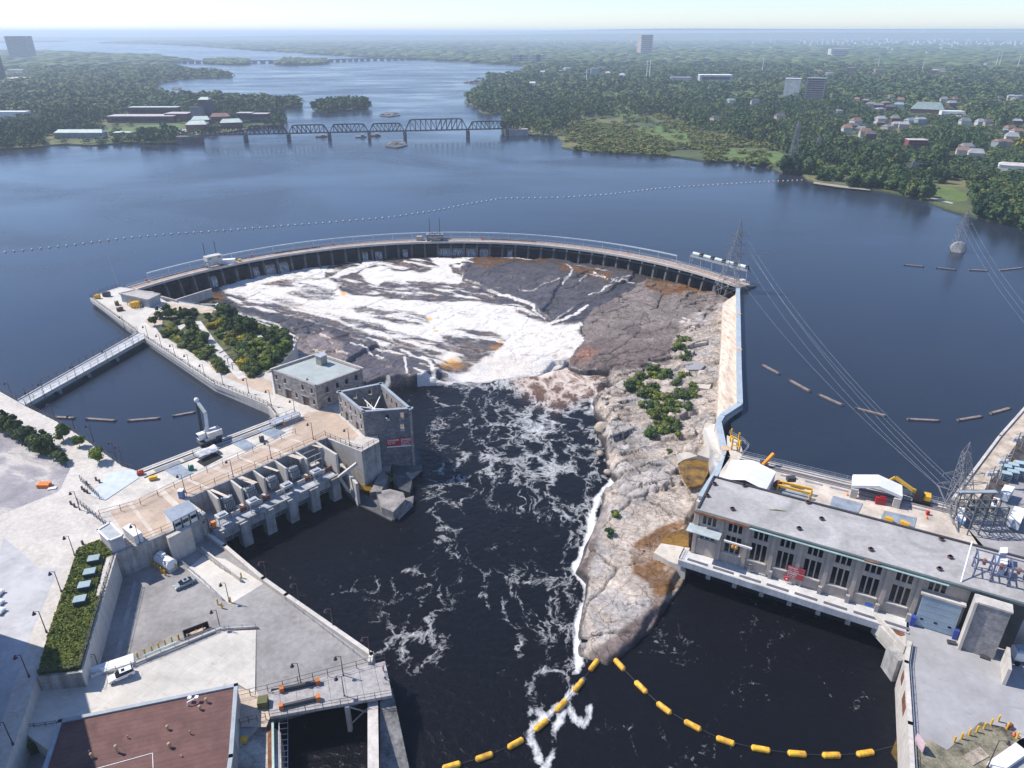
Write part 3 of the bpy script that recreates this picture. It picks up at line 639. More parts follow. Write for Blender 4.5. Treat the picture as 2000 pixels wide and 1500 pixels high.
p = darc(tfind(449), 3.4, 2.02); solo('storage_cabin', MB().box(p+Vector((0, 0, 1.1)), (6.5, 2.6, 2.2), ax=(1, .25)), WHITE, 'long white cabin on the dam deck just right of the cream hoist', 'cabin')
p = darc(tfind(821), 4.6, 2.02); solo('equipment_shed', MB().box(p+Vector((0, 0, 1.2)), (3.2, 2.4, 2.4), ax=(1, 0)), mat('tan_cladding', (.42, .34, .30)), 'small tan equipment shed beside the open steel hoist on the dam', 'shed')
for i, px in enumerate((293, 497, 652, 940, 1221)):
    p = darc(tfind(px), 5.2, 2.02); o = thing('lifebuoy_stand', ('red lifebuoy stand at the far left end of the dam deck', 'red lifebuoy stand right of the white cabin on the dam', 'red lifebuoy stand on the dam above the left sluices', 'red lifebuoy stand on the dam just right of the middle hoist', 'red lifebuoy stand on the right half of the curved dam')[i], 'lifebuoy', p, 'lifebuoy stands along the dam')
    MB().beam(p, p+Vector((0, 0, 1.3)), .12, .12).build('post', STEEL, o); MB().sphere(p+Vector((0, -.1, 1.2)), .55, 8, 6).build('ring', RED, o)
p = darc(tfind(466), 1.9, 2.0); solo('fuel_drum', MB().tube(p, p+Vector((0, 0, 1.5)), .8, 10), YELLOW, 'orange drum on the dam deck beside the white cabin', 'drum')
# right end: gate hoist bridge with five cylinders
hb = thing('hoist_bridge', 'grey steel hoist bridge carrying five rounded cylinder covers at the right end of the dam', 'hoist bridge', darc(tfind(1390), 9, 0))
q0 = P(1330, 510, 5.8); q1 = P(1448, 545, 5.8)
H0 = darc(tfind(1338), 8, 7.5); H1 = darc(tfind(1440), 9.5, 7.5)
dirh = (H1-H0).normalized(); nrm = Vector((-dirh.y, dirh.x, 0))
f = MB()
for s in (-1.2, 1.2): f.beam(H0+nrm*s, H1+nrm*s, .5, .9)
f.build('girder', GREYB, hb)
for i in range(6):
    c = H0.lerp(H1, i/5)
    g = MB()
    for s in (-1, 1): g.beam(c+nrm*s*1.1+Vector((0, 0, -9)), c+nrm*s*1.1, .45, .45)
    g.beam(c-nrm*1.1+Vector((0, 0, -3)), c+nrm*1.1+Vector((0, 0, -3)), .3, .3); g.build('leg', GREYB, hb)
for i in range(5):
    c = H0.lerp(H1, (i+.45)/5)+Vector((0, 0, 1.1))
    MB().tube(c-dirh*2.3, c+dirh*1.8, .95, 10).build('cylinder_cover', mat('pale_green_cover', (.55, .6, .58), .5), hb)
    MB().box(c+dirh*2.7+Vector((0, 0, .2)), (1, 1.6, 2.0), ax=(dirh.x, dirh.y)).build('drive_box', DSTEEL, hb)
g = MB()
for zz in (2.9, 3.4): g.beam(darc(.86, 6.4, zz), darc(1, 6.4, zz), .1, .1)
for i in range(14): p = H0.lerp(H1, i/13)+nrm*-1.4; g.beam(p+Vector((0, 0, .4)), p+Vector((0, 0, 1.4)), .07, .07)
g.beam(H0+nrm*-1.4+Vector((0, 0, 1.4)), H1+nrm*-1.4+Vector((0, 0, 1.4)), .08, .08); g.build('handrail', STEEL, hb)
wl = P(1452, 560, 0); o = thing('work_barge', 'dark moored work platform at the right tip of the dam', 'work platform', wl)
MB().box(wl+Vector((1, 2, .2)), (7, 9, 1.2), rz=.3).build('hull', DSTEEL, o); MB().box(wl+Vector((0, 3, 1.7)), (2.6, 2.6, 1.8), rz=.3).build('cabin', CONC, o)
g = MB(); [g.beam(wl+Vector((4*math.cos(.6*i), 2+4.2*math.sin(.6*i), .8)), wl+Vector((4*math.cos(.6*i), 2+4.2*math.sin(.6*i), 2)), .08, .08) for i in range(10)]; g.build('handrail', STEEL, o)

# ================= helpers for street things =================
def railing(name, pts, label, cat, h=1.3, sp=2.4, group=None, mat_=DSTEEL, rails=2, mesh=True, pw=.1, cap=98):
    pts = [Vector(p) for p in pts]; o = thing(name, label, cat, pts[0], group)
    L = [(b-a).length for a, b in zip(pts, pts[1:])]; tot = sum(L); n = max(1, min(cap, int(tot/sp)))
    pst = MB().beam((0, 0, 0), (0, 0, h), pw, pw).mesh('post', mat_)
    def at(d):
        for (a, b), l in zip(zip(pts, pts[1:]), L):
            if d <= l: return a.lerp(b, d/l)
            d -= l
        return pts[-1]
    for i in range(n+1):
        q = link('post', pst, o, True); q.location = at(tot*i/n)-o.location
    r = MB()
    for k in range(rails):
        for a, b in zip(pts, pts[1:]):
            v = Vector((0, 0, h*(1-k*.5)-.03)); r.beam(a+v, b+v, .06, .06)
    r.build('rail', mat_, o)
    if mesh:
        # open wire infill: thin wires
        r = MB()
        for k in range(1, 5):
            for a, b in zip(pts, pts[1:]): r.beam(a+Vector((0, 0, h*k/5.5)), b+Vector((0, 0, h*k/5.5)), .018, .018)
        r.build('wire_infill', mat_, o)
    return o
LAMPM = mat('lamp_maroon', (.09, .05, .07), .6, .1, 1)
def make_lamp(h=5.6, arm=1.1, flip=1):
    o = thing('street_lamp', 'x', 'street lamp')
    MB().tube((0, 0, 0), (0, 0, h), .11, 6, .075).build('pole', LAMPM, o, True)
    MB().tube((0, 0, 0), (0, 0, .5), .2, 6).build('base', LAMPM, o, True)
    MB().beam((0, 0, h-.1), (-arm*flip, 0, h-.1), .08, .08).build('arm', LAMPM, o, True)
    MB().tube((-arm*flip, 0, h-.9), (-arm*flip, 0, h-.2), .42, 8, .1).build('lamp_head', LAMPM, o, True)
    return o
def yellow_bollards(pix, z, group, labelf):
    def mk():
        o = thing('bollard', 'x', 'bollard'); MB().tube((0, 0, 0), (0, 0, 1.5), .17, 8).build('post', YELLOW, o, True)
        MB().sphere((0, 0, 1.5), .17, 8, 4).build('cap', YELLOW, o, True); return o
    return repeats(mk, [(P(a, b, z),) for a, b in pix], group, labelf)

# ================= LEFT BANK (upper level z = 2.5) =================
UP = 2.5
plat = [(178, 583), (200, 571), (235, 560), (268, 566), (300, 570), (320, 590), (345, 588), (418, 600), (452, 606), (510, 630), (548, 642), (570, 653), (578, 668), (574, 682), (545, 715), (520, 728), (705, 716), (712, 770), (664, 775), (760, 740), (806, 790), (806, 866), (741, 862), (706, 882), (636, 855), (619, 865), (363, 974), (402, 1002), (330, 1040), (226, 1082),
        (226, 1087), (200, 1172), (160, 1312), (72, 1322), (40, 1420), (-60, 1700), (-900, 1700), (-900, 620), (-300, 700), (0, 765), (32, 783), (49, 793), (107, 821), (159, 853), (238, 910), (267, 919), (540, 815), (525, 797), (420, 752), (282, 660), (267, 650)]
# ruin sits on its own rock base below: plateau polygon avoids it
plat = [p for p in plat if p not in [(664, 775), (760, 740), (806, 790), (806, 866)]]
solo('promenade_ground', MB().prism(PP(plat, UP), -16), CONC, None, None, kind='structure')
def surf(name, pts, z, m, dz=.02): return solo(name, MB().sheet([q+Vector((0, 0, dz)) for q in PP(pts, z)]), m, None, None, kind='structure')
surf('promenade_paving', [(180, 586), (236, 564), (300, 575), (330, 592), (420, 605), (320, 612), (292, 645), (310, 662), (400, 712), (440, 735), (470, 745), (540, 775), (530, 797), (424, 750), (284, 658), (268, 648)], UP, PAVE)
surf('pink_pavement', [(437, 735), (470, 722), (530, 745), (533, 772), (505, 764)], UP, PINK, .045)
surf('lookout_terrace', [(322, 592), (418, 602), (412, 615), (330, 603)], UP, mat('tan_stone_paving', (.52, .42, .32)), .045)
surf('pink_pavement', [(572, 832), (600, 806), (650, 800), (700, 850), (690, 860), (636, 855), (619, 865), (363, 972), (330, 1036), (260, 1066), (215, 1000), (570, 848)], UP, PINK, .045)
for k in range(7):
    a = P(236+k*0, 995, UP); t = .08+k*.135
    c0 = P(215, 1000, UP).lerp(P(590, 842, UP), t); c1 = P(300, 1050, UP).lerp(P(660, 858, UP), t)
    if k < 2: c1 = P(300+k*70, 1050-k*30, UP)
    d = (P(590, 842, UP)-P(215, 1000, UP)).normalized()*(1.6 if k % 2 else .9)
    solo('pavement_band', MB().sheet([c0, c0+d, c1+d*.9, c1], .068), mat('light_band', (.56, .48, .40)), None, None, kind='structure')
surf('forebay_deck', [(200, 1003), (267, 922), (540, 817), (560, 830), (585, 838)], UP, mat('cream_deck', (.56, .52, .46)), .03)
# gravel lot and road left
def lotmat():
    m, nt, b, pos = newmat('gravel_lot')
    n = noise(nt, pos, .06, 7, .62, 1.5); n2 = noise(nt, pos, 1.5, 5, .7)
    c = ramp(nt, [(.38, (.23, .215, .235)), (.52, (.31, .29, .30)), (.6, (.46, .43, .40))], n)
    nt.links.new(mixc(nt, 1, c, ramp(nt, [(.3, .8), (.7, 1.15)], n2), 'MULTIPLY'), b.inputs['Base Color']); b.inputs['Roughness'].default_value = .95
    bump(nt, b, n2, .4, .15); return m
LOT = lotmat()
surf('gravel_lot', [(-900, 800), (-300, 780), (0, 830), (60, 870), (125, 900), (137, 915), (118, 955), (110, 962), (0, 1005), (-900, 1400)], UP, LOT)
surf('service_road', [(-900, 1405), (-20, 1130), (8, 1050), (55, 1090), (75, 1112), (112, 1108), (104, 1135), (62, 1232), (0, 1420), (-200, 1700), (-900, 1700)], UP, mat('patched_asphalt', (.44, .44, .455), .92, .16, .06))
# left dark building out of frame casting the shade
ob = thing('office_building', 'tall building just beyond the left edge that shades the service road', 'building', P(-120, 1330, UP))
MB().prism(PP([(-75, 1215), (-60, 1420), (-70, 1640), (-500, 1640), (-500, 1215)], UP), UP, 34).build('wall', CONC2, ob)
# parked white vehicles at very left edge
# ---- footbridge across the forebay entrance
fb = thing('footbridge', 'pale concrete footbridge with tall wire sides crossing the canal mouth', 'footbridge', P(150, 720, UP))
A0, A1, B0, B1 = P(34, 783, UP), P(270, 650, UP), P(50, 792, UP), P(284, 661, UP)
MB().prism([A0, A1, B1, B0], 1.5, 2.55).build('deck', mat('bridge_deck', (.50, .52, .54)), fb)
k = MB()
for a, b in ((A0, A1), (B0, B1)): k.beam(a+Vector((0, 0, .15)), b+Vector((0, 0, .15)), .35, .5)
k.build('kerb', CONC, fb)
for t in (.24, .47, .72):
    c0 = A0.lerp(A1, t); c1 = B0.lerp(B1, t); MB().beam(Vector((c0.x, c0.y, 1.0)), Vector((c1.x, c1.y, 1.0)), 1.2, 1.2).build('crosshead', CONC2, fb)
    for c in (c0, c1): MB().tube(Vector((c.x, c.y, -10)), Vector((c.x, c.y, 1)), .5, 8).build('pier', CONC2, fb)
railing('mesh_fence', [A0+Vector((0, 0, .3)), A1+Vector((0, 0, .3))], 'tall dark wire fence on the reservoir side of the footbridge', 'fence', 2.4, 3.4)
railing('mesh_fence', [B0+Vector((0, 0, .3)), B1+Vector((0, 0, .3))], 'tall dark wire fence on the canal side of the footbridge', 'fence', 2.0, 3.4)
# ---- promenade parapet walls & fences
parw = [P(*a, UP) for a in [(178, 585), (267, 650)]]; solo('parapet_wall', MB().wall(parw, 1.5, 3.3, .6), CONC, 'straight pale parapet between the dam corner and the footbridge', 'wall')
parw2 = [P(*a, UP) for a in [(284, 662), (420, 752), (525, 795), (540, 814)]]; solo('parapet_wall', MB().wall(parw2, 1.5, 3.2, .6), CONC, 'bent pale parapet along the canal from the footbridge to the intake deck', 'wall')
railing('wire_fence', [p+Vector((0, 0, .8)) for p in parw], 'dark wire fence on the parapet facing the reservoir', 'fence', 1.3, 2)
railing('wire_fence', [p+Vector((0, 0, .7)) for p in parw2], 'dark wire fence along the promenade above the canal', 'fence', 1.3, 2)
railing('wire_fence', PP([(178, 582), (200, 570), (235, 560)], UP), 'dark wire fence at the top corner beside the dam', 'fence', 1.6, 1.8)
railing('wire_fence', PP([(-60, 738), (0, 763), (32, 782)], UP), 'dark wire fence on the far left bank before the footbridge', 'fence', 1.5, 2.4)
railing('wire_fence', PP([(52, 794), (107, 822), (159, 854), (238, 911), (262, 918)], UP), 'dark wire fence along the west side of the canal', 'fence', 1.5, 2.4)
railing('wire_fence', PP([(154, 985), (215, 1034)], UP), 'dark gate fence closing the intake deck from the road', 'fence', 2.0, 1.6)
railing('wire_fence', PP([(158, 940), (195, 975)], UP), 'short dark fence beside the pale grating left of the intake deck', 'fence', 2.0, 1.4)
railing('wire_fence', PP([(196, 1009), (268, 990), (360, 944), (448, 904), (560, 854), (578, 848)], UP), 'rust brown post fence between intake deck and pink roadway', 'fence', 1.9, 4.5, mat_=RUST, mesh=False)
railing('wire_fence', [q+Vector((0, 0, .0)) for q in PP([(365, 970), (619, 862), (636, 852)], UP)], 'rust brown post fence above the transformer bays', 'fence', 1.9, 3.6, mat_=RUST)
railing('wire_fence', PP([(636, 852), (686, 873), (707, 880), (741, 861)], UP), 'fence around the lookout corner beside the roofless ruin', 'fence', 1.5, 2)
railing('wire_fence', PP([(228, 1078), (330, 1036), (395, 1003)], UP), 'rust brown post fence above the parking retaining wall', 'fence', 1.8, 5, mat_=RUST, mesh=False)
# lamps on upper level: (base pixel)
lamps = [((244, 642), 'street lamp on the promenade corner by the footbridge'), ((290, 662), 'first street lamp past the footbridge on the promenade'), ((316, 680), 'second street lamp past the footbridge on the promenade'), ((343, 700), 'third street lamp along the canal promenade'), ((371, 720), 'fourth street lamp along the canal promenade'), ((401, 740), 'street lamp at the bend of the canal parapet'),
  ((436, 752), 'street lamp by the pink paving left of the stone mill'), ((486, 768), 'street lamp between the canal and the stone mill'), ((530, 792), 'street lamp in front of the stone mill left corner'), ((577, 812), 'street lamp at the far end of the intake deck'), ((612, 858), 'street lamp above the last transformer bay'), ((530, 896), 'street lamp above the third transformer bay'), ((456, 933), 'street lamp above the second transformer bay'), ((362, 962), 'street lamp behind the blue grey site cabin'),
  ((683, 870), 'street lamp at the lookout corner beside the ruin'), ((24, 776), 'street lamp at the left end of the footbridge'), ((64, 795), 'street lamp just right of the footbridge on the left bank'), ((108, 820), 'street lamp on the left bank above the first log boom'), ((147, 842), 'street lamp behind the rounded promenade tree'), ((183, 862), 'street lamp between the small promenade trees'), ((227, 896), 'street lamp near the canal corner'), ((240, 904), 'tallest street lamp at the canal corner'),
  ((156, 996), 'street lamp at the gate of the intake deck'), ((146, 1085), 'street lamp at the top corner of the green roof'), ((120, 1156), 'street lamp beside the upper half of the green roof'), ((91, 1235), 'street lamp beside the lower half of the green roof'), ((57, 1322), 'street lamp in the shade at the foot of the green roof'), ((274, 1062), 'street lamp in front of the white container on the deck'), ((26, 1455), 'street lamp in the shaded bottom left corner')]
bl = [(81+0, 763), (143, 729), (204, 696), (256, 668)]
for i, (a, b) in enumerate(bl): lamps.append(((a+8, b+15), 'street lamp on the footbridge, %s from the left bank' % ('first', 'second', 'third', 'fourth')[i]))
repeats(make_lamp, [(P(a[0], a[1], UP), 0) for a, _ in lamps], 'promenade street lamps', [l for _, l in lamps])
# ---- gatehouse box at dam corner
gh = thing('flat_roof_gatehouse', 'long low grey gatehouse with a flat roof at the dam corner', 'gatehouse', P(270, 590, UP))
g4 = [(262, 566.5), (311, 575), (290, 585), (235, 573.5)]
G = PP([(264, 567), (311, 575), (289, 585.5), (235, 574)], 6.2)
MB().prism(G, UP, 5.8).build('wall', mat('ghouse_wall', (.30, .33, .36), .7, .15), gh)
ce = sum(G, Vector())/4; MB().prism([ce+(q-ce)*1.05 for q in G], 5.8, 6.3).build('roof', mat('gravel_roof', (.40, .36, .34)), gh)
MB().wall([ce+(q-ce)*1.05 for q in G]+[ce+(G[0]-ce)*1.05], 6.2, 6.6, .35).build('coping', CONC, gh)
# machines on the corner
def genset(name, px, size, m, label, cat, rz=0, z=UP, details=True):
    p = P(px[0], px[1], z); o = thing(name, label, cat, p, rz=rz); L, W, Hh = size
    MB().box((0, 0, Hh/2+.2), (L, W, Hh)).build('body', m, o, True)
    MB().box((0, 0, .1), (L*.9, W*.7, .2)).build('skid', DSTEEL, o, True)
    if details:
        MB().box((L*.15, 0, Hh+.35), (L*.5, W*.6, .3)).build('cover', m, o, True); MB().tube((-L*.35, 0, Hh), (-L*.35, 0, Hh+.8), .1, 6).build('stack', DSTEEL, o, True)
    return o
genset('generator', (266, 600), (3.6, 2.2, 2.2), YELLOW, 'yellow orange generator in front of the gatehouse', 'generator', .2)
genset('generator', (259, 592), (1.8, 1.6, 2.2), YELLOW, 'upright orange tank joined behind the generator by the gatehouse', 'tank')
genset('compressor', (191, 583), (2.2, 1.5, 1.5), YELLOW, 'small orange compressor at the dam corner', 'compressor')
genset('compressor', (209, 579), (3, 1.8, 1.8), DSTEEL, 'dark grey machine beside the small orange compressor', 'machine')
genset('compressor', (235, 607), (2.6, 1.6, 1.2), RUST, 'brown machine parked near the corner parapet', 'machine', .6)
genset('compressor', (229, 596), (1.6, 1.6, 1.4), mat('olive', (.15, .16, .03)), 'small olive machine left of the gatehouse', 'machine', .6)
yellow_bollards([(250, 597), (254, 600), (262, 604), (268, 605), (274, 604)], UP, 'bollards around the gatehouse generator', 'thin yellow bollard among those guarding the generator by the gatehouse')
# radio mast at corner
o = thing('lattice_mast', 'thin grey guyed mast at the dam corner', 'mast', P(232, 560, UP)); mpz = P(232, 560, UP)
MB().tube(mpz, mpz+Vector((-2.5, 0, 21)), .16, 5, .05).build('pole', STEEL, o)
# retaining wall strips at the chute
solo('chute_wall', MB().wall(PP([(345, 588), (412, 567)], -3.5), -7, -2.6, .7), CONC, 'thin pale chute wall cutting the brown water below the gatehouse', 'wall')
solo('retaining_wall', MB().wall(PP([(316, 582), (346, 590)], UP), -3, 3.4, .8), CONC2, 'short grey wall stub at the corner of the lookout terrace', 'wall')
railing('railing', PP([(346, 590), (418, 602), (452, 607), (508, 629)], UP), 'light railing along the lookout terrace above the falls', 'railing', 1.2, 2.5, mat_=STEEL)
o = thing('viewing_screen', 'white framed viewing screen at the end of the lookout terrace', 'screen', P(425, 605, UP)); q = P(425, 605, UP)
MB().box(q+Vector((0, 0, 1.3)), (.4, 2.6, 2.6)).build('panel', WHITE, o); MB().box(q+Vector((-3.5, 0, 2.5)), (6.5, .3, .3)).build('beam', WHITE, o)
solo('lookout_block', MB().prism(PP([(548, 640), (577, 655), (579, 668), (565, 680), (575, 672), (566, 658)], 2.2), -7, 2.2), CONC, 'angular pale lookout corner at the edge of the garden', 'wall')
# ---- garden beds and paths
surf('garden_soil', [(322, 612), (345, 606), (420, 606), (452, 608), (510, 632), (550, 645), (572, 656), (572, 684), (545, 714), (520, 726), (500, 735), (470, 725), (440, 730), (400, 705), (350, 675), (315, 655), (298, 632)], UP, mat('garden_soil', (.09, .10, .035), .95, .5, .3), .03)
surf('garden_path', [(381, 628), (392, 627), (420, 665), (482, 737), (466, 741), (440, 715), (420, 690)], UP, mat('garden_path', (.55, .53, .5)), .06)
surf('garden_path', [(500, 655), (515, 652), (520, 662), (505, 675), (495, 670)], UP, mat('garden_path'  , (.55, .53, .5)), .06)
surf('garden_path', [(296, 612), (318, 605), (330, 612), (318, 622), (316, 640), (296, 640), (282, 628)], UP, mat('tan_stone_paving', (.52, .42, .32)), .055)
surf('garden_path', [(340, 640), (360, 632), (362, 637), (346, 650)], UP, mat('garden_path', (.55, .53, .5)), .06)
surf('garden_path', [(405, 705), (420, 712), (430, 730), (415, 722)], UP, mat('tan_stone_paving', (.52, .42, .32)), .06)
for i, (a, b) in enumerate([((429, 690), (451, 680)), ((438, 698), (462, 690)), ((446, 712), (474, 703)), ((455, 722), (484, 711))]):
    p0, p1 = P(*a, UP), P(*b, UP); o = thing('path_arch', '%s of the four maroon frames over the garden path' % ('farthest', 'second', 'third', 'nearest')[i], 'garden frame', p0, 'maroon frames over the garden path')
    hh = (.3, .5, 2.4, 2.6)[i]
    for p in (p0, p1): MB().beam(p, p+Vector((0, 0, hh)), .18, .18).build('post', LAMPM, o)
    MB().beam(p0+Vector((0, 0, hh)), p1+Vector((0, 0, hh)), .2, .2).build('beam', LAMPM, o)

# ================= STONE MILL =================
def stonemat(name='mill_masonry', c0=(.16, .145, .14), c1=(.33, .30, .28), sc=.55):
    m, nt, b, pos = newmat(name)
    geo = nd(nt, 'ShaderNodeNewGeometry'); nrmv = geo.outputs['Normal']
    sx = nd(nt, 'ShaderNodeSeparateXYZ'); nt.links.new(pos, sx.inputs[0]); sn = nd(nt, 'ShaderNodeSeparateXYZ'); nt.links.new(nrmv, sn.inputs[0])
    u = mth(nt, 'SUBTRACT', mth(nt, 'MULTIPLY', sx.outputs[0], sn.outputs[1]), mth(nt, 'MULTIPLY', sx.outputs[1], sn.outputs[0]))
    cb = nd(nt, 'ShaderNodeCombineXYZ'); nt.links.new(u, cb.inputs[0]); nt.links.new(sx.outputs[2], cb.inputs[1])
    br = nd(nt, 'ShaderNodeTexBrick'); nt.links.new(cb.outputs[0], br.inputs['Vector']); br.inputs['Scale'].default_value = sc
    br.inputs['Color1'].default_value = (*c0, 1); br.inputs['Color2'].default_value = (*c1, 1); br.inputs['Mortar'].default_value = (c1[0]*1.1, c1[1]*1.1, c1[2]*1.1, 1)
    br.inputs['Mortar Size'].default_value = .012; br.inputs['Brick Width'].default_value = .5; br.inputs['Row Height'].default_value = .2
    n = noise(nt, pos, .5, 6, .7)
    nt.links.new(mixc(nt, 1, br.outputs['Color'], ramp(nt, [(.3, .6), (.7, 1.35)], n), 'MULTIPLY'), b.inputs['Base Color']); b.inputs['Roughness'].default_value = .9
    bump(nt, b, n, .4, .1); return m
STONE = stonemat()
def wall_openings(A, B, z0, z1, t, ops, inward, stone=STONE):
    """wall from A to B (plan), openings (u0,u1,za,zb) cut as real holes by splitting"""
    A = Vector((A[0], A[1], 0)); B = Vector((B[0], B[1], 0)); L = (B-A).length; d = (B-A)/L; n = Vector(inward).to_2d().normalized(); n = Vector((n.x, n.y, 0))*t
    us = sorted({0, L} | {v for o in ops for v in o[:2]}); zs = sorted({z0, z1} | {v for o in ops for v in o[2:4]})
    def solid(i, j):
        if i < 0 or j < 0 or i >= len(us)-1 or j >= len(zs)-1: return False
        u = (us[i]+us[i+1])/2; z = (zs[j]+zs[j+1])/2
        return not any(o[0] < u < o[1] and o[2] < z < o[3] for o in ops)
    mb = MB(); pt = lambda u, z, k: A+d*u+n*k+Vector((0, 0, z))
    for i in range(len(us)-1):
        for j in range(len(zs)-1):
            if not solid(i, j): continue
            u0, u1, a, b = us[i], us[i+1], zs[j], zs[j+1]
            fs = [(pt(u0, a, 0), pt(u1, a, 0), pt(u1, b, 0), pt(u0, b, 0)), (pt(u0, b, 1), pt(u1, b, 1), pt(u1, a, 1), pt(u0, a, 1))]
            if not solid(i-1, j): fs.append((pt(u0, a, 0), pt(u0, b, 0), pt(u0, b, 1), pt(u0, a, 1)))
            if not solid(i+1, j): fs.append((pt(u1, b, 0), pt(u1, a, 0), pt(u1, a, 1), pt(u1, b, 1)))
            if not solid(i, j-1): fs.append((pt(u1, a, 0), pt(u0, a, 0), pt(u0, a, 1), pt(u1, a, 1)))
            if not solid(i, j+1): fs.append((pt(u0, b, 0), pt(u1, b, 0), pt(u1, b, 1), pt(u0, b, 1)))
            for q in fs: mb.add(q, [(0, 1, 2, 3)])
    return mb
def rectop(mb_, A, B, u0, u1, za, zb, off, t, nrm_):
    A = Vector((A[0], A[1], 0)); B = Vector((B[0], B[1], 0)); d = (B-A).normalized(); c = A+d*(u0+u1)/2+nrm_*off
    return mb_.box((c.x, c.y, (za+zb)/2), (u1-u0, t, zb-za), ax=(d.x, d.y))
ZR = 10.8
m0, m1, m2 = P(530, 724, ZR), P(616, 756, ZR), P(708, 722, ZR); m3 = m0+(m2-m1)
mill = thing('stone_mill', 'intact two storey grey stone mill with a flat grey roof', 'mill building', Vector((m1.x, m1.y, UP)))
cen = (m0+m2)/2
def outn(a, b): # outward normal
    d = (b-a).to_2d().normalized(); n = Vector((d.y, -d.x, 0)); return n if n.dot((a+b)/2-cen) > 0 else -n
LS = (m1-m0).length; RS = (m2-m1).length
opsL = []; wins = []
for u, za, zb, w_ in [(.10, 8.2, 9.9, .95), (.30, 8.0, 9.7, .95), (.70, 8.0, 9.7, .95), (.90, 8.0, 9.7, .95), (.14, 4.9, 6.5, .9), (.53, 4.2, 5.9, .9), (.92, 4.2, 5.9, .9)]: opsL.append((u*LS-w_/2, u*LS+w_/2, za, zb))
opsL.append((.34*LS-1.5, .34*LS+1.5, UP-.1, 6.0)); opsL.append((.74*LS-1.5, .74*LS+1.5, UP-.1, 5.9))
opsR = [(u*RS-.55, u*RS+.55, za, zb) for u, za, zb in [(.22, 7.6, 9.4), (.44, 7.7, 9.5), (.64, 7.8, 9.6), (.85, 7.9, 9.7), (.24, 3.9, 5.6), (.46, 4.0, 5.7), (.66, 4, 5.7), (.85, 4, 5.7)]]
for (a, b, ops) in ((m0, m1, opsL), (m1, m2, opsR), (m2, m3, []), (m3, m0, [])):
    n = outn(a, b); wall_openings(a, b, UP-7 if ops is not opsL else UP-.5, ZR+.35, .7, ops, -n).build('wall', STONE, mill)
    for (u0, u1, za, zb) in ops:
        wide = (u1-u0) > 2
        rectop(MB(), a, b, u0, u1, za, zb, -.45, .1, n).build('door' if wide else 'window', TIMBER if wide else GLASS, mill)
        if not wide: rectop(MB(), a, b, u0-.15, u1+.15, za-.25, za, .03, .3, n).build('sill', CONC, mill)
        else:
            rectop(MB(), a, b, u0-.3, u1+.3, zb, zb+.35, .03, .25, n).build('lintel', CONC2, mill)
MB().prism([cen.lerp(q, .98) for q in (m0, m1, m2, m3)], ZR-.5, ZR).build('roof', mat('green_grey_roof', (.36, .40, .39), .8, .12, .15), mill)
MB().wall([m2, m3, m0], ZR-.1, ZR+.75, .6).build('parapet', CONC, mill)
q = P(628, 712, ZR); MB().box(q+Vector((0, .6, 1.6)), (2.6, 2.6, 3.0), ax=(m1-m0).to_2d()).build('chimney', mat('buff_stack', (.33, .32, .27)), mill)
MB().box(q+Vector((0, .6, 3.2)), (3.1, 3.1, .25), ax=(m1-m0).to_2d()).build('stack_cap', STEEL, mill)
q = P(600, 742, ZR); MB().tube(q, q+Vector((0, 0, .6)), .4, 8, .1).build('roof_vent', DSTEEL, mill)

# ================= ROOFLESS RUIN =================
ZR2 = 10.5
r0, r1, r2_ = P(660, 766, ZR2), P(708, 806, ZR2), P(804, 799, ZR2); r3 = P(745, 749, ZR2)
ruin = thing('roofless_ruin', 'roofless stone ruin with empty window holes and steel bracing', 'ruin', Vector((r1.x, r1.y, UP)))
cen = (r0+r1+r2_+r3)/4
def even(L, n, za, zb, w_, skip=()): return [((i+.5)/n*L-w_/2, (i+.5)/n*L+w_/2, za, zb) for i in range(n) if i not in skip]
def lenf(a, b): return (b-a).length
def lft(b): return b
W_ = [(r0, r1, even(lenf(r0, r1), 5, 7.6, 9.3, .9)+[((.30)*lenf(r0, r1)-.9, .30*lenf(r0, r1)+.9, UP-.2, 5.6), (.72*lenf(r0, r1)-.9, .72*lenf(r0, r1)+.9, UP-.2, 5.2)]+even(lenf(r0, r1), 5, 4.3, 5.9, .9, (1, 3))),
      (r1, r2_, [(.46*lenf(r1, r2_), .46*lenf(r1, r2_)+1.1, 7.4, 9.4), (.75*lenf(r1, r2_), .75*lenf(r1, r2_)+1.1, 7.6, 9.6), (.74*lenf(r1, r2_), .74*lenf(r1, r2_)+1.1, 3.7, 5.7)]),
      (r2_, r3, even(lenf(r2_, r3), 6, 7.4, 9.2, .9)+even(lenf(r2_, r3), 6, 3.8, 5.6, .9, (1, 4))),
      (r3, r0, [(.25*lenf(r3, r0), .25*lenf(r3, r0)+1.2, 7.6, 9.6), (.60*lenf(r3, r0), .60*lenf(r3, r0)+1.2, 7.4, 9.4), (.28*lenf(r3, r0), .28*lenf(r3, r0)+1.6, 3.4, 5.4), (.68*lenf(r3, r0), .68*lenf(r3, r0)+1.6, 3.0, 5.4)])]
DST = stonemat('shade_dark_ruin_masonry', (.10, .10, .11), (.19, .185, .19))  # darker copy of the masonry, painting the front wall's shade into the stone
for k, (a, b, ops) in enumerate(W_):
    n = outn(a, b); zb_ = -9.5 if k in (1, 2) else UP-3
    wall_openings(a, b, zb_, ZR2, .8, ops, -n).build('wall', DST if k == 1 else STONE, ruin)
    for (u0, u1, za, zb) in ops: rectop(MB(), a, b, u0-.15, u1+.15, za-.22, za, .02, .3, n).build('sill', CONC, ruin)
    MB().wall([a-n*.4+Vector((0, 0, 0)), b-n*.4], ZR2, ZR2+.3, .95).build('coping', GREYB, ruin)
MB().prism([cen.lerp(q, .95) for q in (r0, r1, r2_, r3)], UP-6, UP-1.5).build('floor', mat('rubble_floor', (.12, .11, .10), .95, .4), ruin)
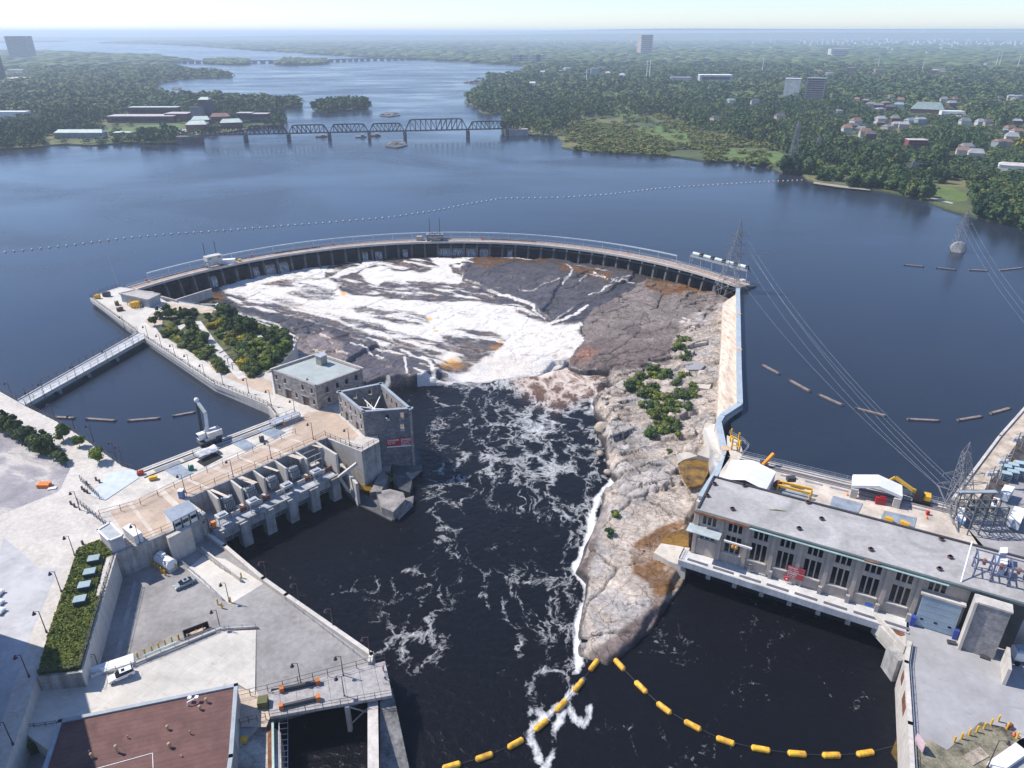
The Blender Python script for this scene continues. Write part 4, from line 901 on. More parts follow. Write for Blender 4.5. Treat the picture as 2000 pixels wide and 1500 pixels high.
cx_ = cen+Vector((0, 0, -3.4)); g = MB()
for q in (r0.lerp(r1, .2), r0.lerp(r1, .8), r1.lerp(r2_, .5), r2_.lerp(r3, .3), r3, r3.lerp(r0, .5)): g.beam(cx_, Vector((q.x, q.y, ZR2-3)), .28, .28)
g.build('bracing', WHITE, ruin)
# danger sign on ruin
def textobj(txt, size, mat_, parent, loc, ax, up=Vector((0, 0, 1)), name='lettering', ext=.01, align='LEFT', sx=1.0):
    c = bpy.data.curves.new(name, 'FONT'); c.body = txt; c.size = size; c.extrude = ext; c.align_x = align; c.offset = .012*size
    o = bpy.data.objects.new(name, c); SC.collection.objects.link(o)
    dg = bpy.context.evaluated_depsgraph_get(); me = bpy.data.meshes.new_from_object(o.evaluated_get(dg)); bpy.data.objects.remove(o)
    X = Vector(ax).normalized(); Yv = up.normalized(); Zv = X.cross(Yv)
    M4 = Matrix((( X.x*sx, Yv.x, Zv.x, loc[0]), (X.y*sx, Yv.y, Zv.y, loc[1]), (X.z*sx, Yv.z, Zv.z, loc[2]), (0, 0, 0, 1)))
    me.transform(M4); me.materials.clear(); me.materials.append(mat_)
    return link(name, me, parent)
n = outn(r1, r2_); d = (r2_-r1).normalized()
sg = thing('danger_sign', 'long red danger sign with white lettering on the dark wall of the ruin', 'sign', r1.lerp(r2_, .7)+Vector((0, 0, -9.3)))
s0 = r1+d*(.43*lenf(r1, r2_))+n*.08; s0.z = -1.9; SL = .56*lenf(r1, r2_)
MB().box(s0+d*SL/2+Vector((0, 0, 1.5)), (SL, .12, 3.0), ax=(d.x, d.y)).build('board', RED, sg)
MB().box(s0+d*SL/2+n*.02+Vector((0, 0, .18)), (SL, .14, .36), ax=(d.x, d.y)).build('white_strip', WHITE, sg)
for i, ls in enumerate([('DANGER', 'Fast Water', 'Keep Out'), ('DANGER', 'Eau de décharge', 'et courants', 'rapides mortels')]):
    for j, tx in enumerate(ls): textobj(tx, .85 if j == 0 else .52, WHITE, sg, s0+d*(.3+i*SL*.5)+n*.08+Vector((0, 0, 2.15-j*.52)), d)

# ================= INTAKE DECK (forebay side) =================
fbd = thing('intake_rack', 'long steel rail track and grating strip along the canal edge of the intake deck', 'rack', P(400, 872, UP))
e0, e1 = P(270, 922, UP), P(542, 818, UP); ed = (e1-e0).normalized(); en = Vector((-ed.y, ed.x, 0))
if en.y > 0: en = -en
g = MB()
for off in (1.2, 4.2): g.beam(e0+en*off+Vector((0, 0, .12)), e1+en*off+Vector((0, 0, .12)), .25, .25)
g.build('rail', DSTEEL, fbd)
for k in range(5):
    a = e0.lerp(e1, .08+k*.19); MB().beam(a+en*2.7+Vector((0, 0, .06)), a+en*2.7+ed*7+Vector((0, 0, .06)), 1.4, .1).build('grating', mat('grating_grey', (.22, .23, .26)), fbd)
g = MB()
for k in range(60):
    a = e0.lerp(e1, k/59)+Vector((0, 0, .2)); g.beam(a-en*.1, a-en*1.6+Vector((0, 0, -2.4)), .1, .1)
for zz in range(6): g.beam(e0-en*(.2+zz*.28)+Vector((0, 0, .1-zz*.42)), e1-en*(.2+zz*.28)+Vector((0, 0, .1-zz*.42)), .12, .08)
g.build('trash_screen', STEEL, fbd)
def slabp(pts, label, m=GREYB, h=.12):
    return solo('steel_hatch', MB().prism(PP(pts, UP), UP+.03, UP+.03+h), m, label, 'hatch', 'grey steel hatches on the intake deck')
HM = mat('hatch_steel', (.27, .31, .36), .5, .25, .4)
slabp([(320, 918), (349, 905), (378, 925), (350, 937)], 'grey steel hatch nearest the left end of the intake deck', HM)
slabp([(447, 863), (468, 853), (501, 871), (480, 882)], 'grey steel hatch right of the white crawler crane', HM)
slabp([(503, 842), (525, 832), (558, 845), (536, 858)], 'grey steel hatch at the far end of the intake deck', HM)
slabp([(176, 968), (215, 923), (262, 918), (272, 934), (205, 978)], 'large pale blue grating square by the canal corner', mat('pale_grating', (.48, .53, .56), .6, .1, .5))
# open hatch with tarp cover
o = thing('tarp_cover', 'white rumpled tarpaulin tent over an open dark hatch below the crane', 'tarpaulin', P(408, 895, UP)); q = P(403, 889, UP)
solo('open_hatch', MB().prism(PP([(384, 902), (420, 884), (436, 893), (400, 912)], UP), UP+.03, UP+.1), DARK, 'open black hatch beneath the white tarpaulin', 'hatch')
vs = []; fs = []
for j in range(6):
    for i in range(9): vs.append(q+ed*(i-4)*.75+en*(j-2.2)*.75+Vector((0, 0, 2.2-.22*abs(j-2.5)**1.5+.18*random.uniform(-1, 1))))
fs = [(j*9+i, j*9+i+1, (j+1)*9+i+1, (j+1)*9+i) for j in range(5) for i in range(8)]
MB().add(vs, fs).build('sheet', mat('white_tarp', (.62, .62, .62)), o)
g = MB(); [g.beam(q+ed*a*2.8+en*b*1.8, q+ed*a*2.8+en*b*1.8+Vector((0, 0, 2)), .12, .12) for a in (-1, 1) for b in (-1, 1)]; g.build('frame', DSTEEL, o)
# crane
def crane():
    p = P(410, 866, UP); o = thing('crawler_crane', 'white trash rake crane with a long boom over the canal', 'crane', p)
    X = ed; g = MB(); g.box(p+Vector((0, 0, 1.3)), (6.5, 3.0, .6), ax=(X.x, X.y)); g.build('chassis', DSTEEL, o)
    for i in range(4):
        for s in (-1, 1):
            c = p+X*(-2.4+i*1.6)+en*s*1.4+Vector((0, 0, .6)); MB().tube(c-en*.25, c+en*.25, .6, 10).build('wheel', DARK, o)
    MB().box(p+Vector((0, 0, 2.0)), (3, 2.6, .8), ax=(X.x, X.y)).build('turntable', STEEL, o)
    b = MB().box(p+X*1.6+Vector((0, 0, 3.1)), (4.2, 3.0, 1.7), ax=(X.x, X.y)); b.build('engine_house', mat('cream_white', (.66, .62, .56)), o)
    b = MB().box(p-X*1.8+en*-.6+Vector((0, 0, 3.0)), (2.0, 1.6, 1.9), ax=(X.x, X.y)); b.build('cab', WHITE, o)
    MB().box(p-X*2.82+en*-.6+Vector((0, 0, 3.3)), (.06, 1.3, 1.0), ax=(X.x, X.y)).build('window', GLASS, o)
    # boom tips located in space above the canal
    k0 = p+Vector((0, 0, 3.4)); k1 = p+Vector((-2.2, .5, 9.5)); k2 = p+Vector((-7.2, 6.5, 14.5))
    k2 = P(384, 783, 13.2); k1 = k0.lerp(k2, .5)+Vector((1.2, 0, 1.2))
    WB = mat('boom_grey', (.45, .50, .50), .5)
    MB().beam(k0, k1, .9, 1.1).build('boom', WB, o); MB().beam(k1, k2, .7, .9).build('jib', WB, o)
    MB().sphere(k2+Vector((0, 0, .3)), .75, 8, 6).build('boom_head', WHITE, o)
    k3 = Vector((k2.x+.1, k2.y-1.5, -1.5)); MB().beam(k2, k3, .7, .6).build('stick', DSTEEL, o)
    MB().tube(k0+Vector((-.6, -.6, 0)), k0.lerp(k1, .7), .18, 6).build('ram', STEEL, o); return o
crane()
genset('toolbox', (300, 937), (2.0, 1.0, .9), YELLOW, 'small orange toolbox beside the intake deck fence', 'box', .4, details=False)
genset('pump', (374, 918), (1.4, 1.0, 1.0), mat('teal', (.02, .18, .14)), 'small teal pump left of the open hatch', 'pump', .4)
genset('winch', (275, 927), (1.6, 1.0, .9), mat('redwinch', (.5, .08, .04)), 'red and dark winch at the canal corner', 'winch', .4)
genset('winch', (512, 862), (1.4, 1.2, 1.2), DSTEEL, 'dark frame on the deck before the far hatches', 'winch', .4)
o = thing('gate_platform', 'grey steel gate platform with railings at the far end of the intake deck', 'platform', P(555, 825, UP)); q = P(558, 825, UP)
MB().box(q+Vector((0, 0, 1.6)), (9, 3.4, .3), ax=(ed.x, ed.y)).build('deck', STEEL, o)
g = MB(); [g.beam(q+ed*a*4.2+en*b*1.6, q+ed*a*4.2+en*b*1.6+Vector((0, 0, 2.6)), .15, .15) for a in (-1, -.33, .33, 1) for b in (-1, 1)]
[g.beam(q-ed*4.2+en*b*1.6+Vector((0, 0, 2.6)), q+ed*4.2+en*b*1.6+Vector((0, 0, 2.6)), .12, .12) for b in (-1, 1)]; g.build('frame', STEEL, o)
solo('worker_vest', MB().tube(P(555, 832, UP), P(555, 832, UP)+Vector((0, 0, 1.6)), .35, 8, .2), ORANGE, 'orange upright drum in front of the gate platform', 'drum')
# ---- transformer bays
T0, T1 = P(363, 974, UP), P(636, 855, UP); td = (T1-T0).to_3d(); td.z = 0; td.normalize(); tn = Vector((td.y, -td.x, 0))
if tn.y > 0: tn = -tn
SH = -3.5
def tu(px, py): v = P(px, py, UP)-T0; return v.dot(td)
LT = (T1-T0).length
b0 = P(416, 1040, SH); b1 = P(662, 930, SH); wsh = ((b0-T0).dot(tn)+(b1-T0).dot(tn))/2
def TF(u, v, z): return T0+td*u+tn*v+Vector((0, 0, z-UP))
uL = 1.5; uR = (b1-T0).dot(td)
ph = thing('power_station', 'concrete hydro power station with open transformer bays above dark water outlets', 'power station', TF(LT/2, 4, SH))
MB().prism([TF(uL, .05, 0), TF(uR, .05, 0), TF(uR, wsh, 0), TF(uL, wsh, 0)], SH-1.6, SH).build('transformer_deck', mat('bluegrey_concrete', (.36, .38, .41), .85, .2, .3), ph)
MB().wall([TF(uL, wsh, 0), TF(uR, wsh, 0)], SH-2.4, SH+.25, .8).build('edge_beam', CONC2, ph)
MB().wall([TF(-.2, .35, 0), TF(LT, .35, 0)], SH, UP+.25, .6).build('back_wall', CONC2, ph)
nb = 5
for k in range(nb+1):
    u = uL+.3+(uR-uL-1.6)*k/nb; MB().box(TF(u, wsh-.2, -8.6), (2.6, 2.6, 10), ax=(td.x, td.y)).build('pier', CONC2, ph)
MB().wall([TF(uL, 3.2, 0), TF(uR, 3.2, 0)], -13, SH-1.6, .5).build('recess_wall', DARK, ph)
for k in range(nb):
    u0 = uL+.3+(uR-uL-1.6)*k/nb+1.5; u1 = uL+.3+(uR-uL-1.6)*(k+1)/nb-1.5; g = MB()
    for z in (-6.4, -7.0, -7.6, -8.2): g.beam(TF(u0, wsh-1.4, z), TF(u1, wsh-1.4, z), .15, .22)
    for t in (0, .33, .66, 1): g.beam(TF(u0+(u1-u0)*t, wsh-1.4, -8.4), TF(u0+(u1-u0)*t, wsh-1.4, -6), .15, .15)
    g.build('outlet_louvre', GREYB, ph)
fu = [tu(409, 961), tu(454, 941), tu(497, 921), tu(539, 902), tu(579, 884)]
for u in fu: MB().box(TF(u, 3.4, SH+3.1), (.5, 6.0, 6.2), ax=(td.x, td.y)).build('bay_wall', CONC, ph)
ul = tu(620, 866); MB().box(TF(ul, wsh/2-.4, SH+3.1), (.7, wsh-.2, 6.4), ax=(td.x, td.y)).build('end_wall', CONC, ph)
MB().box(TF(ul+.36, wsh*.80, SH+3), (.08, .7, 2.2), ax=(td.x, td.y)).build('notice', mat('blue_notice', (.05, .15, .3)), ph)
for k in range(5):
    u = fu[k]+2.2; MB().wall([TF(u, wsh-3.6, SH), TF(u+2.2, wsh-3.6, SH)], SH, SH+1.2, .35).build('low_wall', CONC, ph)
    MB().wall([TF(u+2.4, wsh-3.55, SH), TF(u+4.4, wsh-3.55, SH)], SH, SH+1.3, .3).build('louvre_panel', RUST, ph)
def mk_tr():
    o = thing('transformer', 'x', 'transformer'); g = MB().box((0, 0, 1.8), (2.2, 2.0, 2.6)); g.build('tank', GREYB, o, True)
    for s in (-1, 1):
        f = MB(); [f.box((x, s*1.35, 1.8), (.18, .6, 2.2)) for x in np.linspace(-1.1, 1.1, 6)]; f.build('radiator', STEEL, o, True)
    MB().box((0, 0, 3.25), (2.6, 2.4, .3)).build('lid', STEEL, o, True)
    for i in range(3): MB().tube((-.7+i*.7, .3, 3.3), (-.7+i*.7, .3, 4.1), .12, 6).build('bushing', DSTEEL, o, True)
    MB().tube((-1.2, -.8, 3.8), (1.2, -.8, 3.8), .35, 8).build('conservator', STEEL, o, True); return o
ang = math.atan2(td.y, td.x)
repeats(mk_tr, [(TF(fu[k]+3.1, 3.6, SH), ang, 1.05) for k in range(4)], 'transformers in the concrete bays', ['grey finned transformer in the %s bay from the left' % x for x in ('first', 'second', 'third', 'fourth')])
def mk_sw():
    o = thing('switch_frame', 'x', 'switchgear'); g = MB()
    for sx in (-1, 1):
        for sy in (-1, 1): g.beam((sx*1.3, sy*1.0, 0), (sx*1.3, sy*1.0, 2.4), .15, .15)
    for sy in (-1, 1): g.beam((-1.3, sy, .9), (1.3, sy, .9), .12, .12); g.beam((-1.3, sy, 2.4), (1.3, sy, 2.4), .15, .15)
    g.build('frame', STEEL, o, True); MB().box((0, 0, 2.75), (2.8, 2.2, .7)).build('cabinet', mat('switch_grey', (.5, .5, .5)), o, True)
    MB().box((0, 0, 3.3), (1.8, 1.2, .4)).build('hood', STEEL, o, True); return o
repeats(mk_sw, [(TF((P(a, b, SH)-T0).dot(td), wsh-2.2, SH), ang) for a, b in ((439, 1026), (500, 998), (565, 966), (621, 938))], 'steel switch frames before the transformers', ['raised grey switch cabinet on a frame before the %s bay' % x for x in ('first', 'second', 'third', 'last')])
repeats(lambda: genset('small_cabinet', (0, 0), (1.7, 1.2, 1.1), CONC, 'x', 'cabinet', details=False), [(TF(fu[k]+5.2, 6.3, SH), ang) for k in range(4)], 'small cream cabinets in the bays', ['small cream cabinet beside the %s transformer' % x for x in ('first', 'second', 'third', 'fourth')])
o = thing('bus_structure', 'open steel bus frame with insulators in the last bay', 'bus structure', TF(ul-4, 3, SH)); g = MB()
for x in (-2, 0, 2):
    for y in (-1.5, 1.5): g.beam(TF(ul-3.6+x, 3.4+y, SH), TF(ul-3.6+x, 3.4+y, SH+5.2), .16, .16)
for y in (-1.5, 1.5): g.beam(TF(ul-5.6, 3.4+y, SH+5.2), TF(ul-1.6, 3.4+y, SH+5.2), .16, .16); g.beam(TF(ul-5.6, 3.4+y, SH+3.4), TF(ul-1.6, 3.4+y, SH+3.4), .16, .16)
g.build('frame', STEEL, o); MB().box(TF(ul-3.8, 4.2, SH+2.2), (2.6, 2, .3), ax=(td.x, td.y)).build('platform', CONC, o)
genset('orange_cage', (418, 1030), (1.0, 1.0, 1.6), ORANGE, 'bright orange cage at the left end of the transformer deck', 'cage', ang, SH, False)
# small wedge walls and pipe strut next to the outlet
solo('stub_wall', MB().wall(PP([(668, 915), (697, 952)], -5), -12, -3.5, .8), CONC, 'small angled concrete wall by the golden pool', 'wall')
o = thing('outlet_strut', 'white angled steel strut beside the golden pool', 'strut', P(665, 930, -3.5)); MB().beam(P(662, 932, -3), P(697, 905, .5), .8, .8).build('upper_arm', CONC, o); MB().beam(P(662, 930, -3), P(680, 958, -8.5), .8, .8).build('lower_arm', CONC, o)
# side wall under corner towards the pool
solo('lookout_wall', MB().prism(PP([(636, 856), (688, 873), (707, 882), (741, 863), (700, 850), (650, 845)], UP-.05), -12, UP-.1), CONC2, 'tall stained wall carrying the lookout corner beside the ruin', 'wall')

# ================= PARKING LEVEL =================
PK = -4.0
park = [(237, 1127), (330, 1088), (396, 1078), (404, 1048), (440, 1076), (515, 1138), (724, 1285), (724, 1298), (757, 1291), (765, 1360), (530, 1400), (470, 1420), (470, 1345), (300, 1378), (115, 1425), (60, 1440), (75, 1330), (160, 1318), (185, 1317)]
solo('parking_ground', MB().prism(PP([(237, 1122), (330, 1080), (396, 1040), (404, 1048), (440, 1076), (515, 1138), (724, 1285), (724, 1298), (690, 1330), (530, 1345), (520, 1400), (440, 1480), (440, 1560), (0, 1700), (60, 1440), (120, 1400), (185, 1330), (180, 1317)], PK), -16), ASPH, None, None, kind='structure')
surf('ramp_slab', [(366, 1112), (397, 1085), (440, 1092), (515, 1140), (449, 1180), (410, 1150)], PK, PAVE)
solo('terrace_ground', MB().prism([P(75, 1334, -.6), P(160, 1326, -.9), P(238, 1312, -1.3), P(320, 1277, -2.0), P(430, 1233, -3.4), P(500, 1230, -3.9), P(498, 1356, -3.7), P(462, 1334, -3.6), P(300, 1390, -2.0), P(115, 1480, -.8), P(38, 1424, -.5)], -12), PAVE, None, None, kind='structure')
surf('dock_ground', [(460, 1345), (500, 1348), (530, 1395), (520, 1420), (468, 1420)], -3.9, mat('tan_stone_paving', (.52, .42, .32)), .03)
# retaining walls around the parking
solo('retaining_wall', MB().prism(PP([(226, 1083), (330, 1040), (403, 1003), (398, 1000), (330, 1034), (224, 1077)], UP+.3), PK-3, UP+.3), CONC2, 'tall stained retaining wall behind the grey car', 'wall')
solo('retaining_wall', MB().prism(PP([(226, 1087), (201, 1172), (160, 1314), (153, 1312), (194, 1172), (219, 1087)], UP+.2), PK-3, UP+.2), CONC, 'long pale wall on the left side of the parking', 'wall')
solo('retaining_wall', MB().prism(PP([(160, 1313), (72, 1324), (72, 1319), (158, 1309)], UP+.15), -4, UP+.15), CONC2, 'low grey wall at the foot of the green roof', 'wall')
gb = thing('concrete_block', 'big white concrete block leaning on the parking wall', 'block', P(360, 1080, PK))
MB().prism(PP([(324, 1047), (369, 1026), (373, 1029), (328, 1052)], UP+.6), PK, UP+.6).build('slab', CONC, gb)
solo('river_wall', MB().wall(PP([(404, 1047), (440, 1072), (515, 1136), (560, 1168), (726, 1284), (724, 1297)], PK), -14, PK+1.1, .9), CONC, 'long pale river wall running down to the wooden pier', 'wall')
solo('ramp_wall', MB().wall(PP([(396, 1078), (470, 1136)], PK), PK-.5, PK+1.4, .35), CONC, 'low wall splitting the white ramp', 'wall')
railing('guard_rail', [q+Vector((0, 0, 0)) for q in PP([(558, 1172), (712, 1290)], PK)], 'silver guard rail inside the river wall', 'guard rail', 1.0, 3.0, mat_=STEEL)
railing('guard_rail', PP([(337, 1085), (390, 1130), (434, 1172)], PK), 'silver railing between grey car and white ramp', 'guard rail', 1.1, 2.4, mat_=STEEL)
railing('guard_rail', PP([(385, 1075), (430, 1110), (472, 1136)], PK), 'thin railing on the low wall of the white ramp', 'railing', 1.1, 2, mat_=STEEL)
terr = [P(75, 1331, -.6), P(160, 1323, -.9), P(238, 1309, -1.3), P(320, 1274, -2.0), P(430, 1230, -3.4), P(500, 1226, -3.9)]
solo('terrace_kerb', MB().wall([q+Vector((0, 0, 0)) for q in terr], None, .45, .5), CONC, 'low concrete kerb along the sloping white terrace', 'kerb')
railing('guard_rail', [q+Vector((0, 0, .4)) for q in terr], 'silver guard rail along the sloping white terrace', 'guard rail', .9, 2.6, mat_=STEEL)
surf('sidewalk', [(262, 1132), (268, 1137), (233, 1285), (222, 1290)], PK, mat('light_walk', (.36, .34, .34)), .05)
# green roof
GR = thing('green_roof', 'sloping bed of dense green planting on the roof beside the road', 'green roof', P(140, 1200, UP))
grp = [(195, 1056), (215, 1077), (221, 1082), (196, 1172), (158, 1305), (75, 1318), (98, 1232), (146, 1096), (152, 1073)]
MB().prism(PP(grp, UP+.35), UP, UP+.35).build('soil_bed', mat('roof_soil', (.08, .095, .03), .95, .4), GR)
MB().prism(PP([(206, 1090), (222, 1083), (196, 1168), (184, 1172)], UP+.5), UP, UP+.42).build('gravel_strip', CONC, GR)
railing('wire_fence', PP([(222, 1090), (198, 1168), (158, 1304), (76, 1318)], UP+.3), 'dark fence around the outer edge of the green roof', 'fence', 1.4, 3.2)
def mk_vent():
    o = thing('vent_box', 'x', 'vent'); MB().box((0, 0, .7), (2.3, 2.0, 1.4)).build('body', mat('navy_vent', (.03, .05, .075), .6), o, True)
    MB().box((0, 0, 1.5), (2.35, 2.05, .2)).build('lid', mat('vent_lid', (.25, .34, .37), .5, .1), o, True); return o
repeats(mk_vent, [(P(a, b, UP+.3), math.atan2(*(P(160, 1312, UP)-P(201, 1172, UP)).to_2d().yx)+math.pi/2) for a, b in ((186, 1100), (178, 1126), (168, 1152), (159, 1180))], 'vents on the green roof', ['blue grey vent box on the green roof, %s of four from the road end' % x for x in ('first', 'second', 'third', 'fourth')])
# kiosk & container on the deck
def boxhouse(name, px4, zt, z0, wallm, roofm, label, cat, over=1.06, rim=None):
    G = PP(px4, zt); ce = sum(G, Vector())/len(G); o = thing(name, label, cat, Vector((ce.x, ce.y, z0)))
    MB().prism(G, z0, zt-.25).build('wall', wallm, o); MB().prism([ce+(q-ce)*over for q in G], zt-.25, zt).build('roof', roofm, o)
    if rim:
        g = [ce+(q-ce)*over for q in G]; MB().wall(g+[g[0]], zt, zt+.25, .4).build('coping', rim, o)
    return o
boxhouse('plant_room', [(192, 1036), (215, 1022), (239, 1046), (213, 1056)], 6.3, PK+5, mat('pale_lilac', (.50, .50, .54)), mat('roof_grey', (.42, .45, .46)), 'small square plant room with a white rimmed grey roof', 'plant room', 1.05, WHITE)
boxhouse('shipping_container', [(239, 1030), (254, 1022), (277, 1040), (261, 1048)], 5.2, UP, mat('container_white', (.62, .64, .66)), WHITE, 'plain white container beside the small plant room', 'container', 1.0)
sc_ = boxhouse('site_cabin', [(320, 998), (368, 977), (383, 995), (337, 1018)], 5.6, UP, WHITE, mat('bluegrey_sheet_roof', (.26, .30, .36), .6, .15, .8), 'site cabin with a wide blue grey metal roof on the deck', 'site cabin', 1.04)
c_ = P(337, 1018, 5.6); c1_ = P(383, 995, 5.6); dd = (c1_-c_).normalized(); nn_ = Vector((dd.y, -dd.x, 0))
for i in range(3): MB().box(c_+dd*((c1_-c_).length*(i+.5)/3)+nn_*.05+Vector((0, 0, -1.5)), (1.4, .1, .9), ax=(dd.x, dd.y)).build('window', GLASS, sc_)
for i in range(4): MB().box(c_+dd*((c1_-c_).length*i/3)+nn_*.08+Vector((0, 0, -1.7)), (.3, .14, 2.6), ax=(dd.x, dd.y)).build('post', DSTEEL, sc_)
pt_ = P(356, 972, UP); o = thing('portable_toilet', 'blue portable toilet behind the site cabin', 'toilet', pt_); MB().box(pt_+Vector((0, 0, 1.1)), (1.2, 1.2, 2.2)).build('body', mat('toilet_blue', (.10, .22, .42)), o); MB().box(pt_+Vector((0, 0, 2.3)), (1.3, 1.3, .2)).build('roof', WHITE, o)
# white tank
o = thing('storage_tank', 'white skid mounted tank ringed by yellow bollards', 'tank', P(326, 1105, PK)); q = P(326, 1107, PK)
ax = (P(345, 1108, PK)-P(312, 1088, PK)).normalized()
MB().tube(q-ax*2.6+Vector((0, 0, 1.8)), q+ax*2.6+Vector((0, 0, 1.8)), 1.35, 14).build('vessel', WHITE, o); MB().box(q+Vector((0, 0, .35)), (5.6, 2.2, .7), ax=(ax.x, ax.y)).build('skid', CONC, o); MB().box(q-ax*1.2+Vector((0, 0, 3.1)), (1.8, 1.3, .9), ax=(ax.x, ax.y)).build('manhole', WHITE, o)
yellow_bollards([(298, 1103), (304, 1109), (310, 1113), (316, 1119), (323, 1124), (333, 1117), (345, 1112)], PK, 'bollards around the white tank', 'yellow bollard in the cluster around the white tank')
o = thing('gas_fitting', 'round yellow fitting on the ground before the white tank', 'fitting', P(320, 1117, PK)); MB().sphere(P(320, 1117, PK)+Vector((0, 0, .4)), .6, 8, 6).build('valve', YELLOW, o)
rowb = [(256, 1293), (270, 1286), (284, 1279), (298, 1273), (311, 1267), (324, 1261), (337, 1255), (350, 1250)]
yellow_bollards(rowb, PK, 'row of bollards along the terrace rail', ['yellow bollard in the row beside the terrace rail, %s from the trailer' % x for x in ('first', 'second', 'third', 'fourth', 'fifth', 'sixth', 'seventh', 'eighth')])
yellow_bollards([(426, 1181), (434, 1188), (451, 1177), (472, 1129), (379, 1074)], PK, 'bollards near the white ramp', ['yellow bollard at the low end of the silver ramp railing', 'yellow bollard in front of the ramp foot', 'yellow bollard at the foot of the ramp lamp', 'yellow bollard at the end of the low ramp wall', 'yellow bollard beside the big white block'])
yellow_bollards([(240, 1125), (231, 1155), (222, 1185), (213, 1222), (203, 1258)], PK, 'bollards along the shaded wall', ['yellow bollard against the shaded left parking wall, %s from the top' % x for x in ('first', 'second', 'third', 'fourth', 'fifth')])
PL = [((448, 1176), 'street lamp standing at the foot of the white ramp'), ((431, 1230), 'street lamp at the corner of the terrace rail'), ((522, 1134), 'street lamp on the river wall beside the ramp'), ((585, 1178), 'street lamp on the upper river wall'), ((651, 1228), 'street lamp on the lower river wall'), ((723, 1284), 'street lamp at the end of the river wall'), ((588, 1336), 'street lamp on the back edge of the wooden pier'), ((673, 1362), 'street lamp on the front edge of the wooden pier'), ((671, 1322), 'short street lamp in the middle of the wooden pier'), ((413, 1050), 'street lamp at the corner of the power station'), ((198, 1318), 'street lamp beside the white trailer')]
repeats(make_lamp, [(P(a[0], a[1], PK), 0) for a, _ in PL], 'parking street lamps', [l for _, l in PL])
# skip with rubbish
o = thing('skip', 'open black skip full of timber on the asphalt', 'skip', P(385, 1240, PK)); q = P(386, 1240, PK); ax = (P(405, 1230, PK)-P(366, 1245, PK)).normalized(); ay = Vector((-ax.y, ax.x, 0))
w_ = MB()
for s in (-1, 1): w_.box(q+ay*s*1.15+Vector((0, 0, .8)), (5.0, .12, 1.6), ax=(ax.x, ax.y))
for s in (-1, 1): w_.box(q+ax*s*2.5+Vector((0, 0, .8)), (.12, 2.18, 1.6), ax=(ax.x, ax.y))
w_.build('box', mat('skip_black', (.03, .02, .03), .6), o)
g = MB(); [g.box(q+ax*random.uniform(-1.8, 1.8)+ay*random.uniform(-.6, .6)+Vector((0, 0, .7)), (random.uniform(.6, 2), .3, .2), rz=random.uniform(0, 3)) for _ in range(14)]; g.box(q+Vector((0, 0, .9)), (2.4, .8, .2), ax=(ax.x, ax.y)); g.build('rubbish', mat('scrap_timber', (.55, .40, .28), .9, .4, 1), o)
# trailer (roof seen) and pipe
o = thing('semi_trailer', 'long white trailer parked under the terrace rail', 'trailer', P(215, 1305, PK)); q = P(219, 1306, PK); ax = (P(250, 1288, -.4)-P(190, 1308, -.4)).normalized(); q = P(219, 1298, -.6); q.z = PK
MB().box(q+Vector((0, 0, 2.2)), (7.5, 2.5, 2.4), ax=(ax.x, ax.y)).build('box', WHITE, o)
for i in (-2.6, -1.6, 2.4):
    for s in (-1, 1): c = q+ax*i+Vector((-ax.y, ax.x, 0))*s*1.0+Vector((0, 0, .5)); MB().tube(c-Vector((-ax.y, ax.x, 0))*.15, c+Vector((-ax.y, ax.x, 0))*.15, .5, 10).build('wheel', DARK, o)
solo('long_pipe', MB().tube(P(283, 1287, PK)+Vector((0, 0, .5)), P(347, 1258, PK)+Vector((0, 0, .5)), .5, 10, .35), mat('mint', (.40, .52, .46)), 'long pale green pipe lying behind the row of bollards', 'pipe')
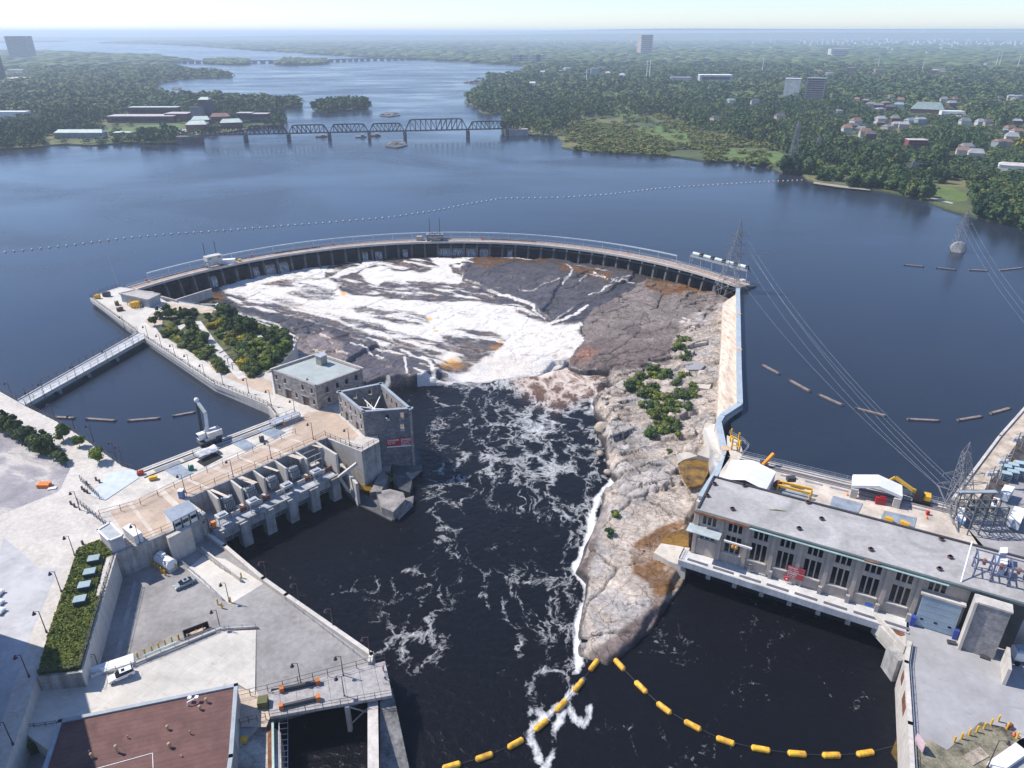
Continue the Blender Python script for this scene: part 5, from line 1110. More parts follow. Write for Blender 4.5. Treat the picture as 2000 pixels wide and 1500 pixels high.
# cars
def make_car(label, cat, pos, ax, paint, est=False, L=4.6, W=1.82, z=0, name='parked_car'):
    rz = math.atan2(ax.y, ax.x); o = thing(name, label, cat, pos, rz=rz)
    if est: prof = [(-2.3, .35), (-2.3, .95), (-2.2, 1.1), (1.0, 1.02), (2.05, .85), (2.28, .6), (2.28, .35)]; cab = [(-2.2, 1.05), (-1.9, 1.58), (.1, 1.62), (.95, 1.02)]
    else: prof = [(-2.3, .35), (-2.32, .85), (-2.2, 1.02), (-1.5, 1.06), (1.0, 1.0), (2.05, .82), (2.3, .58), (2.3, .35)]; cab = [(-1.75, 1.04), (-1.0, 1.46), (.25, 1.48), (1.1, 1.0)]
    def ext(pf, w, wt=None):
        wt = wt or w; mb = MB(); n = len(pf); zm = max(z for _, z in pf); z0_ = min(z for _, z in pf)
        ww = lambda z: w+(wt-w)*((z-z0_)/(zm-z0_))
        vs = [(x, -ww(z_)/2, z_) for x, z_ in pf]+[(x, ww(z_)/2, z_) for x, z_ in pf]
        return mb.add(vs, [tuple(range(n)), tuple(range(2*n-1, n-1, -1))]+[(i+n, (i+1) % n+n, (i+1) % n, i) for i in range(n)])
    body = ext(prof, W, W*.94).build('body', paint, o, True)
    bv = body.modifiers.new('bevel', 'BEVEL'); bv.width = .09; bv.segments = 2
    ext(cab, W*.93, W*.72).build('windows', glass('car_glass', (.01, .012, .015), .06), o, True)
    rf = [(x, z_) for x, z_ in cab[1:3]]; MB().add([(rf[0][0]-.05, -W*.36, rf[0][1]+.02), (rf[1][0]+.05, -W*.36, rf[1][1]+.02), (rf[1][0]+.05, W*.36, rf[1][1]+.02), (rf[0][0]-.05, W*.36, rf[0][1]+.02), (rf[0][0], -W*.33, rf[0][1]+.06), (rf[1][0], -W*.33, rf[1][1]+.06), (rf[1][0], W*.33, rf[1][1]+.06), (rf[0][0], W*.33, rf[0][1]+.06)], [(0, 3, 2, 1), (4, 5, 6, 7), (0, 1, 5, 4), (1, 2, 6, 5), (2, 3, 7, 6), (3, 0, 4, 7)]).build('roof', paint, o, True)
    MB().box((rf[1][0]-.6, 0, rf[0][1]+.08), (.6, .8, .03)).build('sunroof', glass('car_glass', (.01, .012, .015), .06), o, True)
    for sx in (-1.4, 1.42):
        for s in (-1, 1):
            wh = MB().tube((sx, s*(W/2-.2), .33), (sx, s*(W/2+.02), .33), .33, 14).build('wheel', DARK, o, True); MB().tube((sx, s*(W/2-.0), .33), (sx, s*(W/2+.035), .33), .2, 10).build('rim', STEEL, wh, True)
    for s in (-1, 1): MB().box((2.22, s*.65, .68), (.16, .36, .16)).build('headlight', WHITE, o, True); MB().box((-2.3, s*.7, .85), (.08, .3, .18)).build('tail_light', RED, o, True); MB().box((.85, s*(W/2+.06), 1.0), (.2, .18, .14)).build('mirror', paint, o, True)
    return o
def paintm(n, c):
    m = mat(n, c, .25, .03, 1, bmp=0); m.node_tree.nodes['Principled BSDF'].inputs['Coat Weight'].default_value = .6; return m
make_car('silver grey saloon car alone on the asphalt', 'car', P(361, 1143, PK), (P(342, 1152, PK)-P(381, 1134, PK)), paintm('silver_grey', (.26, .30, .33)))
qc = P(238, 1324, -1.25); make_car('white estate car by the rail on the white terrace', 'car', P(238, 1323, -1.35), (P(217, 1331, -1.2)-P(262, 1314, -1.5)), paintm('white_paint_gloss', (.78, .78, .8)), True, z=0)
for i, (a, b) in enumerate([(-2, 1160), (-2, 1180), (0, 1196)]): make_car('white vehicle nosing in from the left edge, %s of three' % ('topmost', 'middle', 'lowest')[i], 'car', P(a-12, b, UP), Vector((1, -.1, 0)), paintm('white_paint_gloss', (.78, .78, .8)))
o = thing('orange_barrier_stack', 'bright orange water barriers stacked on the gravel lot', 'barrier', P(85, 951, UP)); q = P(85, 952, UP)
for i in range(4):
    for j in range(2): MB().box(q+Vector((-1.2+i*.8, j*1.0, .5)), (.7, .9, 1.0), rz=.3).build('block', ORANGE, o)
solo('pallet', MB().box(P(98, 955, UP)+Vector((.6, 0, .2)), (2, 1, .3), rz=.3), WHITE, 'white slab beside the orange barriers', 'pallet')
repeats(lambda: (lambda o: (MB().box((0, 0, .45), (.45, .45, .9)).build('body', LAMPM, o, True), MB().box((0, 0, .95), (.5, .5, .1)).build('lid', DSTEEL, o, True), o)[-1])(thing('litter_bin', 'x', 'bollard block')), [(P(a, b, UP), .5) for a, b in ((139, 985), (146, 990), (162, 1063), (161, 956), (165, 960), (171, 963), (188, 938), (195, 943), (170, 946))], 'dark square posts around the paved court', 'dark square post standing on the pale paving near the intake fences')

# ================= BOTTOM LEFT: brown roof building, pier =================
BR = 1.2
rp = [(462, 1336), (115, 1407), (60, 1640), (400, 1640), (452, 1472)]
rb_ = thing('brown_roof_building', 'flat building with a brown membrane roof and grey parapet, cut by the bottom edge', 'building', P(300, 1450, PK))
G = PP([(462, 1336), (115, 1407), (92, 1490), (60, 1640), (415, 1640), (452, 1476)], BR)
G = [G[0], G[1], P(40, 1640, BR), P(440, 1560, BR), P(452, 1476, BR)]
def brm():
    m, nt, b, pos = newmat('brown_roof_membrane')
    d_ = (G[1]-G[0]).normalized(); 
    sx = nd(nt, 'ShaderNodeSeparateXYZ'); nt.links.new(pos, sx.inputs[0])
    v = mth(nt, 'ADD', mth(nt, 'MULTIPLY', sx.outputs[0], -d_.y), mth(nt, 'MULTIPLY', sx.outputs[1], d_.x)); v = mth(nt, 'ADD', v, mth(nt, 'MULTIPLY', noise(nt, pos, .5, 3), .25))
    fr = mth(nt, 'FRACT', v); ln = ramp(nt, [(0, .45), (.06, 1), (.94, 1), (1, .6)], fr)
    n = noise(nt, pos, .35, 6, .7, .5)
    c = ramp(nt, [(.3, (.085, .038, .034)), (.65, (.15, .072, .062))], n)
    nt.links.new(mixc(nt, 1, c, ln, 'MULTIPLY'), b.inputs['Base Color']); b.inputs['Roughness'].default_value = .85; return m
ce = sum(G, Vector())/len(G); MB().prism(G, PK-8, BR-.7).build('wall', CONC2, rb_)
MB().prism([ce+(q-ce)*.985 for q in G], BR-.7, BR-.35).build('roof', brm(), rb_)
MB().wall([ce+(q-ce)*.99 for q in G]+[ce+(G[0]-ce)*.99], BR-.7, BR, .7).build('parapet', GREYB, rb_)
for a, b, r, h in [(404, 1372, .3, .9), (391, 1386, .3, .8), (328, 1425, .28, .8), (332, 1460, .35, .9), (180, 1480, .3, .9), (372, 1434, .15, .8), (250, 1442, .15, .6), (230, 1470, .3, 1.6), (175, 1470, .15, .5), (355, 1478, .15, .3)]:
    q = P(a, b, BR-.35); v = MB().tube(q, q+Vector((0, 0, h)), r*.7, 8); v.sphere(q+Vector((0, 0, h)), r, 8, 5); v.build('roof_vent', mat('tan_vent', (.5, .35, .2)), rb_)
q = P(366, 1378, BR-.35); g = MB(); g.tube(q, q+Vector((.2, 0, .9)), .12, 6); g.beam(q+Vector((.2, 0, .9)), q+Vector((1.4, .8, 1)), .15, .15); g.box(q+Vector((1.5, .9, 1)), (.6, .6, .4)); g.box(q+Vector((.2, .9, .9)), (.6, .6, .4)); g.build('flood_lights', WHITE, rb_)
MB().pathbeam(PP([(175, 1505), (298, 1471), (299, 1500)], BR-.3), .09, .09).build('roof_pipe', WHITE, rb_)
solo('planting_bed', MB().prism(PP([(48, 1424), (108, 1418), (104, 1442), (30, 1462)], -1.5), -6, -1.5), mat('lawn_green', (.06, .085, .025), .95, .5, .8), 'small dark green bed left of the brown roofed building', 'planting bed')
railing('guard_rail', PP([(46, 1424), (112, 1415)], -.8), 'short rail at the lower end of the white terrace', 'guard rail', 1.0, 1.8)
solo('boundary_wall', MB().wall([P(75, 1330, -.4), P(38, 1428, -.4)], -4, .9, .5), CONC, 'pale sloping wall at the left end of the white terrace', 'wall')
# wooden pier
PR = -3.6
pr = thing('wooden_pier', 'broad grey plank pier with dark joints jutting over the water', 'pier', P(640, 1345, PR))
pp4 = PP([(524, 1352), (752, 1291), (766, 1358), (527, 1400)], PR)
def plankm():
    m, nt, b, pos = newmat('pier_planks'); d_ = (pp4[1]-pp4[0]).normalized()
    sx = nd(nt, 'ShaderNodeSeparateXYZ'); nt.links.new(pos, sx.inputs[0])
    v = mth(nt, 'ADD', mth(nt, 'MULTIPLY', sx.outputs[0], -d_.y), mth(nt, 'MULTIPLY', sx.outputs[1], d_.x)); u = mth(nt, 'ADD', mth(nt, 'MULTIPLY', sx.outputs[0], d_.x), mth(nt, 'MULTIPLY', sx.outputs[1], d_.y))
    l1 = ramp(nt, [(0, .55), (.12, 1), (1, 1)], mth(nt, 'FRACT', mth(nt, 'MULTIPLY', v, 3.2))); l2 = ramp(nt, [(0, .25), (.05, 1), (1, 1)], mth(nt, 'FRACT', mth(nt, 'MULTIPLY', u, .33)))
    c = ramp(nt, [(.3, (.24, .225, .225)), (.7, (.42, .40, .39))], noise(nt, pos, .8, 5, .65))
    nt.links.new(mixc(nt, 1, mixc(nt, 1, c, l1, 'MULTIPLY'), l2, 'MULTIPLY'), b.inputs['Base Color']); b.inputs['Roughness'].default_value = .9; return m
MB().prism(pp4, PR-.7, PR).build('deck', plankm(), pr)
d_ = (pp4[1]-pp4[0]).normalized()
for t in (.62,): 
    c = pp4[3].lerp(pp4[2], t); MB().box((c.x, c.y, -9), (.8, .8, 9.6)).build('column', CONC2, pr)
    g = MB(); g.beam(c+Vector((0, 0, -6)), c+d_*6+Vector((0, 0, -.8)), .2, .2); g.beam(c+Vector((0, 0, -.8)), c+d_*6+Vector((0, 0, -6)), .2, .2); g.build('cross_brace', STEEL, pr)
MB().prism([pp4[0].lerp(pp4[1], 0), pp4[0].lerp(pp4[1], .95), pp4[0].lerp(pp4[1], .95)+Vector((.3, -1, 0)), pp4[0]+Vector((.3, -1, 0))], -13, PR-.7).build('rear_wall', CONCD, pr)
for off, lab in ((0, 'dark beam with orange ends on the back edge of the pier'), (1, 'dark beam with orange ends on the front edge of the pier')):
    a, b = (P(551, 1350, PR), P(621, 1335, PR)) if not off else (P(550, 1384, PR), P(622, 1367, PR))
    o = thing('gate_beam', lab, 'gate beam', a, 'orange ended beams on the wooden pier'); MB().beam(a+Vector((0, 0, .45)), b+Vector((0, 0, .45)), .5, .9).build('beam', DSTEEL, o)
    for q in (a, b): MB().box(q+Vector((0, 0, .55)), (.8, .9, 1.1), ax=(d_.x, d_.y)).build('end_block', mat('burnt_orange', (.55, .16, .04)), o)
railing('wire_fence', [q for q in (pp4[0], pp4[1])], 'dark post fence on the back edge of the pier', 'fence', 2.0, 2.6, cap=14, mesh=False)
railing('wire_fence', [q for q in (pp4[3], pp4[2])], 'dark post fence on the front edge of the pier', 'fence', 1.5, 3, mesh=False)
railing('wire_fence', PP([(455, 1368), (524, 1352)], PK), 'dark post fence between the brown roofed building and the pier', 'fence', 2, 2.6, mesh=False)
railing('gate_fence', PP([(470, 1418), (490, 1412), (520, 1406)], PK), 'maroon gate below the brown roofed building corner', 'gate', 1.8, 1.2, mat_=LAMPM)
# people and bikes at the pier tip
def person(p, top, bottom, label, rz=0, name='person'):
    o = thing(name, label, 'person', p, 'visitors at the tip of the pier', rz=rz)
    vs = [(0, 0, .93), (.10, 0, .5), (.11, .02, .06), (-.10, 0, .5), (-.11, .02, .06), (0, 0, 1.25), (0, 0, 1.45), (0, .02, 1.55), (0, .03, 1.68), (.2, 0, 1.4), (.26, .12, 1.12), (.2, .3, .98), (-.2, 0, 1.4), (-.26, .12, 1.12), (-.2, .3, .98)]
    es = [(0, 1), (1, 2), (0, 3), (3, 4), (0, 5), (5, 6), (6, 7), (7, 8), (6, 9), (9, 10), (10, 11), (6, 12), (12, 13), (13, 14)]
    rad = [.16, .09, .06, .09, .06, .17, .13, .06, .11, .07, .05, .04, .07, .05, .04]
    me = bpy.data.meshes.new('body'); me.from_pydata(vs, es, []); b = bpy.data.objects.new('body', me); SC.collection.objects.link(b)
    md = b.modifiers.new('s', 'SKIN'); [setattr(v, 'radius', (r, r)) for v, r in zip(me.skin_vertices[0].data, rad)] if me.skin_vertices else None
    return o, b, rad
def add_person(p, top, label, rz, trousers):
    o = thing('person', label, 'person', p, None, rz=rz)
    bm = bmesh.new(); 
    vs = [(0, 0, .93), (.10, 0, .5), (.11, .02, .06), (-.10, 0, .5), (-.11, .02, .06), (0, 0, 1.25), (0, 0, 1.45), (0, .02, 1.55), (0, .03, 1.68), (.2, 0, 1.4), (.26, .12, 1.12), (.2, .3, .98), (-.2, 0, 1.4), (-.26, .12, 1.12), (-.2, .3, .98)]
    es = [(0, 1), (1, 2), (0, 3), (3, 4), (0, 5), (5, 6), (6, 7), (7, 8), (6, 9), (9, 10), (10, 11), (6, 12), (12, 13), (13, 14)]
    rad = [.15, .09, .06, .09, .06, .16, .13, .06, .11, .07, .05, .04, .07, .05, .04]
    bm.free(); me = bpy.data.meshes.new('body'); me.from_pydata(vs, es, []); b = bpy.data.objects.new('body', me); SC.collection.objects.link(b)
    b.modifiers.new('s', 'SKIN'); b.modifiers.new('u', 'SUBSURF').levels = 1
    if not me.skin_vertices:
        bpy.context.view_layer.objects.active = b
    if me.skin_vertices:
        for v, r in zip(me.skin_vertices[0].data, rad): v.radius = (r, r)
        me.skin_vertices[0].data[0].use_root = True
    dg = bpy.context.evaluated_depsgraph_get(); m2 = bpy.data.meshes.new_from_object(b.evaluated_get(dg)); bpy.data.objects.remove(b)
    skin = mat('skin_tone', (.45, .28, .20)); m2.materials.clear()
    for mm in (trousers, top, skin, mat('dark_hair', (.03, .02, .015))): m2.materials.append(mm)
    for f in m2.polygons:
        z = f.center.z; f.material_index = 0 if z < .92 else (1 if z < 1.47 and (f.center.y < .2) else (3 if z > 1.66 else 2))
        f.use_smooth = True
    link('body', m2, o, True); return o
def add_bike(p, rz, frame, label):
    o = thing('bicycle', label, 'bicycle', p, rz=rz)
    for x in (-.52, .52):
        g = MB(); n = 16
        for i in range(n): a = 2*math.pi*i/n; b = 2*math.pi*(i+1)/n; g.tube((x+.34*math.cos(a), 0, .34+.34*math.sin(a)), (x+.34*math.cos(b), 0, .34+.34*math.sin(b)), .022, 5)
        for i in range(8): a = 2*math.pi*i/8; g.tube((x, 0, .34), (x+.33*math.cos(a), 0, .34+.33*math.sin(a)), .006, 3)
        g.build('wheel', DARK, o, True)
    g = MB()
    for a, b in [((-.52, 0, .34), (-.05, 0, .3)), ((-.52, 0, .34), (-.15, 0, .8)), ((-.05, 0, .3), (-.18, 0, .88)), ((-.05, 0, .3), (.38, 0, .78)), ((-.15, 0, .8), (.38, 0, .82)), ((.52, 0, .34), (.36, 0, .98))]: g.tube(a, b, .025, 6)
    g.build('frame', frame, o, True); MB().box((-.2, 0, .92), (.26, .12, .05)).build('saddle', DARK, o, True); MB().tube((.34, -.28, 1.0), (.34, .28, 1.0), .02, 6).build('handlebar', DSTEEL, o, True); return o
add_person(P(749, 1311, PR), mat('red_shirt', (.4, .05, .08)), 'person in a red top at the far edge of the pier tip', 1.9, mat('dark_blue', (.03, .04, .08)))
add_person(P(753, 1327, PR), WHITE, 'person in a white top beside the bicycles on the pier tip', 2.4, mat('dark_blue', (.03, .04, .08)))
add_bike(P(751, 1320, PR), 1.7, RED, 'bicycle between the two visitors on the pier tip'); add_bike(P(757, 1334, PR), .3, WHITE, 'nearest bicycle at the corner of the pier tip')
# abutment and pit
ab = thing('pier_abutment', 'tall cream concrete abutment with a sloping dark side under the pier', 'abutment', P(730, 1420, -6))
MB().prism(PP([(718, 1370), (738, 1369), (742, 1640), (718, 1640)], -5.0), -14, -5.0).build('wall', CONC, ab)
MB().add([P(742, 1372, -5.2), P(766, 1344, -4.4), P(812, 1560, -11.5), P(742, 1640, -11.5), P(742, 1640, -5.2), P(766, 1344, -14), P(742, 1372, -14), P(742, 1640, -14), P(812, 1560, -14)], [(0, 1, 2), (0, 2, 3, 4), (1, 5, 8, 2), (0, 6, 5, 1)]).build('buttress', CONCD, ab)
solo('pit_floor', MB().prism(PP([(560, 1440), (725, 1440), (725, 1700), (520, 1700), (540, 1500)], -11.3), -13, -11.3), mat('sand_floor', (.36, .32, .26), .95, .3), 'sunlit sandy floor of the pit under the pier', 'pit floor')
lw = thing('lower_gallery', 'cream and grey gallery wall with pipes left of the dark pit', 'gallery', P(530, 1450, -5)); MB().prism(PP([(468, 1422), (522, 1412), (548, 1430), (552, 1640), (430, 1640), (448, 1500)], -5), -14, -5).build('block', mat('gallery_cream', (.40, .37, .32), .9, .4), lw)
MB().pathbeam([q+Vector((0, 0, .3)) for q in PP([(533, 1414), (536, 1640)], -4.6)], .4, .4).build('green_pipe', mat('mint', (.40, .52, .46)), lw); MB().prism([q for q in PP([(523, 1416), (532, 1414), (534, 1640), (523, 1640)], -4.7)], -5, -4.7).build('rusty_strip', RUST, lw)
g = MB()
for k in range(14): a = P(545, 1402+k*11, -5); b = P(562, 1400+k*11, -7); g.beam(a, b, .12, .12); g.beam(a, P(545, 1402+k*11+11, -5), .12, .12); g.beam(b, P(562, 1400+k*11+11, -7), .12, .12)
g.build('stair_frame', STEEL, lw)
genset('yellow_box', (477, 1450), (1.0, 1.0, .9), YELLOW, 'small yellow box in the passage beside the brown roofed building', 'box', 0, -5, False)
genset('skip_bin', (515, 1378), (1.8, 1.8, 1.5), mat('olive_bin', (.12, .12, .04)), 'olive bin at the left end of the wooden pier', 'bin', .2, PK, False)
# rocks at outlet below ruin
def slabrock(pts, z0, label, m=None, name='rock_slab'):
    V = [P(*q) for q in pts]; return solo(name, MB().prism([(v.x, v.y, v.z) for v in V], z0), m or ROCKPLAIN, label, 'rock')
ROCKPLAIN = mat('grey_ledge_rock', (.27, .25, .24), .9, .35, .35, bmp=.6)
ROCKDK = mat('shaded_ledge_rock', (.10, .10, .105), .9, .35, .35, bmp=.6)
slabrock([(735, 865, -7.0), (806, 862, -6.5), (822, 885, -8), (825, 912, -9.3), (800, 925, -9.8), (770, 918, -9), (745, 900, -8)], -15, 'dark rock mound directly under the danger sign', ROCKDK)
slabrock([(735, 960, -8), (762, 955, -7.5), (788, 962, -7), (792, 975, -7.5), (768, 1000, -8), (745, 990, -8)], -15, 'big angular grey block at the outlet point')
slabrock([(785, 975, -9.8), (808, 968, -9.5), (806, 985, -10.2), (778, 1013, -10.4), (770, 1000, -10)], -15, 'flat pale slab at the very tip of the outlet rocks')
slabrock([(752, 900, -7.5), (765, 897, -7), (760, 930, -8), (745, 958, -8.5), (722, 962, -8.5), (738, 930, -8)], -15, 'long pale tilted slab beside the golden pool')
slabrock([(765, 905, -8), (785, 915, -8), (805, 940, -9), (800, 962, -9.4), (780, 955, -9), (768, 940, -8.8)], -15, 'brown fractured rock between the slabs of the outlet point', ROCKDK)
slabrock([(790, 925, -9.5), (822, 905, -9.5), (825, 915, -10.2), (800, 938, -10.3)], -15, 'cream wet slab edging the river below the ruin')
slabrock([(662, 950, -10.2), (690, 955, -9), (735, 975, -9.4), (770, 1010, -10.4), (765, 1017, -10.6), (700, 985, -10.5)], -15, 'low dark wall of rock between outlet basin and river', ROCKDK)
solo('golden_pool', MB().prism(PP([(690, 925), (715, 915), (732, 930), (725, 960), (700, 955)], -9.2), -12, -9.2), mat('golden_water', (.22, .12, .01), .15, .3, .3), None, None, kind='structure')
# ================= RIGHT SIDE =================
def bedz(a, b):
    z = -4.0
    for _ in range(4): q = P(a, b, z); z = float(np.clip(tpseval(np.array([q.x]), np.array([q.y]))[0], -11, -.5))
    return z
# retaining wall with conduit walkway
RW = [(1441, 566), (1442, 640), (1443, 720), (1445, 792), (1410, 815), (1403, 828), (1412, 872), (1420, 896), (1398, 928), (1368, 975)]
wallp = PP(RW, 1.6)
rwt = thing('reservoir_wall', 'long wall with a pale blue grey conduit on top between rock flat and reservoir', 'wall', wallp[2])
MB().wall(wallp, -9, 1.2, 1.6).build('wall', CONC, rwt)
MB().pathbeam([q+Vector((0, 0, .45)) for q in wallp], 1.7, .9).build('conduit', mat('blue_conduit', (.37, .43, .48), .5, .1, .5), rwt)
k = MB(); [k.box(q+Vector((.0, 0, .95)), (1.9, 2.2, .15)) for q in (wallp[0].lerp(wallp[1], .7), wallp[1].lerp(wallp[2], .6), wallp[6].lerp(wallp[7], .4))]; k.build('patch_plate', mat('orange_patch', (.62, .42, .25)), rwt)
sp1 = [P(1412, 592, -1.2), P(1437, 575, -.3), P(1441, 640, -.2), P(1442, 720, -.2), P(1443, 785, -.2), P(1411, 812, -.2), P(1401, 830, -1.2), P(1402, 796, -2.2), P(1405, 730, -2.2), P(1410, 650, -1.6)]
def apronm():
    m, nt, b, pos = newmat('cream_apron'); mp = nd(nt, 'ShaderNodeMapping'); mp.inputs['Scale'].default_value = (.5, .06, .5); nt.links.new(pos, mp.inputs[0])
    n = noise(nt, mp.outputs[0], 2, 6, .65, .3); n2 = noise(nt, pos, .5, 5, .6)
    c = ramp(nt, [(.3, (.36, .25, .17)), (.5, (.56, .47, .38)), (.7, (.62, .56, .48))], n)
    nt.links.new(mixc(nt, 1, c, ramp(nt, [(.3, .85), (.7, 1.1)], n2), 'MULTIPLY'), b.inputs['Base Color']); b.inputs['Roughness'].default_value = .9; return m
APR = apronm()
solo('spill_apron', MB().prism([tuple(q) for q in sp1], -9), APR, 'long cream stained concrete apron beside the conduit wall', 'apron')
slabs = [([(1331, 618), (1352, 625), (1358, 640), (1338, 636), (1325, 628)], -2.2), ([(1365, 723), (1390, 722), (1391, 745), (1385, 760), (1359, 757), (1360, 740)], -2.3), ([(1351, 665), (1380, 655), (1396, 653), (1380, 668), (1356, 672)], -2.4), ([(1378, 826), (1398, 828), (1392, 850), (1370, 848)], -2.2)]
for i, (pp_, z) in enumerate(slabs): slabrock([(a, b, bedz(a, b)+.55) for a, b in pp_], -7, ('cream flat slab in the upper rock field near the dam end', 'largest cream flat slab beside the apron', 'long narrow cream slab beside the apron', 'cream slab near the bend of the conduit wall')[i], mat('cream_slab', (.52, .47, .41), .9, .12, .4, bmp=.4))
slabrock([(a, b, bedz(a, b)+.35) for a, b in ((1333, 710), (1352, 704), (1378, 712), (1368, 722), (1345, 722))], -7, 'smooth grey slab above the bushes', mat('smooth_grey', (.30, .29, .30), .9, .1))
# buttress walls near the pool
bt_ = thing('spillway_buttress', 'angular pale concrete buttress beside the amber pool', 'buttress', P(1390, 890, -4))
MB().prism([P(1375, 836, -2), P(1401, 826, -1), P(1410, 868, .6), P(1415, 895, .6), P(1388, 868, -.5)], -9).build('block', CONC, bt_)
MB().prism([P(1386, 868, -1.2), P(1390, 868, -1.2), P(1413, 897, -.5), P(1398, 925, -1.5), P(1384, 918, -5.5)], -9.5).build('fin', CONC2, bt_)
slabrock([(1362, 888, -3.2), (1380, 868, -2.6), (1386, 875, -3), (1384, 895, -4)], -9, 'angular tan block against the buttress', mat('cream_slab', (.52, .47, .41)))
slabrock([(1325, 885, -4.2), (1345, 883, -3.6), (1362, 890, -4), (1335, 898, -5), (1324, 905, -5)], -9, 'rounded cream boulder above the amber pool', mat('cream_slab', (.52, .47, .41)))
POOL = mat('amber_water', (.20, .11, .015), .08, .6, .35, col2=(.05, .03, .008))
def surf2(name, pts, z, m): return solo(name, MB().prism(PP(pts, z), z-.5, z), m, None, None, kind='structure')
surf2('amber_pool', [(1325, 905), (1340, 898), (1384, 895), (1384, 922), (1372, 945), (1345, 952), (1335, 935)], -5.2, POOL)
surf2('amber_pool', [(1292, 1055), (1310, 1040), (1345, 1030), (1345, 1068), (1320, 1066), (1290, 1062)], -6.6, POOL)
slabrock([(1277, 1079, -6.4), (1291, 1061, -6.2), (1347, 1070, -5.4), (1340, 1108, -6.2), (1306, 1096, -6.6)], -10, 'bright cream slab below the corner of the powerhouse', mat('cream_slab', (.52, .47, .41)))
for i, (a, b, z, r) in enumerate([(1180, 838, -9, 5.0), (1172, 885, -9.8, 2), (1195, 905, -9.6, 2.6), (1187, 922, -9.8, 2)]):
    o = thing('boulder', ('large rounded tan boulder at the foam edge', 'small cream boulder low on the foam edge', 'rounded cream boulder where the white foam band begins', 'lowest cream boulder of the foam edge')[i], 'boulder', P(a, b, z))
    bm = bmesh.new(); bmesh.ops.create_icosphere(bm, subdivisions=3, radius=r*.62)
    for v in bm.verts: v.co *= 1+.35*(mnoise.noise(v.co*.45+Vector((i*7, 0, 0)))); v.co.z *= .7
    me = bpy.data.meshes.new('rock'); bm.to_mesh(me); bm.free(); me.materials.append(mat('tan_boulder', (.40, .33, .26), .85, .3, .5, bmp=.5)); link('rock', me, o, True)
# the long tip slabs: left strip
slabrock([(1200, 950, -7.6), (1216, 948, -7.4), (1195, 1075, -8.4), (1172, 1125, -9.2), (1135, 1108, -9.6), (1160, 1030, -8.6)], -15, 'long tan ledge running beside the white foam on the rock point', mat('tan_ledge', (.33, .28, .25), .9, .3, .3, bmp=.6))
# ---- powerhouse
RZ_ = 9.0
f0, f1 = P(1365, 993, RZ_), P(1980, 1168, RZ_); g0, g1 = P(1398, 933, RZ_), P(1995, 1094, RZ_)
fd = (f1-f0).normalized(); fn = Vector((fd.y, -fd.x, 0))
if fn.y > 0: fn = -fn
DP = abs((g0-f0).dot(fn))
f1 = f0+fd*66; g0 = f0-fn*DP; g1 = f1-fn*DP
FZ = -4.0
pw = thing('powerhouse', 'long beige concrete powerhouse with a flat grey roof and tall triple windows', 'powerhouse', f0+Vector((0, 0, FZ-RZ_)))
def WF(u, v, z): return Vector((f0.x, f0.y, z))+fd*u+fn*v
Lw = (P(1861, 1136, RZ_)-f0).dot(fd)+3.6
wallm = mat('powerhouse_wall', (.42, .345, .285), .9, .3, .22, col2=(.29, .26, .24), streak=True)
nbay = 9; bw = 5.75
ops = []
bays = [P(a, b, 6.5) for a, b in ((1387, 1015), (1438, 1030), (1488, 1046), (1540, 1062), (1592, 1077), (1646, 1094), (1706, 1110), (1766, 1130), (1830, 1147))]
bu = [(q-f0).dot(fd) for q in [P(1387, 1016, 6.3), P(1437, 1031, 6.3), P(1487, 1046, 6.3), P(1539, 1062, 6.3), P(1593, 1078, 6.3), P(1648, 1094, 6.3), P(1706, 1112, 6.3), P(1767, 1130, 6.3), P(1831, 1148, 6.3)]]
print('bays', [round(u, 1) for u in bu], Lw, DP)
for i, u in enumerate(bu):
    for k in (-1, 0, 1):
        ops.append((u+k*1.15-.42, u+k*1.15+.42, 5.1, 7.4))
        if i < 8: ops.append((u+k*1.25-.48, u+k*1.25+.48, (-.8 if i > 0 else .9), 3.9 if i != 0 else 3.4))
wall_openings(f0, WF(Lw, 0, 0), FZ, RZ_-.3, .6, ops, -fn, wallm).build('wall', wallm, pw)
wgl = glass('window_black', (.008, .009, .012), .2)
for (u0, u1, za, zb) in ops:
    c = WF((u0+u1)/2, -.35, (za+zb)/2); wd = MB().box(c, (u1-u0, .06, zb-za), ax=(fd.x, fd.y)).build('window', wgl, pw)
k = MB()
for i in range(len(bu)):
    u = (bu[i]+bu[i-1])/2 if i else bu[0]-2.9; k.box(WF(u, .2, (FZ+RZ_)/2-.3), (.9, .45, RZ_-FZ-.9), ax=(fd.x, fd.y)); 
k.build('pilaster', wallm, pw)
for i, u in enumerate(bu[:8]): MB().box(WF(u, .15, -1.1 if i else .65), (4.2, .4, .3), ax=(fd.x, fd.y)).build('sill', CONC, pw)
solo_w = MB().prism([WF(0, -.62, 0), WF(Lw, -.62, 0), WF(Lw, -DP, 0), WF(0, -DP, 0)], FZ-4, RZ_-.3); solo_w.build('inner_block', wallm, pw)
def roofm():
    m, nt, b, pos = newmat('powerhouse_roof'); n = noise(nt, pos, .09, 7, .6, 1.2); n2 = noise(nt, pos, .9, 5, .65)
    c = ramp(nt, [(.3, (.25, .24, .235)), (.55, (.36, .345, .34)), (.75, (.46, .45, .44))], n)
    nt.links.new(mixc(nt, 1, c, ramp(nt, [(.3, .85), (.7, 1.12)], n2), 'MULTIPLY'), b.inputs['Base Color']); b.inputs['Roughness'].default_value = .9; return m
RFM = roofm()
MB().prism([WF(-.5, .5, 0), WF(66, .5, 0), WF(66, -DP-.4, 0), WF(-.5, -DP-.4, 0)], RZ_-.3, RZ_).build('roof', RFM, pw)
k = MB().beam(WF(-.5, .75, RZ_-.35), WF(66, .75, RZ_-.35), .5, .55); k.build('eaves', mat('dark_green_eaves', (.10, .13, .13), .6), pw)
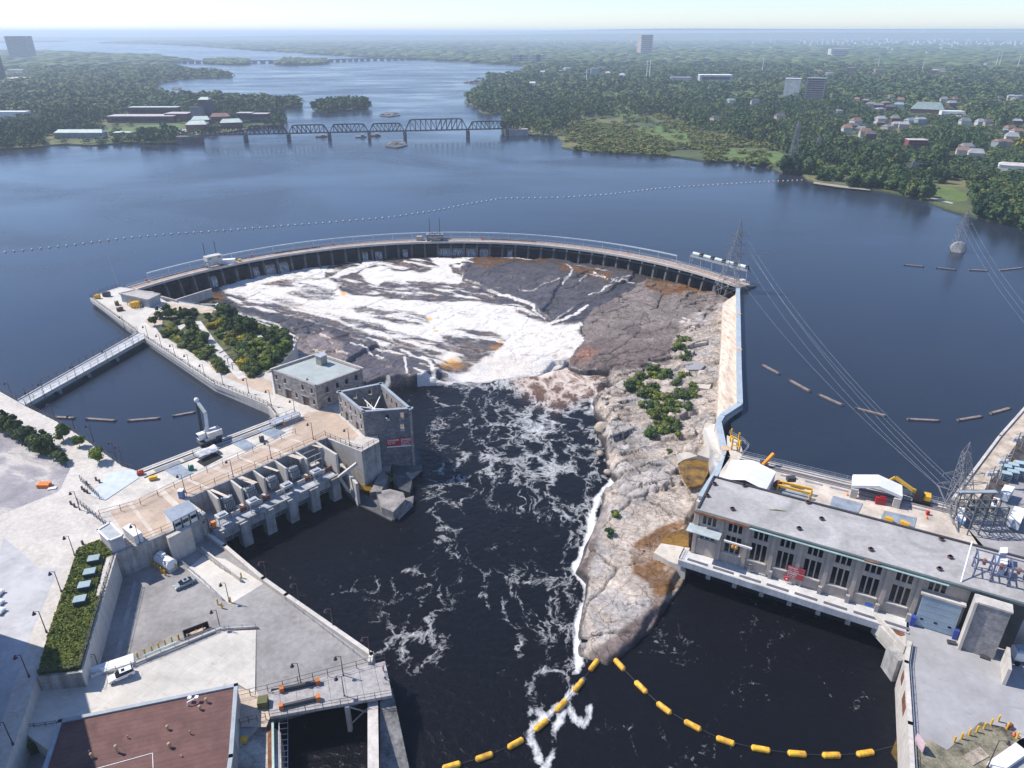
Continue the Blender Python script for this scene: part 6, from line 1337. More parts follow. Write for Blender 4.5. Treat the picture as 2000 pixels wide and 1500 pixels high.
MB().tube(WF(12, 1.15, RZ_-.7), WF(52, 1.15, RZ_-.7), .2, 8).build('eaves_pipe', mat('pale_teal_pipe', (.35, .48, .46), .5), pw)
MB().beam(WF(-.6, .95, RZ_-.45), WF(12, .95, RZ_-.45), .55, .6).build('copper_flashing', mat('brown_flashing', (.33, .14, .07), .8, .3, .6), pw)
MB().beam(WF(36, .96, RZ_-.45), WF(39, .96, RZ_-.45), .57, .62).build('copper_flashing', mat('brown_flashing', (.33, .14, .07)), pw)
k = MB().wall([WF(0, -DP, 0), WF(66, -DP, 0)], RZ_-.02, RZ_+.4, .5); k.wall([WF(-.2, 0, 0), WF(-.2, -DP+.3, 0)], RZ_-.02, RZ_+.4, .4); k.build('roof_kerb', DSTEEL, pw)
for a, b in ((1381, 970), (1395, 947), (1430, 996), (1453, 950), (1577, 983), (1560, 1034), (1700, 1075), (1834, 1113), (1838, 1055), (1604, 1015), (1855, 1090)):
    q = P(a, b, RZ_); v = MB().box(q+Vector((0, 0, .35)), (.8, .7, .5), rz=.3); v.box(q+Vector((0, 0, .55)), (1.0, .85, .1), rz=.3); v.build('roof_vent', mat('brown_vent', (.16, .09, .08)), pw)
q = P(1517, 997, RZ_); solo('moss_patch', MB().sheet([q+Vector((a*1.8, b*.5, .01)) for a, b in ((-1, .6), (0, .9), (1, -.2), (1.3, -.9), (.2, -.6), (-.8, .1))]), mat('moss', (.10, .09, .02), .95, .4, 1), None, None, kind='structure')
# grey end wall bit right of the ninth bay; shade put into its colour
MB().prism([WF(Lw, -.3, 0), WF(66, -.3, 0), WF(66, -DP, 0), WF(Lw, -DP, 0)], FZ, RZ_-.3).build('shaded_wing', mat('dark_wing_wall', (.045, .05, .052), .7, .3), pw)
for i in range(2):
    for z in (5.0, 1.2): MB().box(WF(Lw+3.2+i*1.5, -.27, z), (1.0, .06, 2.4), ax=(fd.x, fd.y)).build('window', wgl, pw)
# attached canopy + monorail
MB().box(WF(2.3, 1.8, 4.3), (7.8, 3.4, .25), ax=(fd.x, fd.y)).build('canopy', mat('sheet_canopy', (.42, .48, .50), .5, .2, .5), pw)
mo = thing('monorail_hoist', 'white monorail beam with orange hoist hooks on the powerhouse wall', 'hoist', WF(9, 1.8, 3)); MB().beam(WF(7, 1.6, 3.3), WF(13.4, 1.6, 3.3), .35, .45).build('beam', WHITE, mo)
for x in (9.2, 10): MB().sphere(WF(x, 1.6, 2.4), .42, 8, 6, 1.5).build('hook_block', mat('hoist_orange', (.75, .28, .02)), mo)
# front tailrace deck
DZ = FZ; w0 = P(1345, 1100, DZ); wv = (w0-f0).dot(fn)
dkt = thing('tailrace_deck', 'white concrete walkway on beams below the powerhouse windows', 'walkway', WF(20, wv/2, DZ))
uE = (P(1776, 1209, DZ)-f0).dot(fd)
wv = max(wv, 4.2); print('tail', wv, uE)
MB().prism([WF(-2.2, .05, 0), WF(uE, .05, 0), WF(uE, wv, 0), WF(-2.2, wv, 0)], DZ-.8, DZ).build('deck', mat('deck_white', (.58, .57, .56), .85, .15, .3), dkt)
MB().beam(WF(-2.2, wv+.15, DZ-.5), WF(uE, wv+.15, DZ-.5), .4, 1.7).build('edge_beam', mat('edge_grey', (.45, .46, .48), .85, .25, .4, streak=True), dkt)
n9 = 8
for i in range(n9):
    u = -1+(uE)*i/(n9-.3); MB().beam(WF(u+.6, wv-1.3, DZ+.05), WF(u+5.4, wv-1.3, DZ+.05), .75, .12).build('grating', mat('grating_dark', (.12, .12, .15)), dkt)
    MB().box(WF(u, wv-.6, DZ-1.9), (1.0, 1.1, 2.2), ax=(fd.x, fd.y)).build('corbel', CONC2, dkt)
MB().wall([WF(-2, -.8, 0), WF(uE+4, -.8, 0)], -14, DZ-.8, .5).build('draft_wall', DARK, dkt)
k = MB(); k.beam(WF(-2, wv, DZ+1), WF(2, wv, DZ+1), .08, .08)
rl_ = railing('railing', [WF(-2.1, .4, DZ), WF(-2.1, wv, DZ)], 'dark short railing at the left end of the powerhouse walkway', 'railing', 1.2, .8)
for i, u in enumerate((13.6, 18.2, 29, 34.8, 40.8, 47)):
    b = MB().box(WF(u, .7, DZ+1.0), (.8, .7, 2.0), ax=(fd.x, fd.y)); tag(b.build('wall_cabinet', CONC2), 'grey cabinet against the powerhouse wall, %s from the left' % ('first', 'second', 'third', 'fourth', 'fifth', 'sixth')[i], 'cabinet', 'cabinets on the powerhouse walkway')
genset('blue_box', (1696, 1183), (1.6, .9, .8), mat('bright_blue', (.03, .16, .55)), 'small bright blue box on the powerhouse walkway', 'box', -.5, DZ, False)
# red bilingual sign
rs = thing('warning_board', 'red warning board on a post before the powerhouse windows', 'sign', WF(24.8, 1.0, DZ)); us = (P(1556, 1112, -.5)-f0).dot(fd)
B0 = WF(us-1.9, .62, 0); c = B0+fd*1.9
MB().box((c.x, c.y, -.55), (3.8, .1, 3.2), ax=(fd.x, fd.y)).build('board', mat('faded_red', (.45, .05, .06), .7), rs)
MB().box((c.x, c.y, -.55), (3.7, .13, .06), ax=(fd.x, fd.y)).build('divider', WHITE, rs)
for j, (tx, s) in enumerate([('DANGER', .5), ('Tailwater outflow and', .26), ('fast water. Keep out.', .26), ('DANGER', .5), ('Eau de décharge et', .26), ('courants rapides', .26)]): textobj(tx, s, WHITE, rs, B0+fd*.2+fn*.06+Vector((0, 0, .5-(j % 3)*.46-(j//3)*1.6)), fd)
for s in (.5, 3.3): MB().beam(Vector((B0.x, B0.y, DZ))+fd*s-fn*.12, Vector((B0.x, B0.y, 1))+fd*s-fn*.12, .12, .12).build('post', STEEL, rs)
q = WF(us-1.6, .8, 0); o = thing('lifebuoy', 'red lifebuoy beneath the left corner of the warning board', 'lifebuoy', Vector((q.x, q.y, -2.6))); MB().tube((q.x, q.y, -2.6)-fn*.1 if False else Vector((q.x, q.y, -2.6))-fn*.1, Vector((q.x, q.y, -2.6))+fn*.1, .6, 14).build('ring', mat('buoy_red', (.65, .03, .03)), o); MB().tube(Vector((q.x, q.y, -2.6))+fn*.1, Vector((q.x, q.y, -2.6))+fn*.13, .22, 10).build('centre', WHITE, o)
# roller door
rd = thing('loading_door', 'large pale blue loading door frame projecting from the powerhouse', 'loading door', P(1820, 1205, FZ))
A_1, B_1 = P(1790, 1213, FZ), P(1832, 1226, FZ); ud0 = (A_1-f0).dot(fd)-.5; ud1 = ud0+7.2
MB().box(WF((ud0+ud1)/2, 1.0, FZ+4.3), (ud1-ud0, .5, 8.2), ax=(fd.x, fd.y)).build('panel', mat('pale_blue_door', (.27, .36, .44), .5, .12, .4), rd)
MB().box(WF((ud0+ud1)/2, .8, FZ+8.6), (ud1-ud0+1, 1.2, .5), ax=(fd.x, fd.y)).build('lintel', CONC, rd)
for s in (ud0-.4, ud1+.4): MB().box(WF(s, 1.4, FZ+1.2), (.9, 1.1, 2.4), ax=(fd.x, fd.y)).build('guard', mat('navy_guard', (.03, .06, .28)), rd)
for i in range(3): MB().box(WF(ud0+1+i*2.6, 1.28, FZ+2.2), (.6, .06, .5), ax=(fd.x, fd.y)).build('window', wgl, rd)
k = MB(); [k.box(WF((ud0+ud1)/2, 1.27, FZ+z), (ud1-ud0, .03, .06), ax=(fd.x, fd.y)) for z in (1.6, 3.2, 4.8, 6.4)]; k.build('seam', STEEL, rd)
# ---- right lower yard
yard = [(1776, 1209), (1770, 1290), (1785, 1500), (1790, 1700), (2400, 1700), (2400, 1150), (2000, 1270), (1980, 1240), (1900, 1200)]
solo('yard_ground', MB().prism([WF(uE-.5, 0, 0)]+[P(a, b, FZ) for a, b in [(1768, 1290), (1778, 1500), (1786, 1700), (2500, 1700), (2500, 1100)]]+[WF(66, 0, 0)], -16, FZ), mat('yard_asphalt', (.33, .325, .335), .9, .13, .07), None, None, kind='structure')
surf('grass_verge', [(1815, 1445), (1850, 1465), (1915, 1410), (1960, 1420), (1995, 1440), (1950, 1500), (1860, 1600), (1790, 1620), (1785, 1450)], FZ, mat('scruffy_verge', (.22, .20, .14), .95, .5, .25), .03)
wy = PP([(1774, 1262), (1768, 1300), (1775, 1420), (1786, 1650)], FZ)
solo('quay_wall', MB().wall(wy, -14, FZ+1.1, .8), CONC, 'cream wall with rusty panels along the yard edge', 'wall')
for i, t in enumerate((.1, .45, .6)):
    a = wy[1].lerp(wy[2], t); b = wy[1].lerp(wy[2], t+.13); s = MB().beam(a+Vector((-.45, 0, -.8)), b+Vector((-.45, 0, -.8)), .1, 2.4); tag(s.build('rust_panel', RUST), '%s rust brown panel on the outer face of the yard wall' % ('upper', 'middle', 'lower')[i], 'panel')
railing('railing', [q+Vector((.8, 0, 0)) for q in wy], 'blue grey railing just inside the yard wall', 'railing', 1.1, 2.2, mat_=GREYB)
wg = thing('wing_wall', 'white triangular wing wall joining walkway and yard', 'wing wall', P(1740, 1240, FZ))
MB().wall([P(1712, 1209, FZ), P(1766, 1268, FZ)], -8, FZ+1.1, .5).build('parapet', CONC, wg)
MB().prism([WF(uE-6, wv, 0), WF(uE+.5, wv-.3, 0), P(1774, 1264, FZ), P(1764, 1268, FZ)], -7, FZ-.02).build('slab', CONC, wg)
MB().box(P(1762, 1300, -7)+Vector((-.6, 1.5, -1)), (2.4, 4, 6), rz=.1).build('pier', CONC2, wg)
q = P(1753, 1236, FZ); solo('rust_stain', MB().sheet([q+Vector((a*1.4, b*1.2, .03)) for a, b in ((-1, .2), (-.3, .8), (.8, .3), (1, -.5), (.2, -.8))]), RUST, None, None, kind='structure')
# brick stair tower
st = thing('masonry_tower', 'leaning looking grey masonry block with white edge copings', 'stair tower', P(1915, 1260, FZ))
t0, t1 = P(1910, 1178, 8.4), P(1976, 1198, 8.4)
tv = (t1-t0).normalized(); tn2 = Vector((tv.y, -tv.x, 0)); tn2 = tn2 if tn2.y < 0 else -tn2
BRK = stonemat('grey_brick', (.19, .18, .18), (.28, .265, .26), .9)
LT_ = (t1-t0).length; a0 = t0; b0_ = t1
MB().prism([a0, b0_, b0_-tn2*2.2, a0-tn2*2.2], FZ, 8.4).build('block', BRK, st)
MB().prism([q+Vector((0, 0, .0)) for q in (a0+tn2*.2-tv*.2, b0_+tn2*.2+tv*.2, b0_-tn2*2.4+tv*.2, a0-tn2*2.4-tv*.2)], 8.4, 8.8).build('coping', CONC, st)
MB().wall([a0-tv*.3+tn2*.2, a0-tv*.3-tn2*2.2], FZ, 8.7, .5).build('edge_trim', CONC, st)
e = P(1965, 1270, FZ); solo('white_side_wall', MB().wall([b0_+tn2*.2+tv*1.6, b0_+tn2*6+tv*1.6], FZ, FZ+4.2, .6), CONC, 'thin white wall to the right of the grey masonry block', 'wall')
o = thing('snow_plough', 'yellow snow plough blade resting against the masonry block', 'plough', P(1922, 1273, FZ)); q = P(1922, 1275, FZ); MB().box(q+Vector((0, 0, .55)), (3.6, .5, 1.1), ax=(tv.x, tv.y)).build('blade', YELLOW, o); MB().box(q+tn2*1.3+Vector((0, 0, .25)), (1.6, 1.4, .4), ax=(tv.x, tv.y)).build('mount', DSTEEL, o)
genset('black_plate', (1858, 1257), (1.7, .9, .35), DSTEEL, 'flat black plate lying on the yard near the door', 'plate', -.3, FZ, False)
genset('blue_bin', (1878, 1246), (.8, .7, .9), mat('bright_blue', (.03, .16, .55)), 'small blue bin at the foot of the masonry block', 'bin', 0, FZ, False)
tr = thing('utility_truck', 'white utility truck with a yellow rear, cut by the right edge', 'truck', P(2000, 1290, FZ)); q = P(1995, 1290, FZ)
MB().box(q+Vector((.6, 0, 1.7)), (5, 2.4, 2.0), rz=-.2).build('body', WHITE, tr); MB().box(q+Vector((-.2, .3, 2.9)), (2.4, 1.8, .5), rz=-.2).build('roof_pod', GREYB, tr); MB().box(q+Vector((1, -1.6, 1)), (1.6, .8, 1.4), rz=-.2).build('rear', YELLOW, tr)
for s in (-1, 1): MB().tube(q+Vector((s*1.8, -1.5, .5)), q+Vector((s*1.8, -1.1, .5)), .5, 10).build('wheel', DARK, tr)
yb = [(1863, 1450), (1877, 1443), (1892, 1436), (1907, 1430), (1921, 1424), (1935, 1416), (1949, 1409)]
yellow_bollards(yb, FZ, 'bollards along the yard verge', ['yellow bollard in the diagonal row on the right yard, %s from the left' % x for x in ('first', 'second', 'third', 'fourth', 'fifth', 'sixth', 'seventh')])
yellow_bollards([(1966, 1424), (1985, 1442)], FZ, 'pair of bollards near the barrel', ['yellow bollard beside the brown barrel', 'yellow bollard right of the traffic cone'])
o = thing('oil_drum', 'brown drum on its side next to a yellow bollard', 'drum', P(1971, 1422, FZ)); MB().tube(P(1971, 1424, FZ)+Vector((-.3, 0, .5)), P(1971, 1424, FZ)+Vector((.5, .5, .5)), .5, 12).build('body', RUST, o)
o = thing('traffic_cone', 'pinkish orange cone between the two right hand bollards', 'cone', P(1980, 1436, FZ)); MB().tube(P(1980, 1436, FZ), P(1980, 1436, FZ)+Vector((0, 0, 1)), .32, 10, .1).build('cone', mat('cone_orange', (.75, .18, .08)), o); MB().box(P(1980, 1436, FZ)+Vector((0, 0, .05)), (.8, .8, .1)).build('base', DSTEEL, o)
o = thing('notice_board', 'pale pink and white notice board leaning by the yard wall', 'sign', P(1797, 1460, FZ)); MB().beam(P(1789, 1440, FZ+1.6), P(1805, 1462, FZ+1.6), .15, 2.2).build('board', mat('pink_notice', (.55, .40, .42)), o)
for pz in ((1790, 1443), (1804, 1463)): MB().beam(P(*pz, FZ), P(*pz, FZ)+Vector((0, 0, 1)), .1, .1).build('post', STEEL, o)
solo('concrete_pad', MB().prism(PP([(1878, 1478), (1913, 1459), (1932, 1478), (1900, 1496)], FZ), FZ+.03, FZ+.2), mat('stained_pad', (.42, .35, .28), .9, .4, .6), 'square stained pad on the yard verge', 'pad')
lm = make_lamp(7, 1.8, -1); lm.location = P(1928, 1500, FZ); lm['label'] = 'lamp post leaning into view at the bottom right verge'
solo('white_kerb', MB().wall(PP([(1946, 1500), (2000, 1462), (2100, 1400)], FZ), FZ, FZ+1.0, 2.2), WHITE, 'white curved barrier at the bottom right corner', 'barrier')
solo('brown_riverweed', MB().prism(PP([(1752, 1440), (1764, 1425), (1772, 1440), (1774, 1500), (1760, 1500), (1740, 1470)], -10.9), -12, -10.9), mat('weed_brown', (.12, .07, .01), .5, .5, .4), None, None, kind='structure')

# ---- upstream deck
rdz = 2.5
up0, up1 = P(1449, 888, rdz), P(1858, 986, rdz)
solo('upstream_deck_ground', MB().prism([P(1412, 905, rdz), P(1422, 872, rdz), P(1447, 882, rdz), up0, up1, P(1855, 992, rdz)]+[WF(66, -DP-.6, rdz), WF(0, -DP-.6, rdz)], -14, rdz), mat('cream_deck2', (.54, .47, .40), .88, .2, .25), None, None, kind='structure')
udir = (up1-up0).normalized(); un = Vector((udir.y, -udir.x, 0)); un = un if un.y < 0 else -un
ir = thing('intake_rails', 'long dark steel rails and screens on the reservoir edge of the powerhouse deck', 'rail track', up0)
k = MB()
for off, wd in ((.4, .25), (1.6, .2), (2.9, .3), (4.4, .2)): k.beam(up0+un*off+Vector((0, 0, .2)), up1+un*off+Vector((0, 0, .2)), wd, .3)
k.build('rail', GREYB, ir)
k = MB(); [k.beam(up0-un*(.3+.35*i)+Vector((0, 0, .1-.35*i)), up1-un*(.3+.35*i)+Vector((0, 0, .1-.35*i)), .12, .1) for i in range(5)]; k.build('screen', STEEL, ir)
MB().prism([up0+un*3.2+Vector((0, 0, 0)), up1+un*3.2, up1+un*4.1, up0+un*4.1], rdz+.01, rdz+.06).build('channel', TIMBER, ir)
for i in range(7):
    a = up0.lerp(up1, .1+.12*i)+un*5.8; MB().beam(a+Vector((0, 0, .05)), a+udir*4.4+Vector((0, 0, .05)), .7, .1).build('grating', mat('grating_grey', (.22, .23, .26)), ir)
railing('railing', [up0-un*.2, up1-un*.2], 'thin railing along the reservoir edge behind the powerhouse', 'railing', 1.2, 3, mat_=STEEL)
def tent(name, pts, zt, ridge, label, mats=WHITE, openend=False, thick=True):
    A, B, C, D = PP(pts, zt)  # A-B eave one side, D-C other side ; ridge runs AD-mid to BC-mid
    o = thing(name, label, 'tent', Vector((A.x, A.y, rdz))); M1 = (A+D)/2+Vector((0, 0, ridge)); M2 = (B+C)/2+Vector((0, 0, ridge))
    MB().add([A, B, M2, M1, D, C]+[q-Vector((0, 0, .12)) for q in (A, B, M2, M1, D, C)], [(0, 1, 2, 3), (3, 2, 5, 4), (9, 8, 7, 6), (10, 11, 8, 9), (0, 6, 7, 1), (4, 5, 11, 10), (0, 3, 9, 6), (3, 4, 10, 9), (1, 7, 8, 2), (2, 8, 11, 5)]).build('roof', mats, o)
    w = MB(); dn = lambda q: Vector((q.x, q.y, rdz))
    def inset(q, c): return c+(q-c)*.97
    ce = (A+B+C+D)/4; a, b, c, d = [inset(q, ce) for q in (A, B, C, D)]
    sides = [(a, b), (d, c)] + ([(a, d), (b, c)] if not openend else [])
    for p, q in sides:
        w.wall([Vector((p.x, p.y, 0)), Vector((q.x, q.y, 0))], rdz, zt-.15, .15)
    w.build('side', mats, o); 
    g = MB(); [g.beam(dn(q), Vector((q.x, q.y, zt)), .2, .2) for q in (a, b, c, d)]; g.build('post', STEEL, o)
    return o
tent('white_tent', [(1411, 936), (1428, 898), (1516, 921), (1496, 958)], 6.2, 1.5, 'large closed white tent behind the left end of the powerhouse', mat('white_fabric', (.80, .80, .80), .7, .03))
# gabled portal shelter: ridge across deck
Aq, Bq, Cq, Dq = (1662, 960), (1680, 944), (1752, 963), (1763, 985)
o = thing('gantry_shelter', 'open fronted white shelter with a cranked roof and a red machine inside', 'shelter', P(1710, 970, rdz))
zt = 6.0; A, D = P(1663, 947, zt), P(1763, 970, zt); B, C = P(1681, 938, zt), P(1753, 955, zt)
A = P(1664, 948, zt); rdv = (D-A).normalized(); dp_ = Vector((-rdv.y, rdv.x, 0))*5.5; M1 = (A+D)/2+Vector((0, 0, 1.6))
MB().add([A, M1, D, A+dp_, M1+dp_, D+dp_]+[q-Vector((0, 0, .8)) for q in (A, M1, D, A+dp_, M1+dp_, D+dp_)], [(0, 3, 4, 1), (1, 4, 5, 2), (0, 1, 7, 6), (1, 2, 8, 7), (6, 7, 10, 9), (7, 8, 11, 10), (3, 9, 10, 4), (4, 10, 11, 5), (0, 6, 9, 3), (2, 5, 11, 8)]).build('roof', WHITE, o)
for q in (A, D, A+rdv*0+dp_, D+dp_): 
    s = 1 if (q-A).dot(rdv) < 2 else -1; MB().box(Vector((q.x, q.y, (rdz+zt)/2-.4))+rdv*s*.9, (1.6, .8, zt-rdz-.8), ax=(rdv.x, rdv.y)).build('leg', CONC, o)
genset('red_machine', (1718, 983), (2.4, 1.6, 1.8), mat('machine_red', (.4, .01, .02), .5), 'dark red machine standing under the white shelter', 'machine', -.3, rdz)
# hatches
for pts, lab in [([(1627, 969), (1685, 984), (1676, 1003), (1620, 988)], 'grey steel plate on the deck left of the white shelter'), ([(1727, 998), (1790, 1012), (1785, 1033), (1720, 1014)], 'grey steel plate with yellow beams right of the shelter'), ([(1527, 955), (1585, 968), (1580, 985), (1522, 968)], 'pale blue plate below the yellow crane beam')]:
    solo('deck_plate', MB().prism(PP(pts, rdz), rdz+.03, rdz+.15), HM, lab, 'plate')
# yellow crane beam
o = thing('yellow_gantry', 'yellow twin beam gantry lying on the deck between the tents', 'gantry', P(1545, 955, rdz))
for a, b in (((1518, 950), (1585, 966)), ((1516, 957), (1581, 974))): MB().beam(P(*a, rdz)+Vector((0, 0, 1.6)), P(*b, rdz)+Vector((0, 0, 1.6)), .45, .6).build('beam', YELLOW, o)
for a in ((1519, 952), (1584, 968), (1517, 960), (1580, 976)): MB().beam(P(*a, rdz), P(*a, rdz)+Vector((0, 0, 1.6)), .35, .35).build('leg', YELLOW, o)
MB().box(P(1542, 950, rdz)+Vector((0, 0, 2.4)), (2.2, 1.4, 1.2)).build('winch', DSTEEL, o); MB().tube(P(1514, 952, rdz)+Vector((0, 0, 1.2)), P(1520, 956, rdz)+Vector((0, 0, 1.2)), 1.1, 12).build('reel', RUST, o)
for i, (a, b) in enumerate((((1727, 1016), (1743, 1022)), ((1757, 1024), (1775, 1031)))): solo('spreader_beam', MB().beam(P(*a, rdz)+Vector((0, 0, .7)), P(*b, rdz)+Vector((0, 0, .7)), .8, 1.0), YELLOW, ('left', 'right')[i]+' yellow beam on the plate beside the powerhouse roof edge', 'beam')
o = thing('orange_derrick', 'short orange boom leaning over the reservoir behind the large tent', 'boom', P(1492, 905, rdz)); MB().beam(P(1490, 908, rdz+1), P(1511, 886, rdz+3.5), .7, .8).build('boom', mat('hoist_orange', (.75, .28, .02)), o); MB().box(P(1490, 908, rdz)+Vector((0, 0, .6)), (1.4, 1.4, 1.2)).build('base', DSTEEL, o)
# yellow gate frame at the corner
o = thing('yellow_gate_frame', 'yellow tubular lifting frame at the corner by the conduit', 'lifting frame', P(1435, 870, rdz)); cols = [(1426, 862), (1441, 870), (1428, 880), (1443, 885)]
k = MB()
MB().prism(PP([(1420, 850), (1445, 862), (1450, 880), (1440, 895), (1420, 890)], rdz-.3), -3, rdz-.3).build('platform', CONC, o)
for a in cols: k.beam(P(*a, rdz-.3), P(*a, rdz-.3)+Vector((0, 0, 4.2)), .4, .4)
for a, b in ((0, 1), (2, 3), (0, 2), (1, 3)): k.beam(P(*cols[a], rdz)+Vector((0, 0, 2)), P(*cols[b], rdz)+Vector((0, 0, 2)), .25, .25)
k.build('frame', YELLOW, o); railing('railing', PP([(1424, 848), (1450, 862), (1462, 875), (1450, 890)], rdz), 'grey railing round the corner platform by the yellow frame', 'railing', 1.3, 1.2, mat_=STEEL)
# excavator
o = thing('excavator', 'yellow excavator with a long bent arm behind the white shelter', 'excavator', P(1798, 982, rdz)); q = P(1798, 980, rdz)
for s in (-1, 1): MB().box(q+un*s*1.1+Vector((0, 0, .45)), (4, .7, .9), ax=(udir.x, udir.y)).build('track', DARK, o)
MB().box(q+udir*1.1+Vector((0, 0, 1.9)), (1.5, 2.2, 1.3), ax=(udir.x, udir.y)).build('counterweight', YELLOW, o); MB().box(q-udir*.9+Vector((0, 0, 1.8)), (2.2, 2.4, 1.6), ax=(udir.x, udir.y)).build('engine', DSTEEL, o); MB().box(q-udir*.9+un*.7+Vector((0, 0, 2.6)), (1.6, 1.1, 1.7), ax=(udir.x, udir.y)).build('cab', glass(), o)
k1 = P(1749, 932, 7.2); k2 = P(1728, 945, 4.6); k0 = q+Vector((-.8, 0, 2.6)); km = P(1783, 957, 5.6)
MB().beam(k0, km, .8, .9).build('boom', mat('boom_amber', (.55, .33, .03)), o); MB().beam(km, k1, .6, .8).build('boom_extension', mat('boom_amber', (.55, .33, .03)), o); MB().beam(k1, k2, .5, .6).build('stick', YELLOW, o)
genset('orange_spool', (1811, 1005), (.7, .6, .9), mat('buoy_red', (.65, .03, .03)), 'red cable spool near the lattice tower', 'spool', 0, rdz, False)
for i, a in enumerate(((1655, 968), (1810, 1013))):
    o = thing('traffic_cone', ('orange cone at the left leg of the white shelter', 'orange cone below the red cable spool')[i], 'cone', P(*a, rdz)); MB().tube(P(*a, rdz), P(*a, rdz)+Vector((0, 0, .9)), .3, 10, .05).build('cone', ORANGE, o)
railing('railing', [WF(22, -DP-1.2, rdz), WF(34, -DP-1.2, rdz)], 'brown rails beside the roof edge of the powerhouse', 'railing', 1.2, 1.5, mat_=RUST)
# ---- right retaining wall and upper yard
solo('upper_yard_ground', MB().prism([P(1858, 985, rdz), P(2002, 802, rdz), P(2300, 560, rdz), Vector((600, 420, rdz)), Vector((600, 60, rdz)), WF(66, -2, rdz)+Vector((30, 0, 0)), WF(66, -2, rdz), WF(Lw+7, -DP-.7, rdz)], -14, rdz), mat('upper_asphalt', (.30, .285, .285), .92, .2, .1), None, None, kind='structure')
wl_ = [P(1858, 984, rdz), P(1950, 860, rdz), P(2003, 800, rdz), P(2300, 560, rdz)]
lv = thing('canal_levee', 'broad cream topped embankment wall running up the right edge', 'embankment', wl_[0])
k = MB()
for a, b in zip(wl_, wl_[1:]):
    d_ = (b-a).normalized(); n_ = Vector((d_.y, -d_.x, 0)); k.prism([a, b, b+n_*4.5, a+n_*4.5], rdz-.5, rdz+1.2)
k.build('top', mat('cream_levee', (.50, .42, .33), .92, .3, .3), lv)
k = MB().wall([q for q in wl_], -3, rdz+1.7, .7); k.build('parapet', CONC, lv)
k = MB()
for a, b in zip(wl_, wl_[1:]):
    d_ = (b-a).normalized(); n_ = Vector((d_.y, -d_.x, 0)); k.add([a+n_*4.5+Vector((0, 0, 1.15)), b+n_*4.5+Vector((0, 0, 1.15)), b+n_*8+Vector((0, 0, .03)), a+n_*8+Vector((0, 0, .03))], [(0, 3, 2, 1)])
k.build('rough_bank', mat('dark_scrub_bank', (.09, .075, .07), .95, .6, .5), lv)
# lattice helpers
def lattice(o, base, w0, h, w1, mat_, segs=7, arms=(), r=.12, top=0, tilt=(0, 0)):
    b = Vector(base); k = MB(); cor = [(-1, -1), (1, -1), (1, 1), (-1, 1)]
    def pt(c, t): w = w0+(w1-w0)*t; return b+Vector((c[0]*w/2+tilt[0]*t, c[1]*w/2+tilt[1]*t, h*t))
    for s in range(segs):
        t0 = 1-(1-s/segs)**1.25; t1 = 1-(1-(s+1)/segs)**1.25
        for i in range(4):
            a, c = cor[i], cor[(i+1) % 4]; k.beam(pt(a, t0), pt(a, t1), r, r); k.beam(pt(a, t0), pt(c, t1), r*.6, r*.6); k.beam(pt(c, t0), pt(a, t1), r*.6, r*.6); k.beam(pt(a, t1), pt(c, t1), r*.6, r*.6)
    if top: [k.beam(pt(c, 1), b+Vector((tilt[0], tilt[1], h+top)), r, r) for c in cor]
    k.build('lattice', mat_, o)
    for (z, L) in arms:
        k = MB(); c = b+Vector((tilt[0]*z/h, tilt[1]*z/h, z))
        for s in (-1, 1):
            e = c+Vector((s*L, 0, .3)); [k.beam(c+Vector((s*w1/2, y, 0)), e, r*.7, r*.7) for y in (-w1/2, w1/2)]; k.beam(c+Vector((s*w1/2, 0, 1.4)), e, r*.6, r*.6); k.beam(e, e-Vector((0, 0, 1.1)), .1, .1)
        k.build('cross_arm', mat_, o)
    return o
TWR = mat('tower_steel', (.22, .22, .24), .6, .2, 1)
o = thing('transmission_tower', 'tall lattice pylon at the right end of the ring dam', 'pylon', P(1420, 577, -2)); lattice(o, P(1418, 574, -2), 9, 30, 1.6, TWR, 9, [(19.0, 4.5), (23.6, 5.5), (28, 4.5)], .2, 5.5, tilt=(2.4, 0)); T_TOP = P(1418, 574, -2)
o = thing('transmission_tower', 'pylon on a small concrete island in the right reservoir', 'pylon', P(1871, 486, 0)); MB().tube(P(1871, 486, -1), P(1871, 486, 2), 4.2, 14, 3.4).build('pier_base', CONC2, o); lattice(o, P(1871, 484, 2), 6, 19, 1.4, TWR, 7, [(13, 4.5), (17, 5.5)], .17, 2)
o = thing('transmission_tower', 'pylon standing on the wooded right shore beside the marsh', 'pylon', P(1547, 318, 1)); lattice(o, P(1547, 318, 1), 8, 34, 1.6, TWR, 8, [(26, 7), (31, 5)], .3, 3)
o = thing('transmission_tower', 'pylon near the orange tree on the right shore', 'pylon', P(1775, 358, 1)); lattice(o, P(1775, 358, 1), 7, 17, 2, TWR, 7, [(12, 8), (15, 8)], .28, 1)
o = thing('transmission_tower', 'small pale pylon half hidden by shore trees', 'pylon', P(1594, 306, 1)); lattice(o, P(1594, 306, 1), 6, 18, 1.6, TWR, 6, [(15, 6)], .25, 1)
for i, (a, b, h) in enumerate([(1262, 160, 48), (1268, 158, 48), (1145, 168, 35), (1714, 135, 40), (1488, 143, 42), (1943, 135, 50), (1950, 133, 50), (1985, 140, 50), (1800, 142, 35)]):
    pz = P(a, b, 1); o = thing('power_pole', ('left white pole of the tall pair in the distance', 'right white pole of the tall pair in the distance', 'lone pale mast above the marsh woods', 'pale mast left of the tan school', 'white mast behind the museum', 'left pole of the far right pair', 'right pole of the far right pair', 'pole nearest the far right edge', 'thin pole in the suburb woods')[i], 'pole', pz); MB().tube(pz, pz+Vector((0, 0, h)), 1.1, 5, .7).build('shaft', WHITE, o)
    MB().beam(pz+Vector((-6, 0, h*.8)), pz+Vector((6, 0, h*.8)), .8, .8).build('cross_arm', WHITE, o)
